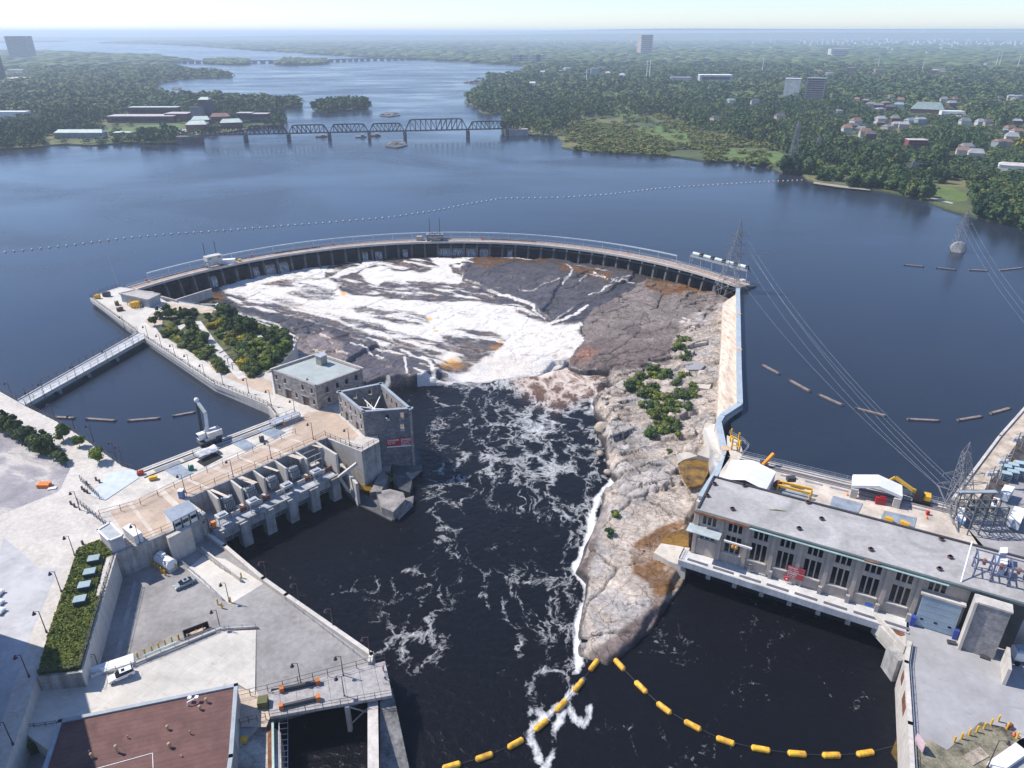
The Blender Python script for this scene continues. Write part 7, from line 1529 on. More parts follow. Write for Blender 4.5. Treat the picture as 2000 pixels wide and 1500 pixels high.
# the tangled lattice at the right corner
o = thing('switchyard_tower', 'wide splayed lattice tower beside the blue service truck', 'pylon', P(1880, 1010, rdz)); base = P(1872, 1012, rdz)
lattice(o, base, 5.5, 17, 1.4, TWR, 8, [(9, 6), (11.5, 5)], .13, 3, tilt=(-1, 3))
o = thing('dead_end_mast', 'slender lattice A frame mast rising over the reservoir corner', 'mast', P(1848, 1000, rdz)); k = MB(); ap = P(1883, 921, 11)
for a in ((1845, 985), (1883, 1000), (1862, 1000)): k.beam(P(*a, rdz), ap, .18, .18)
ap2 = P(1833, 949, 10); k.beam(ap2, P(1872, 1040, rdz), .25, .25); k.beam(ap2, P(1880, 965, 9.5), .2, .2)
for t in (.2, .4, .6, .8): k.beam(P(1845, 985, rdz).lerp(ap, t), P(1883, 1000, rdz).lerp(ap, t), .12, .12)
k.build('lattice', TWR, o)
o = thing('substation_frame', 'dark steel substation frame full of switches beside the generator trailer', 'substation', P(1905, 1030, rdz)); k = MB(); c = P(1907, 1030, rdz)
for i in range(4):
    for j in range(3): k.beam(c+Vector((-4+i*2.6, -3+j*3, 0)), c+Vector((-4+i*2.6, -3+j*3, 8)), .22, .22)
for z in (4, 6, 8):
    for j in range(3): k.beam(c+Vector((-4, -3+j*3, z)), c+Vector((3.8, -3+j*3, z)), .18, .18)
    for i in range(4): k.beam(c+Vector((-4+i*2.6, -3, z)), c+Vector((-4+i*2.6, 3, z)), .18, .18)
for i in range(3):
    k.beam(c+Vector((-4+i*2.6, -3, 4)), c+Vector((-4+(i+1)*2.6, -3, 8)), .12, .12); k.beam(c+Vector((-4+i*2.6, 3, 0)), c+Vector((-4+(i+1)*2.6, 3, 8)), .12, .12)
k.build('frame', mat('sub_steel', (.10, .12, .14), .6), o)
for i in range(3):
    for z in (4.6, 6.6): MB().tube(c+Vector((-2.7+i*2.6, 0, z)), c+Vector((-2.7+i*2.6, 0, z+1.2)), .3, 8).build('insulator', DSTEEL, o)
MB().box(c+Vector((-.2, 3, 8.3)), (9, 1.2, .3)).build('top_grating', GREYB, o)
o = thing('roof_substation', 'blue grey steel frame on the right end of the powerhouse roof', 'substation', P(1945, 1120, RZ_)); k = MB(); c = P(1948, 1128, RZ_)
for x in (-4.5, -1.5, 1.5, 4.5):
    for y in (-2.2, 1.6): k.beam(c+fd*x+fn*-y, c+fd*x+fn*-y+Vector((0, 0, 4.4)), .25, .25)
for y in (-2.2, 1.6):
    for z in (2.2, 4.4): k.beam(c-fd*4.8+fn*-y+Vector((0, 0, z)), c+fd*4.8+fn*-y+Vector((0, 0, z)), .2, .2)
for x in (-4.5, -1.5, 1.5, 4.5):
    for z in (2.2, 4.4): k.beam(c+fd*x+fn*2.2+Vector((0, 0, z)), c+fd*x-fn*1.6+Vector((0, 0, z)), .2, .2)
k.build('frame', mat('navy_steel', (.12, .14, .22), .6), o)
for i in range(3): MB().tube(c+fd*(-3+i*3)+Vector((0, 0, 2.3)), c+fd*(-3+i*3)+Vector((0, 0, 3.6)), .35, 8).build('insulator', mat('brown_insulator', (.35, .12, .05)), o)
for i, a in enumerate(((1961, 1078), (1961, 1100))): boxhouse('roof_unit', [(a[0]-7, a[1]-9), (a[0]+7, a[1]-9), (a[0]+7, a[1]+2), (a[0]-7, a[1]+2)], RZ_+3.2, RZ_, mat('lilac_unit', (.45, .50, .62)), WHITE, ('upper', 'lower')[i]+' of the two white boxes standing on the powerhouse roof end', 'roof unit', 1.0)
pz = WF(61, -4, RZ_); o = thing('roof_pole', 'slim white pole slanting up from the powerhouse roof edge', 'pole', P(1877, 1137, RZ_)); MB().tube(P(1877, 1137, RZ_), P(1899, 1058, RZ_+6), .15, 6).build('shaft', WHITE, o)
# vehicles / trailers in the upper yard
def trailer(px4, zt, label, cat, name, wm, rm): return boxhouse(name, px4, zt, rdz+.8, wm, rm, label, cat, 1.0)
cw_ = mat('ribbed_container', (.42, .47, .53), .6, .15, .6)
t_ = trailer([(1954, 960), (1963, 946), (1983, 951), (1972, 967)], 5.4, 'white topped ribbed container in the right yard', 'container', 'yard_container', cw_, WHITE)
t_ = trailer([(1932, 984), (1939, 970), (1954, 974), (1946, 990)], 5.4, 'cream generator trailer with dark roof vents', 'trailer', 'generator_trailer', mat('cream_trailer', (.60, .55, .50)), WHITE)
for i in range(3): q = P(1941+i*2, 974+i*4, 5.42); MB().box(q+Vector((0, 0, .03)), (1.3, .35, .08), rz=-.3).build('vent', mat('machine_red', (.4, .01, .02)), t_)
t_ = trailer([(1970, 1011), (1982, 988), (2004, 994), (1994, 1021)], 5.6, 'large white box trailer near the right edge', 'trailer', 'box_trailer', mat('trailer_side', (.50, .54, .60)), WHITE)
MB().box(P(1977, 1019, 4.6), (1.9, .1, .4), ax=(fd.x, fd.y)).build('red_label', RED, t_)
trailer([(1870, 1005), (1874, 990), (1890, 992), (1886, 1018)], 4.6, 'white and blue service truck beneath the pylon legs', 'truck', 'service_truck', mat('truck_blue', (.12, .25, .5)), WHITE)
for i in range(6):
    a = 1960+(i % 3)*14; b = 925+(i//3)*14-(i % 3)*3; q = P(a, b, rdz); o = thing('scaffold_stack', 'stack of grey steel scaffold panels in the right yard', 'scaffold stack', q, 'scaffold stacks in the right yard')
    k = MB(); [k.box(q+Vector((0, 0, .35+.5*j)), (2.6, 1.8, .14), rz=-.4) for j in range(5)]; [k.box(q+Vector((dx_, dy_, 1.2)), (.15, .15, 2.4), rz=-.4) for dx_ in (-.9, .9) for dy_ in (-.6, .6)]; k.build('panels', GREYB, o)
    MB().box(q+Vector((0, 0, 2.6)), (2.6, 1.8, .1), rz=-.4).build('top_panel', mat('pale_lid', (.35, .47, .52)), o)
genset('yellow_forklift', (1986, 912), (2.2, 1.2, 1.4), YELLOW, 'yellow machine among the scaffold stacks', 'machine', -.3, rdz)
# utility poles along the levee
for i, (a, b) in enumerate([(1922, 975), (1945, 950), (1972, 905), (1992, 880)]):
    q = P(a, b, rdz); o = thing('utility_pole', '%s utility pole beside the embankment counted from the pylon' % ('first', 'second', 'third', 'fourth')[i], 'utility pole', q, 'utility poles along the embankment')
    MB().tube(q, q+Vector((0, 0, 10)), .18, 6, .12).build('shaft', mat('pole_wood', (.25, .22, .2)), o)
    for z in (8.6, 9.6): MB().beam(q+Vector((-1.5, -.5, z)), q+Vector((1.5, .5, z)), .15, .15).build('cross_arm', STEEL, o)
    if i < 3:
        for s in (-1, 0, 1): MB().tube(q+Vector((s*.9, .4, 6.9)), q+Vector((s*.9, .4, 8)), .38, 8).build('can_transformer', mat('can_grey', (.55, .57, .6)), o)
# overhead wires
def wire(a, b, sag, label, group='overhead power lines', r=.028, n=14):
    k = MB(); pts = []
    for i in range(n+1): t = i/n; p = Vector(a).lerp(Vector(b), t); p.z -= sag*4*t*(1-t); pts.append(p)
    for p, q in zip(pts, pts[1:]): k.tube(p, q, r, 4)
    return solo('power_line', k, mat('wire_grey', (.30, .32, .36), .5), label, 'cable', group)
tp = P(1418, 574, -2)+Vector((2.2, 0, 0))
for i, (dx_, z, e) in enumerate([(4.5, 18, (1833, 949, 10)), (5.5, 23, (1850, 955, 9.5)), (4.5, 27, (1862, 940, 10)), (-4.5, 18, (1835, 952, 9)), (5.5, 22, (1880, 965, 9.5))]):
    wire(tp+Vector((dx_, 0, z-1)), P(*e), 5, 'thin power line sloping across the dark reservoir from the dam pylon to the switchyard', r=.026)
for i, dx_ in enumerate((-3, 0, 3)): wire(P(1871, 484, 2)+Vector((dx_, 0, 15)), P(2080, 700, 12)+Vector((dx_, 0, 0)), 4, 'thin power line leaving the island pylon towards the right edge', 'right reservoir power lines')
# ================= BOOMS & BUOYS =================
bl_ = [(10, 493), (60, 488), (150, 478), (240, 466), (340, 457), (450, 450), (560, 441), (630, 436), (760, 425), (850, 412), (920, 398), (980, 388), (1100, 386), (1190, 380), (1290, 368), (1400, 361), (1500, 355), (1566, 352)]
pts = PP(bl_, 0); Ls = [(b-a).length for a, b in zip(pts, pts[1:])]; tot = sum(Ls)
def along(d):
    for a, b, l in zip(pts, pts[1:], Ls):
        if d <= l: return a.lerp(b, d/l)
        d -= l
    return pts[-1]
bm_a = MB().sphere((0, 0, .15), .62, 8, 6).mesh('buoy', mat('buoy_white', (.60, .60, .62), .5)); bm_b = MB().sphere((0, 0, .15), .7, 8, 6).mesh('buoy', mat('buoy_orange', (.75, .35, .18), .5))
nb_ = 135
for i in range(nb_):
    q = along(tot*i/(nb_-1)); px = XYpix(q.x, q.y, 0)[0]
    oran = (px > 1490 and i % 2 == 0) or i == 12
    o = bpy.data.objects.new('marker_buoy', bm_b if oran else bm_a); SC.collection.objects.link(o); o.location = q
    tag(o, 'small orange float in the long line of floats crossing the reservoir' if oran else 'small white float in the long line of floats crossing the reservoir', 'buoy', 'line of floats across the reservoir')
solo('buoy_cable', (lambda k: [k.tube(a, b, .05, 4) for a, b in zip(pts, pts[1:])] and k)(MB()), DSTEEL, 'thin cable joining the line of floats across the reservoir', 'cable')
logs = [((1488, 712), (1523, 731)), ((1541, 742), (1583, 765)), ((1598, 770), (1647, 792)), ((1670, 797), (1732, 813)), ((1772, 819), (1836, 822)), ((1870, 821), (1918, 813)), ((1934, 808), (1973, 797)), ((1765, 517), (1805, 521)), ((1828, 523), (1868, 527)), ((1893, 527), (1930, 529)), ((1952, 528), (1998, 523)), ((107, 815), (146, 817)), ((168, 818), (226, 822)), ((249, 822), (313, 817)), ((337, 813), (382, 805))]
ordn = ('first', 'second', 'third', 'fourth', 'fifth', 'sixth', 'seventh')
for i, (a, b) in enumerate(logs):
    g, lab = ('log boom in the right reservoir', '%s floating timber of the boom beside the conduit wall' % ordn[i]) if i < 7 else (('log boom by the island pylon', '%s floating timber below the island pylon, from the left' % ordn[i-7]) if i < 11 else ('log boom in the canal', '%s floating timber of the canal boom, from the left' % ordn[i-11]))
    A, B = P(*a, .15), P(*b, .15); o = thing('boom_log', lab, 'log boom', A, g); MB().beam(A, B, .95, .55).build('timber', mat('boom_timber', (.24, .19, .17) if i < 11 else (.24, .19, .17), .85, .3, .8), o)
    d_ = (B-A).normalized(); MB().beam(A+d_*.1+Vector((0, 0, .2)), A+d_*.7+Vector((0, 0, .2)), 1.05, .35).build('end_cap', DSTEEL, o); MB().beam(B-d_*.7+Vector((0, 0, .2)), B-d_*.1+Vector((0, 0, .2)), 1.05, .35).build('end_cap', DSTEEL, o)
L1 = [(1160, 1299), (1130, 1339), (1096, 1378), (1057, 1416), (1007, 1452), (946, 1478), (882, 1496)]; L2 = [(1210, 1298), (1252, 1342), (1297, 1383), (1353, 1417), (1417, 1447), (1486, 1463), (1557, 1472), (1624, 1475), (1690, 1471)]
for L, g, anc, fin in ((L1, 'yellow floats left of the rock point', (1172, 1284), (800, 1520)), (L2, 'yellow floats right of the rock point', (1198, 1284), (1752, 1455))):
    W = PP(L, -10.7); E = [P(*anc, -10.6)]+W+[P(*fin, -10.6)]
    solo('boom_cable', (lambda k: [k.tube(a, b, .05, 4) for a, b in zip(E, E[1:])] and k)(MB()), DSTEEL, 'thin dark cable threading the '+g, 'cable')
    for i, c in enumerate(W):
        d_ = (E[i+2]-E[i]).normalized(); o = thing('boom_float', '%s yellow drum float from the rock point on its %s side' % (ordn[i] if i < 7 else ('eighth', 'ninth')[i-7], 'left' if g[14] == 'l' else 'right'), 'float', c, g)
        k = MB().tube(c-d_*1.45, c+d_*1.45, .58, 12); k.build('drum', mat('weathered_yellow', (.75, .45, .03), .5, .35, .9, col2=(.40, .17, .03)), o)
        for s in (-1, 1): MB().tube(c+d_*s*1.45, c+d_*s*1.75, .58, 12, .25).build('end_cone', mat('weathered_yellow', (.75, .45, .03)), o)

# ================= FAR LAND =================
def far(pts): return [P(a, b, 0) for a, b in pts]
SHL = [(-700, 330), (-200, 305), (0, 292), (60, 289), (120, 283), (180, 285), (250, 280), (310, 281), (370, 279), (383, 273), (380, 268), (430, 262), (500, 251), (545, 247), (561, 238), (552, 233), (528, 228), (510, 220), (540, 213), (590, 208), (592, 202), (560, 198), (500, 193), (430, 190), (360, 189), (327, 188), (305, 180), (297, 172), (308, 165), (322, 161), (350, 156), (400, 153), (455, 151), (452, 145), (400, 140), (350, 134), (330, 126), (365, 121), (367, 117), (330, 113), (290, 108), (200, 106), (125, 101), (70, 101), (0, 99), (-300, 98), (-900, 98)]
SHR = [(2600, 560), (2100, 480), (2010, 458), (1988, 443), (1953, 436), (1920, 430), (1887, 421), (1850, 410), (1815, 396), (1780, 386), (1740, 377), (1700, 371), (1649, 364), (1610, 360), (1580, 353), (1564, 341), (1530, 338), (1516, 334), (1500, 328), (1440, 318), (1380, 316), (1327, 308), (1262, 303), (1200, 300), (1162, 297), (1120, 293), (1097, 289), (1100, 277), (1087, 267), (1050, 265), (1007, 263), (984, 258), (982, 240), (1000, 225), (1025, 210), (1022, 202), (1000, 206), (997, 221), (960, 224), (937, 220), (934, 212), (910, 201), (915, 190), (925, 177), (942, 157), (965, 150), (1000, 146), (1028, 140), (1032, 131), (1000, 127), (960, 125), (910, 122), (850, 119.5), (760, 114), (700, 111), (650, 108), (600, 105), (560, 102), (500, 99), (430, 93), (325, 88), (240, 86), (195, 85), (230, 81), (300, 78), (440, 76)]
CAP = 12
def landmat():
    m, nt, b, pos = newmat('meadow_ground'); n = noise(nt, pos, .008, 6, .6, .8); n2 = noise(nt, pos, .15, 5, .6)
    c = ramp(nt, [(.35, (.035, .06, .02)), (.5, (.09, .105, .035)), (.62, (.16, .145, .05))], n)
    nt.links.new(mixc(nt, 1, c, ramp(nt, [(.3, .7), (.7, 1.2)], n2), 'MULTIPLY'), b.inputs['Base Color']); b.inputs['Roughness'].default_value = .95; return m
LAND = landmat()
LL = far(SHL)+[Vector((-6000, 3000, 0)), Vector((-6000, 300, 0))]
solo('left_bank_land', MB().prism(LL, -3, 1.2), LAND, None, None, kind='structure')
RLp = far(SHR)+[Vector((-2500, 14000, 0)), Vector((-2500, 27500, 0)), Vector((27500, 27500, 0)), Vector((27500, 600, 0)), Vector((900, 250, 0))]
solo('right_bank_land', MB().prism(RLp, -3, 1.2), LAND, None, None, kind='structure')
solo('far_left_shore', MB().prism([P(-300, 84, 0), P(0, 83.5, 0), P(60, 82.5, 0), P(125, 82, 0), P(110, 79, 0), P(0, 78, 0), P(-300, 78, 0)], -1, 14), LAND, None, None, kind='structure')
# distant hills (real ridges 15-25 km off)
def ridge(name, y, x0, x1, hfun, n=160):
    V = []; F = []
    for i in range(n+1):
        x = x0+(x1-x0)*i/n; h = hfun(x); V += [(x, y-1500, 0), (x, y, h), (x, y+1500, 0)]
    for i in range(n):
        for k in (0, 1): F.append((3*i+k, 3*i+3+k, 3*i+4+k, 3*i+1+k))
    return tag(meshnp(name, V, F, LAND, smooth=True), kind='structure')
sg_ = lambda x, s, a: a*(.5+.5*math.sin(x/s+1.3))*(.6+.4*math.sin(x/(s*.37)))
ridge('distant_hills', 22000, -26000, 26000, lambda x: 75+60*sstep(-12000, -2000, np.array(x)).item()*0+sg_(x, 5200, 25)+(60 if x > -3000 else 20)*0+110*float(sstep(-4000, 6000, np.array(float(x)))))
ridge('distant_hills', 12500, -14000, 24000, lambda x: 42+sg_(x, 2100, 14)+25*float(sstep(-6000, -2000, np.array(float(x))))+38*float(sstep(-500, 5000, np.array(float(x)))))
# lawns, lots and roads on banks
def fsurf(name, pts, m, z=1.25): solo(name, MB().sheet([P(a, b, z) for a, b in pts]), m, None, None, kind='structure')
LAWN = mat('park_lawn', (.10, .15, .03), .95, .2, .05); LOTM = mat('pale_lot', (.42, .40, .38), .9, .1, .05)
LAWNS = [[(1810, 362), (1860, 366), (1893, 381), (1888, 392), (1862, 396), (1835, 385), (1812, 375)], [(1230, 250), (1290, 245), (1350, 262), (1345, 280), (1290, 275), (1240, 265)], [(1165, 180), (1215, 178), (1220, 205), (1250, 225), (1215, 235), (1185, 215)], [(1410, 180), (1480, 176), (1478, 192), (1415, 195)], [(195, 253), (260, 245), (360, 242), (355, 255), (280, 262), (205, 258)], [(45, 180), (90, 172), (88, 190), (50, 195)], [(135, 148), (200, 155), (250, 168), (230, 175), (180, 165)], [(1400, 290), (1500, 290), (1560, 310), (1520, 320), (1400, 312)]]
for L in LAWNS: fsurf('lawn', L, LAWN)
fsurf('car_park', [(270, 262), (330, 255), (385, 250), (390, 262), (350, 266), (280, 268)], LOTM); fsurf('car_park', [(10, 150), (65, 150), (68, 160), (15, 163)], LOTM); fsurf('gravel_clearing', [(1236, 178), (1258, 173), (1262, 180), (1250, 184)], LOTM)
fsurf('road', [(1200, 132), (1203, 132), (1231, 157), (1222, 158)], LOTM); fsurf('road', [(150, 150), (200, 155), (252, 166), (250, 169), (198, 158), (150, 153)], LOTM); fsurf('path', [(1812, 378), (1822, 386), (1862, 396), (1860, 398), (1820, 389), (1810, 380)], LOTM, 1.3)
fsurf('shore_beach', [(1590, 355), (1640, 361), (1700, 370), (1700, 372), (1640, 366), (1588, 358)], mat('shore_stone', (.30, .27, .22)), 1.3); fsurf('parking_far', [(1845, 215), (1885, 220), (1890, 228), (1850, 226)], LOTM); fsurf('pond', [(152, 204), (175, 201), (222, 206), (218, 212), (170, 212)], RESW, 1.3)
fsurf('clearing', [(1100, 163), (1160, 165), (1162, 170), (1108, 168)], LOTM); fsurf('shore_path', [(1960, 425), (1990, 430), (1992, 433), (1962, 428)], LOTM, 1.3)
# islands
ISL = [('tree_island', [(610, 214), (640, 220), (690, 214), (719, 214), (717, 203), (690, 200), (650, 202), (620, 207)]), ('tree_island', [(536, 125), (560, 128), (610, 127), (640, 124), (636, 118), (560, 117)]), ('tree_island', [(402, 124), (440, 127), (485, 126), (484, 119), (430, 117), (404, 119)]), ('rock_islet', [(742, 227), (760, 229), (782, 226), (775, 221), (755, 220)]), ('rock_islet', [(753, 287), (775, 290), (795, 285), (790, 278), (770, 276), (756, 281)]), ('rock_islet', [(924, 163), (940, 164), (940, 159), (928, 158)]), ('rock_islet', [(335, 175), (345, 176), (355, 174), (350, 171), (338, 171)])]
for nme, pz in ISL: solo(nme, MB().prism(far(pz), -2, 1.0), LAND if nme == 'tree_island' else ROCKDK, None, None, kind='structure')
for nme, pz in ISL:
    if nme == 'tree_island': continue
    c_ = sum(far(pz), Vector())/len(pz); w_ = (P(pz[2][0], pz[2][1], 0)-P(pz[0][0], pz[0][1], 0)).length
    for j in range(9):
        bm = bmesh.new(); bmesh.ops.create_icosphere(bm, subdivisions=2, radius=w_*random.uniform(.08, .16))
        for v in bm.verts: v.co *= 1+.5*mnoise.noise(v.co*.2+Vector((j*5, 0, 0))); v.co.z *= .45
        me = bpy.data.meshes.new('islet_boulder'); bm.to_mesh(me); bm.free(); me.materials.append(ROCKPLAIN if j % 2 else ROCKDK); o = bpy.data.objects.new('islet_boulder', me); SC.collection.objects.link(o)
        o.location = c_+Vector((random.uniform(-.36, .36)*w_, random.uniform(-.5, .5)*w_*.5, 1)); tag(o, 'grey boulder heaped on a low rock islet near the railway bridge', 'boulder', 'boulders of the river islets')
# truss railway bridge
TBK = thing('truss_bridge', 'long black steel truss railway bridge on stone piers across the upper reservoir', 'railway bridge', P(640, 278, 0))
feet = [P(394, 279, 0), P(479, 279, 0), P(562, 279, 0), P(643, 277, 0), P(722, 275, 0), P(791, 269, 0), P(915, 268, 0), P(990, 265, 0)]
A, B = feet[0], feet[-1]; bd = (B-A).normalized(); bn = Vector((-bd.y, bd.x, 0)); SP = [(q-A).dot(bd) for q in feet]; PRJ = lambda s, off, z: A+bd*s+bn*off+Vector((0, 0, z)); ZD = 8.0
for i, s in enumerate(SP): MB().prism([PRJ(s-1.8, -5, 0), PRJ(s+1.8, -5, 0), PRJ(s+1.8, 5, 0), PRJ(s-1.8, 5, 0)], -4, ZD-1.2).build('pier', mat('bridge_stone', (.16, .14, .14), .9, .3), TBK)
for i in range(len(SP)-1):
    s0, s1 = SP[i]+.6, SP[i+1]-.6; L = s1-s0; n = 9 if L < 60 else 12; Hh = 8.5 if L < 60 else 12; k = MB()
    top = lambda j: 0 if j in (0, n) else Hh*(.96 if j in (1, n-1) else 1)
    for off in (-2.7, 2.7):
        for j in range(n):
            a, b = s0+L*j/n, s0+L*(j+1)/n; k.beam(PRJ(a, off, ZD), PRJ(b, off, ZD), .7, .9); k.beam(PRJ(a, off, ZD+top(j)), PRJ(b, off, ZD+top(j+1)), .75, .75)
            if 0 < j: k.beam(PRJ(a, off, ZD), PRJ(a, off, ZD+top(j)), .45, .45)
            if 0 < j < n-1: k.beam(PRJ(a if j < n/2 else b, off, ZD+top(j if j < n/2 else j+1)), PRJ(b if j < n/2 else a, off, ZD), .5, .5)
    for j in range(1, n): k.beam(PRJ(s0+L*j/n, -2.7, ZD+top(j)), PRJ(s0+L*j/n, 2.7, ZD+top(j)), .4, .4)
    k.build('truss_span', TRUSS, TBK)
MB().beam(PRJ(-12, 0, ZD-.1), PRJ(SP[-1]+14, 0, ZD-.1), 5.6, .7).build('track_deck', TRUSS, TBK)
MB().prism([PRJ(-25, -5, 0), PRJ(-1, -4, 0), PRJ(-1, 4, 0), PRJ(-25, 5, 0)], -1, ZD-.6).build('abutment', mat('bridge_stone', (.16, .14, .14)), TBK); MB().prism([PRJ(SP[-1]+1, -4, 0), PRJ(SP[-1]+25, -5, 0), PRJ(SP[-1]+25, 5, 0), PRJ(SP[-1]+1, 4, 0)], -1, ZD-.6).build('abutment', mat('pale_abut', (.35, .31, .29)), TBK)
# low bridge far
CB = thing('road_bridge', 'low grey road bridge with many piers linking the far wooded islands', 'road bridge', P(700, 122, 0)); ca = PP([(300, 123), (400, 124), (500, 123.5), (540, 123), (640, 121), (720, 118.5), (830, 116.5)], 0); ca = [q+Vector((0, 0, 9)) for q in ca]
MB().pathbeam(ca, 22, 4).build('deck', mat('far_bridge_grey', (.16, .17, .18)), CB)
Lc = [(b-a).length for a, b in zip(ca, ca[1:])]; tc = sum(Lc); pmesh = MB().box((0, 0, 0), (14, 18, 10)).mesh('pier', mat('far_bridge_grey', (.16, .17, .18)))
for i in range(38):
    d = tc*(i+.5)/38
    for a, b, l in zip(ca, ca[1:], Lc):
        if d <= l: q = a.lerp(b, d/l); break
        d -= l
    o = link('pier', pmesh, CB, True); o.location = q-Vector((0, 0, 6))-CB.location
# work barges under the bridge
for i, (a, b, m_) in enumerate(((628, 268, RUST), (705, 268, GREYB), (733, 266, RUST))):
    q = P(a, b, 0); o = thing('work_barge', ('rust coloured barge moored under the truss bridge, leftmost', 'blue grey work boat under the middle of the truss bridge', 'barge beside the bridge pier nearest mid river')[i], 'barge', q, 'barges under the railway bridge'); MB().box(q+Vector((0, 0, .5)), (13, 5, 1.6), ax=bd.to_2d()).build('hull', m_, o); MB().box(q+Vector((2, 0, 2.3)), (4, 3.4, 2.2), ax=bd.to_2d()).build('cabin', CONC, o)
# ---- buildings on banks:  generic block with window bands
EXCL = []
BRICK = mat('red_brick', (.15, .06, .052), .9, .2, .5); GREENR = mat('pale_green_roof', (.48, .56, .50), .7, .1)
def block(a, b, w, dpt, h, label, wallm, roofm, rz=0, win=None, cat='building', z=1.2, name='building', hip=0, ex=True, windows=True):
    q = P(a, b, z); o = thing(name, label, cat, q, rz=rz)
    MB().box((0, dpt/2, h/2), (w, dpt, h)).build('wall', wallm, o, True)
    if hip:
        e = .4; v = [(-w/2-e, -e, h), (w/2+e, -e, h), (w/2+e, dpt+e, h), (-w/2-e, dpt+e, h), (-w/2+dpt*.2, dpt/2, h+hip), (w/2-dpt*.2, dpt/2, h+hip)]
        MB().add(v, [(0, 1, 5, 4), (1, 2, 5), (2, 3, 4, 5), (3, 0, 4), (3, 2, 1, 0)]).build('roof', roofm, o, True)
    else:
        MB().box((0, dpt/2, h+.25), (w+.6, dpt+.6, .5)).build('roof', roofm, o, True)
    if win:
        nx_, nz_ = win; wn = MB()
        for j in range(nz_): wn = MB(); wn.box((0, -.04, h*(j+.55)/nz_), (w*.86, .08, h/nz_*.42)); wn.build('window_band', wgl, o, True); MB().box((w/2+.04, dpt/2, h*(j+.55)/nz_), (.08, dpt*.8, h/nz_*.42)).build('window_band', wgl, o, True)
    if ex: EXCL.append((q.x, q.y, max(w, dpt)*.5+8, rz))
    return o
tan = mat('tan_tower', (.42, .34, .30), .8, .1, .02)
block(1262, 106, 70, 45, 96, 'tall pinkish tower block standing alone over the far suburb', tan, mat('pale_roof', (.5, .46, .44)), rz=.3, win=(1, 10), name='tower_block')
block(40, 113, 95, 60, 92, 'broad dark tower with a stepped top at the upper left', mat('blue_tower', (.10, .12, .16)), mat('blue_tower', (.10, .12, .16)), rz=.1, win=(1, 8), name='tower_block')
block(-8, 158, 26, 24, 70, 'dark tower cut by the left edge', mat('navy_tower', (.04, .05, .08)), DSTEEL, win=(1, 12), name='tower_block')
block(1544, 187, 28, 18, 30, 'white apartment block beside the dark balconied one', mat('white_block', (.58, .56, .54)), WHITE, rz=-.45, name='apartment_block')
block(1588, 196, 32, 22, 36, 'grey brown apartment block with many balconies', mat('brown_block', (.24, .21, .22)), GREYB, rz=-.45, win=(1, 10), name='apartment_block')
block(1398, 160, 78, 40, 15, 'wide pale museum building with a row of slit windows', mat('lilac_stone', (.42, .42, .47)), WHITE, rz=-.1, win=(1, 1), name='museum')
block(1330, 158, 50, 20, 8, 'low pale wing left of the museum', mat('lilac_stone', (.42, .42, .47)), mat('pale_roof', (.5, .46, .44)), rz=-.1, name='museum_wing')
block(1640, 110, 95, 40, 33, 'long white slab building in the far woods', mat('white_block', (.58, .56, .54)), WHITE, name='slab_building', win=(1, 4))
block(1810, 222, 44, 34, 6, 'school with a big grey green gabled roof', BRICK, mat('green_slate', (.20, .26, .25)), rz=-.5, hip=9, name='school')
block(1860, 225, 30, 14, 5, 'flat white annex right of the gabled school', WHITE, WHITE, rz=-.2, name='annex')
block(1791, 290, 19, 12, 8, 'red brick three storey house with a flat grey roof', mat('bright_brick', (.24, .05, .055)), mat('pale_roof', (.5, .46, .44)), rz=-.15, win=(1, 3), name='brick_house')
block(1717, 144, 28, 12, 10, 'tan school with a small tower in the woods', mat('tan_school', (.45, .33, .25)), mat('tan_school', (.45, .33, .25)), rz=.2, name='tan_school', win=(1, 2))
block(1975, 335, 20, 12, 5, 'long white roofed house near the right edge', WHITE, mat('pale_roof', (.5, .46, .44)), rz=-.5, hip=2, name='house')
block(1161, 149, 20, 15, 20, 'squat grey silo building above the marsh woods', GREYB, mat('pale_lid', (.35, .47, .52)), name='silo_building')
for i, a in enumerate((1010, 1024, 1046, 1057)): block(a, 121, 40, 20, 26, '%s pale far apartment slab beyond the peninsula' % ordn[i], mat('white_block', (.58, .56, .54)), tan, name='apartment_block', win=(1, 3))
for i, (a, b) in enumerate(((1060, 144), (1040, 167), (1095, 143), (1187, 146), (1215, 150))): block(a, b, 14, 8, 6, '%s small white house in the far woods left of the twin poles' % ordn[i], WHITE, WHITE, name='house', hip=2)
# left campus
block(275, 240, 88, 26, 8, 'long low red brick plant with a pale flat roof', BRICK, mat('pink_roof', (.50, .44, .44)), rz=.02, name='brick_plant', win=(1, 1))
block(300, 226, 70, 16, 11, 'upper hall of the brick plant with a long pale green roof', BRICK, GREENR, rz=.02, name='brick_hall', win=(1, 1))
block(345, 238, 30, 24, 10, 'dark red hall at the right end of the brick plant', BRICK, mat('pink_roof', (.50, .44, .44)), name='brick_hall')
block(155, 270, 54, 12, 6, 'long pale green roofed shed behind the shore trees', mat('grey_shed', (.25, .27, .32)), GREENR, rz=.02, name='long_shed', hip=3)
block(239, 266, 20, 8, 4, 'small pale green roofed shed by the car park', mat('grey_shed', (.25, .27, .32)), GREENR, name='small_shed', hip=1)
block(385, 257, 24, 18, 8, 'brick house with a pale green hipped roof at the bridge end', BRICK, GREENR, rz=.2, hip=4, name='pump_house')
block(393, 247, 22, 14, 8, 'second pale green roof just behind the bridge end house', BRICK, GREENR, rz=.2, hip=4, name='pump_house')
block(453, 251, 26, 16, 7, 'pale green roofed house behind the bridge trusses', BRICK, GREENR, rz=.3, hip=4, name='pump_house')
block(432, 242, 24, 14, 9, 'brown roofed brick house beside the chimney block', BRICK, mat('rust_roof', (.25, .13, .11)), rz=.3, hip=4, name='brick_house')
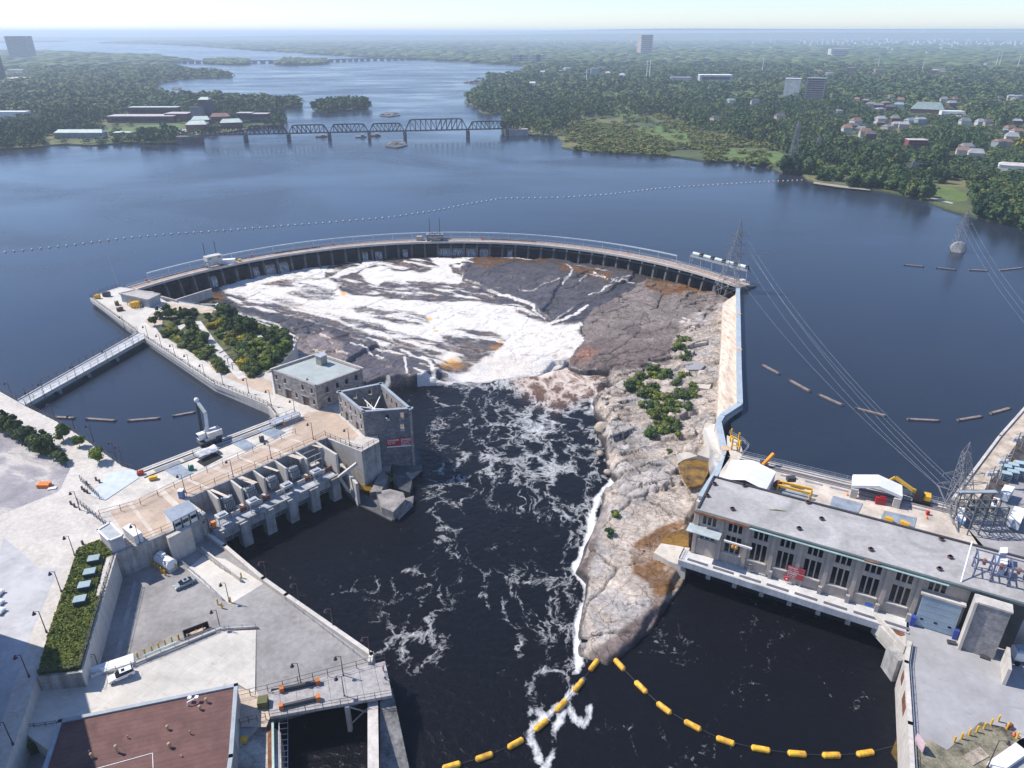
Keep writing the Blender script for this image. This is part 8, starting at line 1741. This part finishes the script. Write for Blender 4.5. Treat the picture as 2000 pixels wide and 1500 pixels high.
block(404, 236, 14, 12, 27, 'dark square clock style tower with a pale cap', mat('tower_brick', (.10, .08, .10)), GREENR, hip=3, name='water_tower')
block(387, 238, 16, 8, 18, 'row of dark cylinders beside the square tower', mat('grey_silos', (.18, .19, .22)), DSTEEL, name='silo_row')
block(478, 240, 20, 14, 12, 'dark brown flat block left in the group by the point', mat('tower_brick', (.10, .08, .10)), mat('pink_roof', (.50, .44, .44)), name='flat_block', win=(1, 2))
block(505, 240, 26, 14, 11, 'dark brown flat block nearest the point', mat('tower_brick', (.10, .08, .10)), mat('pink_roof', (.50, .44, .44)), name='flat_block', win=(1, 2))
block(10, 229, 60, 14, 7, 'white train like long roof at the left edge', WHITE, WHITE, name='long_hall'); block(30, 140, 50, 20, 6, 'white roofed hall near the dark left tower', WHITE, WHITE, name='hall')
# suburban houses right bank (pixel spots)
hs = [(1672, 200), (1690, 203), (1700, 212), (1715, 213), (1732, 210), (1738, 218), (1720, 221), (1758, 203), (1755, 212), (1742, 196), (1665, 255), (1675, 248), (1655, 262), (1680, 262), (1690, 268), (1720, 250), (1722, 242), (1748, 242), (1752, 250), (1765, 252), (1780, 243), (1800, 244), (1738, 258), (1860, 210), (1868, 200), (1843, 202), (1975, 196), (1985, 200), (1955, 198), (1992, 194), (1975, 260), (1990, 265), (1985, 248), (1955, 290), (1965, 288), (1975, 280), (1915, 248), (1930, 250), (1885, 248), (1660, 140), (1670, 138), (1825, 145), (1838, 142), (1600, 145), (1622, 150), (1770, 120), (1380, 118), (1300, 119), (1325, 117), (1360, 116), (1220, 128), (1175, 138), (1110, 140), (1440, 118), (1880, 305), (1890, 300), (1905, 310), (1700, 275), (1640, 225), (1475, 205), (1430, 205), (1400, 240), (1525, 235), (1930, 130)]
HW = [mat('soft_white_siding', (.52, .51, .50)), mat('cream_siding', (.55, .50, .42)), BRICK, mat('tan_siding', (.42, .36, .3)), GREYB]; HR = [mat('grey_shingle', (.20, .20, .21)), mat('pale_shingle', (.32, .32, .34)), mat('orange_shingle', (.24, .14, .10)), mat('blue_shingle', (.25, .31, .36)), mat('dark_shingle', (.09, .09, .10))]
cn = ['white', 'cream', 'brick', 'tan', 'blue grey']; rn = ['grey', 'pale', 'orange brown', 'bluish', 'dark']
rr_ = random.Random(4)
def region(a, b):
    if b > 280: return 'near the red brick block'
    if a < 1250: return 'in the woods left of the pink tower'
    if a < 1540: return 'in the woods behind the marsh'
    if b < 160: return 'in the distant suburb'
    if a > 1870: return 'at the right end of the suburb'
    if b < 225: return 'beside the gabled school'
    return 'in the nearest suburb street'
for i, (a, b) in enumerate(hs):
    x, y = rr_.randrange(5), rr_.randrange(5); far_ = b < 160; s = 1.6 if far_ else 1.0
    o = block(a, b, rr_.uniform(9, 14)*s, rr_.uniform(7, 10)*s, rr_.uniform(5, 7.5)*s, '%s house with a %s roof %s' % (cn[x], rn[y], region(a, b)), HW[x], HR[y], rz=rr_.uniform(-.6, .6), hip=rr_.uniform(2, 4), name='house', cat='house'); o['group'] = 'houses of the right bank suburb'
q = P(1628, 352, 1.2); o = thing('white_dome_tent', 'white rounded dome tent on the right shore', 'tent', q); MB().sphere(q, 4, 10, 6, .8).build('canopy', WHITE, o); MB().sphere(q+Vector((6.5, 0, 0)), 2.2, 8, 6, .7).build('annex', WHITE, o)
for i, c in enumerate([(292, 262), (298, 263), (304, 262), (310, 261), (296, 259), (306, 259)]):
    q = P(*c, 1.3); o = thing('parked_car', 'pale parked car on the far left bank car park', 'car', q, 'cars in the far car park'); MB().box(q+Vector((0, 0, .8)), (4.5, 1.9, .9)).build('body', WHITE, o); MB().box(q+Vector((-.2, 0, 1.4)), (2.4, 1.7, .6)).build('cabin', glass(), o)
# distant white city specks: merged far town
vs = MB()
for _ in range(260):
    px = rr_.uniform(1560, 2000); py = rr_.uniform(73, 92) if rr_.random() < .6 else rr_.uniform(84, 90); q = P(px, py, 1); D = q.length
    if rr_.random() < .35: q = P(rr_.uniform(1000, 1900), rr_.uniform(74, 112), 1); D = q.length
    s = D*.0022; vs.box(q+Vector((0, 0, s*.6)), (s*rr_.uniform(.8, 2.6), s, s*rr_.uniform(.9, 1.6)), rz=rr_.random())
o = vs.build('distant_town', mat('town_white', (.6, .6, .6), .8, .1)); tag(o, 'faint mass of pale rooftops near the horizon on the right', 'town', kind='stuff')
# ================= VEGETATION =================
def leafmat(name, stops, hueobj=True):
    m, nt, b, pos = newmat(name); oi = nd(nt, 'ShaderNodeObjectInfo'); at = nd(nt, 'ShaderNodeAttribute', attribute_name='tint')
    f = mth(nt, 'FRACT', mth(nt, 'ADD', mth(nt, 'MULTIPLY', oi.outputs['Random'], .999), at.outputs['Fac']))
    c = ramp(nt, stops, f); n = noise(nt, pos, .9, 3, .6)
    nt.links.new(mixc(nt, 1, c, ramp(nt, [(.3, .6), (.7, 1.4)], n), 'MULTIPLY'), b.inputs['Base Color']); b.inputs['Roughness'].default_value = .75
    b.inputs['Specular IOR Level'].default_value = .2; return m
LEAF = leafmat('broadleaf', [(0, (.018, .042, .017)), (.3, (.038, .076, .024)), (.65, (.064, .108, .030)), (.9, (.11, .14, .036)), (1, (.14, .16, .045))])
OLIVE = leafmat('marsh_shrub', [(0, (.07, .10, .022)), (.5, (.13, .15, .034)), (1, (.19, .18, .05))])
DARKL = leafmat('dark_evergreen', [(0, (.024, .048, .017)), (1, (.070, .10, .026))])
BRIGHT = leafmat('bright_shrub', [(0, (.07, .12, .016)), (1, (.17, .20, .025))])
FLOWER = leafmat('yellow_bloom', [(0, (.30, .24, .02)), (.4, (.12, .14, .02)), (1, (.45, .32, .01))])
AUT = leafmat('russet_leaf', [(0, (.16, .07, .03)), (1, (.20, .10, .04))]); YEL = leafmat('yellow_leaf', [(0, (.24, .24, .03)), (1, (.28, .26, .04))])
BARK = mat('bark', (.10, .08, .06), .95, .3, 1)
def crown_np(seed, nleaf, ls, lobes=7, h=1.0, r=.42, base=.18, cone=False, inner=True):
    g = np.random.default_rng(seed); V = []; F = []
    L = []
    for i in range(lobes):
        t = g.uniform(.12, .92); rr = r*(1-t if cone else math.sin(math.pi*(.15+.8*t)))
        a = g.uniform(0, 2*math.pi); L.append((rr*.55*math.cos(a), rr*.55*math.sin(a), base+(1-base)*t*.86, (rr*.62+.05)*(g.uniform(.7, 1.15))))
    L = np.array(L); k = g.integers(0, lobes, nleaf); d = g.normal(size=(nleaf, 3)); d /= np.linalg.norm(d, axis=1)[:, None]
    d[:, 2] = np.where(d[:, 2] < -.35, -d[:, 2], d[:, 2])
    c = L[k, :3]+d*L[k, 3:4]*g.uniform(.75, 1.12, (nleaf, 1))*np.array([1, 1, .85])
    nrm = d+g.normal(size=(nleaf, 3))*.55; nrm /= np.linalg.norm(nrm, axis=1)[:, None]
    t1 = np.cross(nrm, g.normal(size=(nleaf, 3))); t1 /= np.linalg.norm(t1, axis=1)[:, None]; t2 = np.cross(nrm, t1)
    s = ls*g.uniform(.6, 1.3, (nleaf, 1)); V = np.stack([c+t1*s, c+t2*s*.8, c-t1*s, c-t2*s*.8], 1).reshape(-1, 3); F = np.arange(nleaf*4).reshape(-1, 4)
    if inner:
        bm = bmesh.new(); bmesh.ops.create_icosphere(bm, subdivisions=1, radius=1); iv = np.array([v.co[:] for v in bm.verts]); fi = np.array([[v.index for v in f.verts] for f in bm.faces]); bm.free()
        for (x, y, z, q) in L: 
            n0 = len(V); V = np.concatenate([V, iv*q*.82+[x, y, z]]); F = np.concatenate([F, np.c_[fi, fi[:, 2:3]]*1+n0])
    return V, F
def tri(F): return F
def mesh_from(name, V, F, m):
    me = bpy.data.meshes.new(name); me.from_pydata(V.tolist(), [], [tuple(dict.fromkeys(f)) for f in F.tolist()]); me.update(); me.materials.append(m); return me
def trunkmesh(h=1.0, r=.028):
    k = MB().tube((0, 0, 0), (0, 0, h*.5), r, 6, r*.55)
    for i in range(4):
        a = i*1.6+.3; k.tube((0, 0, h*(.28+.05*i)), (.16*math.cos(a), .16*math.sin(a), h*(.5+.06*i)), r*.5, 5, r*.2)
    return k.mesh('trunk', BARK)
TRK = trunkmesh()
def veg(kind, p, h, label, cat, group, me, wd=1.0, trunk=True, name=None):
    o = thing(name or kind, label, cat, p, group, rz=random.uniform(0, 6.28)); o.scale = (h*wd, h*wd, h)
    link('crown', me, o, True)
    if trunk: link('trunk', TRK, o, True)
    return o
BM = lambda m, s, n=420, ls=.06, **k: mesh_from('crown', *crown_np(s, n, ls, **k), m)
bush = {m: [BM(mm, 10+i, 260, .085, lobes=6, r=.75, base=.0) for i in range(2)] for m, mm in (('dark', DARKL), ('green', LEAF), ('bright', BRIGHT), ('flower', FLOWER), ('olive', OLIVE))}
treem = [BM(DARKL, 30+i, 700, .045, lobes=9, r=.36, base=.2) for i in range(2)]; treeg = [BM(BRIGHT, 40, 650, .05, lobes=8, r=.42, base=.3)]; treel = [BM(LEAF, 44, 700, .05, lobes=9, r=.42, base=.25)]
con = [BM(DARKL, 50+i, 700, .045, lobes=10, r=.34, base=.05, cone=True) for i in range(2)]
rr_ = random.Random(11)
# promenade trees
veg('tree', P(124, 860, UP), 5.6, 'round dark green promenade tree nearest the canal fence', 'tree', None, treel[0]); veg('tree', P(156, 873, UP), 3.8, 'smallest sapling with a thin crown between two larger promenade trees', 'tree', None, treeg[0]); veg('tree', P(195, 902, UP), 4.8, 'yellow green promenade tree near the canal corner', 'tree', None, treeg[0])
for i, (a, b) in enumerate([(-30, 815), (-10, 825), (5, 838), (18, 846), (30, 852), (42, 860), (52, 864), (62, 872), (75, 876), (84, 884), (96, 888), (108, 894), (118, 900), (70, 862), (92, 874), (125, 906), (34, 842), (12, 826)]):
    veg('hedge_tree', P(a, b, UP), rr_.uniform(5.2, 7.2) if b < 898 else 3.5, 'bushy dark olive tree in the dense row between gravel lot and promenade', 'tree', 'row of trees beside the gravel lot', con[i % 2] if i % 3 else treem[i % 2], 1.15)
for i, (a, b, h) in enumerate([(311, 622, 6), (329, 622, 6.5), (303, 636, 4.5), (356, 620, 5.5), (365, 621, 4.5), (420, 601, 3.2), (410, 626, 4), (431, 612, 4.5), (370, 640, 4), (381, 650, 4.6), (440, 616, 6), (452, 622, 6), (465, 632, 6.5), (475, 640, 6), (488, 648, 6.5), (500, 652, 5.5), (402, 668, 4.6), (432, 725, 3.5), (520, 660, 5), (532, 668, 5), (540, 680, 5), (455, 640, 5), (470, 655, 5), (445, 650, 4.5)]):
    veg('garden_tree', P(a, b, UP), h, 'dark green young tree in the promenade garden' if i > 1 else ('leftmost of the two tallest dark trees behind the gatehouse', 'second of the two tallest dark trees behind the gatehouse')[i], 'tree', 'young trees in the garden' if i > 1 else None, treem[i % 2] if i % 3 else con[i % 2], 1.1)
beds = [([(325, 640), (345, 622), (372, 622), (378, 632), (415, 690), (432, 725), (410, 712), (350, 675), (318, 655)], 60), ([(395, 618), (430, 612), (500, 640), (545, 650), (565, 664), (560, 690), (522, 722), (500, 728), (478, 722), (430, 668)], 120), ([(338, 612), (372, 606), (392, 612), (380, 620), (345, 618)], 10), ([(412, 700), (425, 705), (446, 732), (430, 730)], 8), ([(470, 715), (478, 715), (498, 733), (490, 734)], 5)]
pathp = [[(381, 628), (392, 627), (420, 665), (482, 737), (466, 741), (440, 715), (420, 690)], [(500, 655), (515, 652), (520, 662), (505, 675), (495, 670)], [(340, 640), (360, 632), (362, 637), (346, 650)]]
def inpoly(a, b, pl, m=0): return polydist(np.array([float(a)]), np.array([float(b)]), pl)[0] > m
YZ = [(332, 650, 9), (362, 648, 7), (416, 640, 14), (440, 668, 12), (472, 662, 9), (405, 695, 8), (425, 640, 9), (350, 668, 6), (480, 720, 6)]
for pl, n in beds:
    xs = [q[0] for q in pl]; ys_ = [q[1] for q in pl]; c = 0
    while c < n:
        a, b = rr_.uniform(min(xs), max(xs)), rr_.uniform(min(ys_), max(ys_))
        if not inpoly(a, b, pl) or any(inpoly(a, b, q, -2) for q in pathp): continue
        c += 1; fl = any(math.hypot(a-x, (b-y)*1.5) < r for x, y, r in YZ)
        k = 'flower' if fl else rr_.choice(['dark', 'green', 'bright', 'olive', 'olive', 'bright', 'green'] if a > 430 else ['green', 'bright', 'olive', 'dark'])
        veg('flowering_shrub' if fl else 'shrub', P(a, b, UP), rr_.uniform(1.6, 2.6)*(1.4 if a > 480 else 1), {'flower': 'yellow blooming shrub', 'dark': 'dark green shrub', 'green': 'mid green shrub', 'bright': 'bright green shrub', 'olive': 'olive green shrub'}[k]+' filling the beds of the promenade garden', 'shrub', {'flower': 'yellow', 'dark': 'dark', 'green': 'mid green', 'bright': 'bright', 'olive': 'olive'}[k]+' shrubs of the garden', bush[k][c % 2], 1.15, False)
# rock bushes
RB = [(1325, 668, 3), (1322, 680, 3), (1340, 668, 2.6), (1330, 684, 3), (1318, 688, 2), (1340, 694, 2.4), (1335, 703, 2.2), (1345, 705, 1.8)]
for cx__, cy__, rx_, ry_, n in ((1290, 735, 32, 12, 12), (1258, 738, 18, 10, 5), (1240, 755, 16, 10, 6), (1270, 768, 28, 10, 9), (1335, 760, 22, 24, 10), (1290, 790, 40, 16, 12), (1320, 800, 28, 14, 8), (1285, 812, 20, 10, 6), (1350, 775, 10, 14, 4), (1295, 845, 30, 18, 20)):
    for _ in range(n): a = rr_.uniform(0, 6.28); q = rr_.random()**.5; RB.append((cx__+rx_*q*math.cos(a), cy__+ry_*q*math.sin(a), rr_.uniform(1.9, 3.2)))
RB += [(1187, 1045, 2), (1204, 1010, 1.6), (1305, 886, 1.6), (1200, 1003, 1.3), (668+90, 930, 1.4), (765, 938, 1.2)]
for i, (a, b, h) in enumerate(RB):
    u, v = a, b; X0 = P(a, b, -5); z = float(np.clip(tpseval(np.array([X0.x]), np.array([X0.y]))[0], -11, -.5)); X0 = P(a, b, z); z = float(np.clip(tpseval(np.array([X0.x]), np.array([X0.y]))[0], -11, -.5))
    if i >= len(RB)-2: z = -8
    k = ('green', 'bright', 'olive', 'dark', 'green')[i % 5]
    veg('rock_bush', P(a, b, z-.1), h, {'green': 'mid green', 'bright': 'bright green', 'olive': 'olive', 'dark': 'dark green'}[k]+' bush rooted among the broken rock slabs', 'bush', {'green': 'mid green', 'bright': 'bright', 'olive': 'olive', 'dark': 'dark'}[k]+' bushes on the rock flat', bush[k][i % 2], 1.1, False)
# green roof cover
g = np.random.default_rng(5); n = 26000; gp = PP(grp, UP+.35); gxm = np.array([q[:2] for q in gp]); lo, hi = gxm.min(0), gxm.max(0); q = g.uniform(lo, hi, (n*2, 2)); ok = (polydist(q[:, 0], q[:, 1], gxm) > 0); SV = np.array([p[:2] for p in PP([(206, 1088), (224, 1083), (197, 1168), (184, 1172)], UP)]); ok &= polydist(q[:, 0], q[:, 1], SV) < 0; q = q[ok][:n]; n = len(q)
zz = UP+.35+.5*fbm(q[:, 0], q[:, 1], 2.2, 3, 3)+g.uniform(0, .25, n); c = np.c_[q, zz]; nr = g.normal(size=(n, 3))*.6+[0, 0, 1]; t1 = np.cross(nr, g.normal(size=(n, 3))); t1 /= np.linalg.norm(t1, axis=1)[:, None]; t2 = np.cross(nr, t1); t2 /= np.linalg.norm(t2, axis=1)[:, None]; s = .22*g.uniform(.6, 1.4, (n, 1))
o = meshnp('ground_cover', np.stack([c+t1*s, c+t2*s, c-t1*s, c-t2*s], 1).reshape(-1, 3), np.arange(4*n).reshape(-1, 4), leafmat('roof_sedum', [(0, (.07, .10, .015)), (1, (.13, .155, .03))]), attrs={'tint': np.repeat(fbm(q[:, 0], q[:, 1], 1.5, 2, 6)*.9, 4)})
tag(o, 'dense low green planting covering the roof bed', 'ground cover', kind='stuff')

# ---- woods on the banks
g = np.random.default_rng(21); pts_ = []
D = 430.0
while D < 15000:
    s = max(8.0, D*.0088) if D < 3000 else D*.0125; n = int(1.35*D/s); th = (np.arange(n)+g.uniform(-.45, .45, n))/n*1.35-.675; dd_ = D+g.uniform(-.45, .45, n)*s
    pts_.append(np.c_[dd_*np.sin(th), dd_*np.cos(th), np.full(n, s)]); D += s
W = np.concatenate(pts_); U_, V_ = XYpix(W[:, 0], W[:, 1], np.full(len(W), 1.0))
PR_ = [(a, b) for a, b in SHR]+[(440, 66), (3200, 66), (3200, 700)]
inR = polydist(U_, V_, PR_) > .6; inL = polydist(U_, V_, SHL) > .8
far_edge = (polydist(U_, V_, [(-300, 84), (0, 83.5), (60, 82.5), (125, 82), (110, 79), (0, 78), (-300, 78)]) > 0)
isl = np.zeros(len(W), bool)
for nme, pz in ISL:
    if nme == 'tree_island': isl |= polydist(U_, V_, pz) > .3
# islands get extra dense points
ex = []
for nme, pz in ISL:
    if nme != 'tree_island': continue
    m_ = np.array([[*P(a, b, 1)[:2]] for a, b in pz]); lo, hi = m_.min(0), m_.max(0); Dm = m_[:, 1].mean(); sp3 = max(7, Dm*.006); n = int((hi-lo).prod()/sp3**2)+8; q = g.uniform(lo, hi, (n, 2)); q = q[polydist(q[:, 0], q[:, 1], m_) > -1]; ex.append(np.c_[q, np.full(len(q), sp3)])
keepm = (inR | inL | far_edge)
for L in LAWNS[:1]+[[(1805, 360), (1895, 366), (1905, 425), (1850, 412), (1812, 398)], [(270, 262), (330, 255), (385, 250), (390, 262), (350, 266), (280, 268)], [(10, 150), (65, 150), (68, 160), (15, 163)], [(152, 204), (175, 201), (222, 206), (218, 212), (170, 212)], [(1236, 178), (1258, 173), (1262, 180), (1250, 184)], [(1198, 130), (1206, 130), (1236, 157), (1218, 158)], [(195, 253), (260, 247), (358, 244), (352, 254), (280, 261), (205, 258)]]: keepm &= polydist(U_, V_, L) < .5
thin = np.zeros(len(W), bool)
for L in LAWNS[1:4]+LAWNS[5:]: thin |= polydist(U_, V_, L) > 0
keepm &= ~(thin & (g.random(len(W)) < .72))
MARSH = [(1085, 260), (1150, 232), (1290, 225), (1400, 262), (1500, 285), (1560, 325), (1516, 340), (1440, 322), (1300, 312), (1100, 295)]
marsh = polydist(U_, V_, MARSH) > 0
Dw = np.hypot(W[:, 0], W[:, 1]); short = np.zeros(len(W), bool)
for (bx, by, rad, rz) in EXCL:
    Dq = math.hypot(bx, by); lat = np.abs((W[:, 0]*by-W[:, 1]*bx)/Dq); dpt_ = Dq-Dw
    keepm &= ~((lat < rad) & (dpt_ > -rad*.8) & (dpt_ < rad*.5)); keepm &= ~((lat < rad*.9) & (dpt_ > 0) & (dpt_ < (70 if rad > 20 else 28)*(1 if Dq < 2500 else 2)) & (g.random(len(W)) < .8)); short |= (lat < rad) & (dpt_ > 0) & (dpt_ < 150*(1 if Dq < 2500 else 3))
dens = fbm(W[:, 0], W[:, 1], 120, 3, 15); keepm &= ~((dens < .36) & (Dw < 3500) & (g.random(len(W)) < .6))
keepm &= ~(marsh & (fbm(W[:, 0], W[:, 1], 45, 3, 16) < .42))
W = W[keepm]; marsh = marsh[keepm]; short = short[keepm]; W = np.concatenate([W]+ex); marsh = np.r_[marsh, np.zeros(len(W)-len(marsh), bool)]; short = np.r_[short, np.zeros(len(W)-len(short), bool)]
Dw = np.hypot(W[:, 0], W[:, 1]); n = len(W); hh = g.uniform(8.5, 16, n)*(.75+.5*fbm(W[:, 0], W[:, 1], 60, 2, 18)); hh[marsh] = g.uniform(3, 6.5, marsh.sum()); hh[short] *= .55
big_ = W[:, 2]; hh = np.where(Dw > 1500, hh*1.05, hh); rad = np.maximum(big_*.62, hh*.36); rad[marsh] = np.maximum(big_[marsh]*.6, 3.5)
order = np.argsort(Dw+(W[:, 0] < 0)*0); print('trees', n)
near = order[:285]; nearset = np.zeros(n, bool); nearset[near] = True
tcol = fbm(W[:, 0], W[:, 1], 200, 3, 25)*.9+g.uniform(-.28, .28, n); tcol = np.clip((tcol-.25)*1.3, 0, .98); 
ct = [mesh_from('crown', *crown_np(70+i, 330, .075, lobes=9, r=.42, base=.06), LEAF) for i in range(5)]; cm = [mesh_from('crown', *crown_np(80+i, 220, .1, lobes=7, r=.6, base=.0), OLIVE) for i in range(2)]
for j, i in enumerate(near):
    x, y = W[i, :2]; p = Vector((x, y, 1.0)); 
    if marsh[i]: o = thing('marsh_shrub', 'olive green shrub on the marshy right shore', 'shrub', p, 'shrubs of the marshy shore', rz=j); link('crown', cm[j % 2], o, True); o.scale = (hh[i]*1.2, hh[i]*1.2, hh[i])
    else:
        o = thing('shore_tree', 'green leafy tree in the woods of the right bank near the water', 'tree', p, 'nearest trees of the right bank woods', rz=j); link('crown', ct[j % 5], o, True); link('trunk', TRK, o, True); o.scale = (rad[i]/.42, rad[i]/.42, hh[i]*1.05)
def specimen(a, b, h, m, label, w_=1.0): o = thing('shore_tree', label, 'tree', P(a, b, 1)); link('crown', mesh_from('crown', *crown_np(a, 420, .07, lobes=9, r=.42, base=.06), m), o, True); link('trunk', TRK, o, True); o.scale = (h*w_, h*w_, h)
specimen(1749, 357, 13, AUT, 'single russet orange tree beside the pylon on the right shore'); specimen(1979, 412, 10, YEL, 'bright yellow tree above the right shore path'); specimen(1986, 292, 14, YEL, 'pale yellow green tree near the right edge of the suburb'); specimen(1598, 340, 12, BRIGHT, 'light green rounded tree at the end of the line of floats'); specimen(1697, 366, 14, LEAF, 'dark round tree right of the white dome tent', 1.2)
def stuff(name, idx, protos, m, label, cat):
    Vs = []; Fs = []; Ts = []; off = 0; k = g.integers(0, len(protos), len(idx))
    for q in range(len(protos)):
        ii = idx[k == q]; V0, F0 = protos[q]; F0 = F0[:, :3] if F0.shape[1] == 4 and (F0[:, 2] == F0[:, 3]).all() else F0
        if not len(ii): continue
        a = g.uniform(0, 6.28, len(ii)); ca_, sa_ = np.cos(a)[:, None], np.sin(a)[:, None]
        x = (V0[None, :, 0]*ca_-V0[None, :, 1]*sa_)*(rad[ii]/.42)[:, None]+W[ii, 0][:, None]; y = (V0[None, :, 0]*sa_+V0[None, :, 1]*ca_)*(rad[ii]/.42)[:, None]+W[ii, 1][:, None]; z = V0[None, :, 2]*hh[ii][:, None]+.6
        Vs.append(np.stack([x, y, z], -1).reshape(-1, 3)); Fs.append((F0[None]+(np.arange(len(ii))*len(V0))[:, None, None]+off).reshape(-1, F0.shape[1])); off += len(ii)*len(V0); Ts.append(np.repeat(tcol[ii], len(V0)))
    o = meshnp(name, np.concatenate(Vs), np.concatenate(Fs), m, attrs={'tint': np.concatenate(Ts)}); tag(o, label, cat, kind='stuff'); return o
def proto(seed, nl, ls, lobes, r=.42, sub=False):
    V, F = crown_np(seed, nl, ls, lobes=lobes, r=r, base=.03); return V, F
rest = ~nearset
A1 = np.where(rest & (Dw < 1300) & ~marsh)[0]; A2 = np.where(rest & (Dw >= 1300) & (Dw < 3000) & ~marsh)[0]; A3 = np.where(rest & (Dw >= 3000))[0]; A4 = np.where(rest & marsh)[0]; print(len(A1), len(A2), len(A3), len(A4))
stuff('near_woods', A1, [proto(100+i, 90, .10, 6) for i in range(5)], LEAF, 'dense mixed green woods covering the nearer banks', 'woods')
stuff('middle_woods', A2, [proto(110+i, 26, .17, 4) for i in range(5)], LEAF, 'hazy green woods of the middle distance', 'woods')
def blob(seed):
    bm = bmesh.new(); bmesh.ops.create_icosphere(bm, subdivisions=1, radius=.5)
    for v in bm.verts: v.co *= 1+.45*mnoise.noise(v.co*2+Vector((seed, 0, 0))); v.co.z = v.co.z*.9+.42
    V = np.array([v.co[:] for v in bm.verts]); F = np.array([[v.index for v in f.verts] for f in bm.faces]); bm.free(); return V, F
stuff('far_woods', A3, [blob(s*3.3) for s in range(5)], LEAF, 'blue hazed far woods reaching to the hills', 'woods')
if len(A4): stuff('marsh_scrub', A4, [proto(130+i, 60, .13, 5) for i in range(3)], OLIVE, 'olive scrub of the marshy point', 'scrub')
# ---- haze
hz = MB().box((0, 14000, 60), (60000, 29000, 170))
m = bpy.data.materials.new('haze_air'); m.use_nodes = True; nt_ = m.node_tree; nt_.nodes.clear()
o_ = nt_.nodes.new('ShaderNodeOutputMaterial'); v_ = nt_.nodes.new('ShaderNodeVolumePrincipled')
v_.inputs['Color'].default_value = (.72, .84, 1, 1); v_.inputs['Density'].default_value = HAZE; v_.inputs['Anisotropy'].default_value = 0.2
nt_.links.new(v_.outputs[0], o_.inputs['Volume'])
solo('haze', hz, m, None, None, kind='stuff')
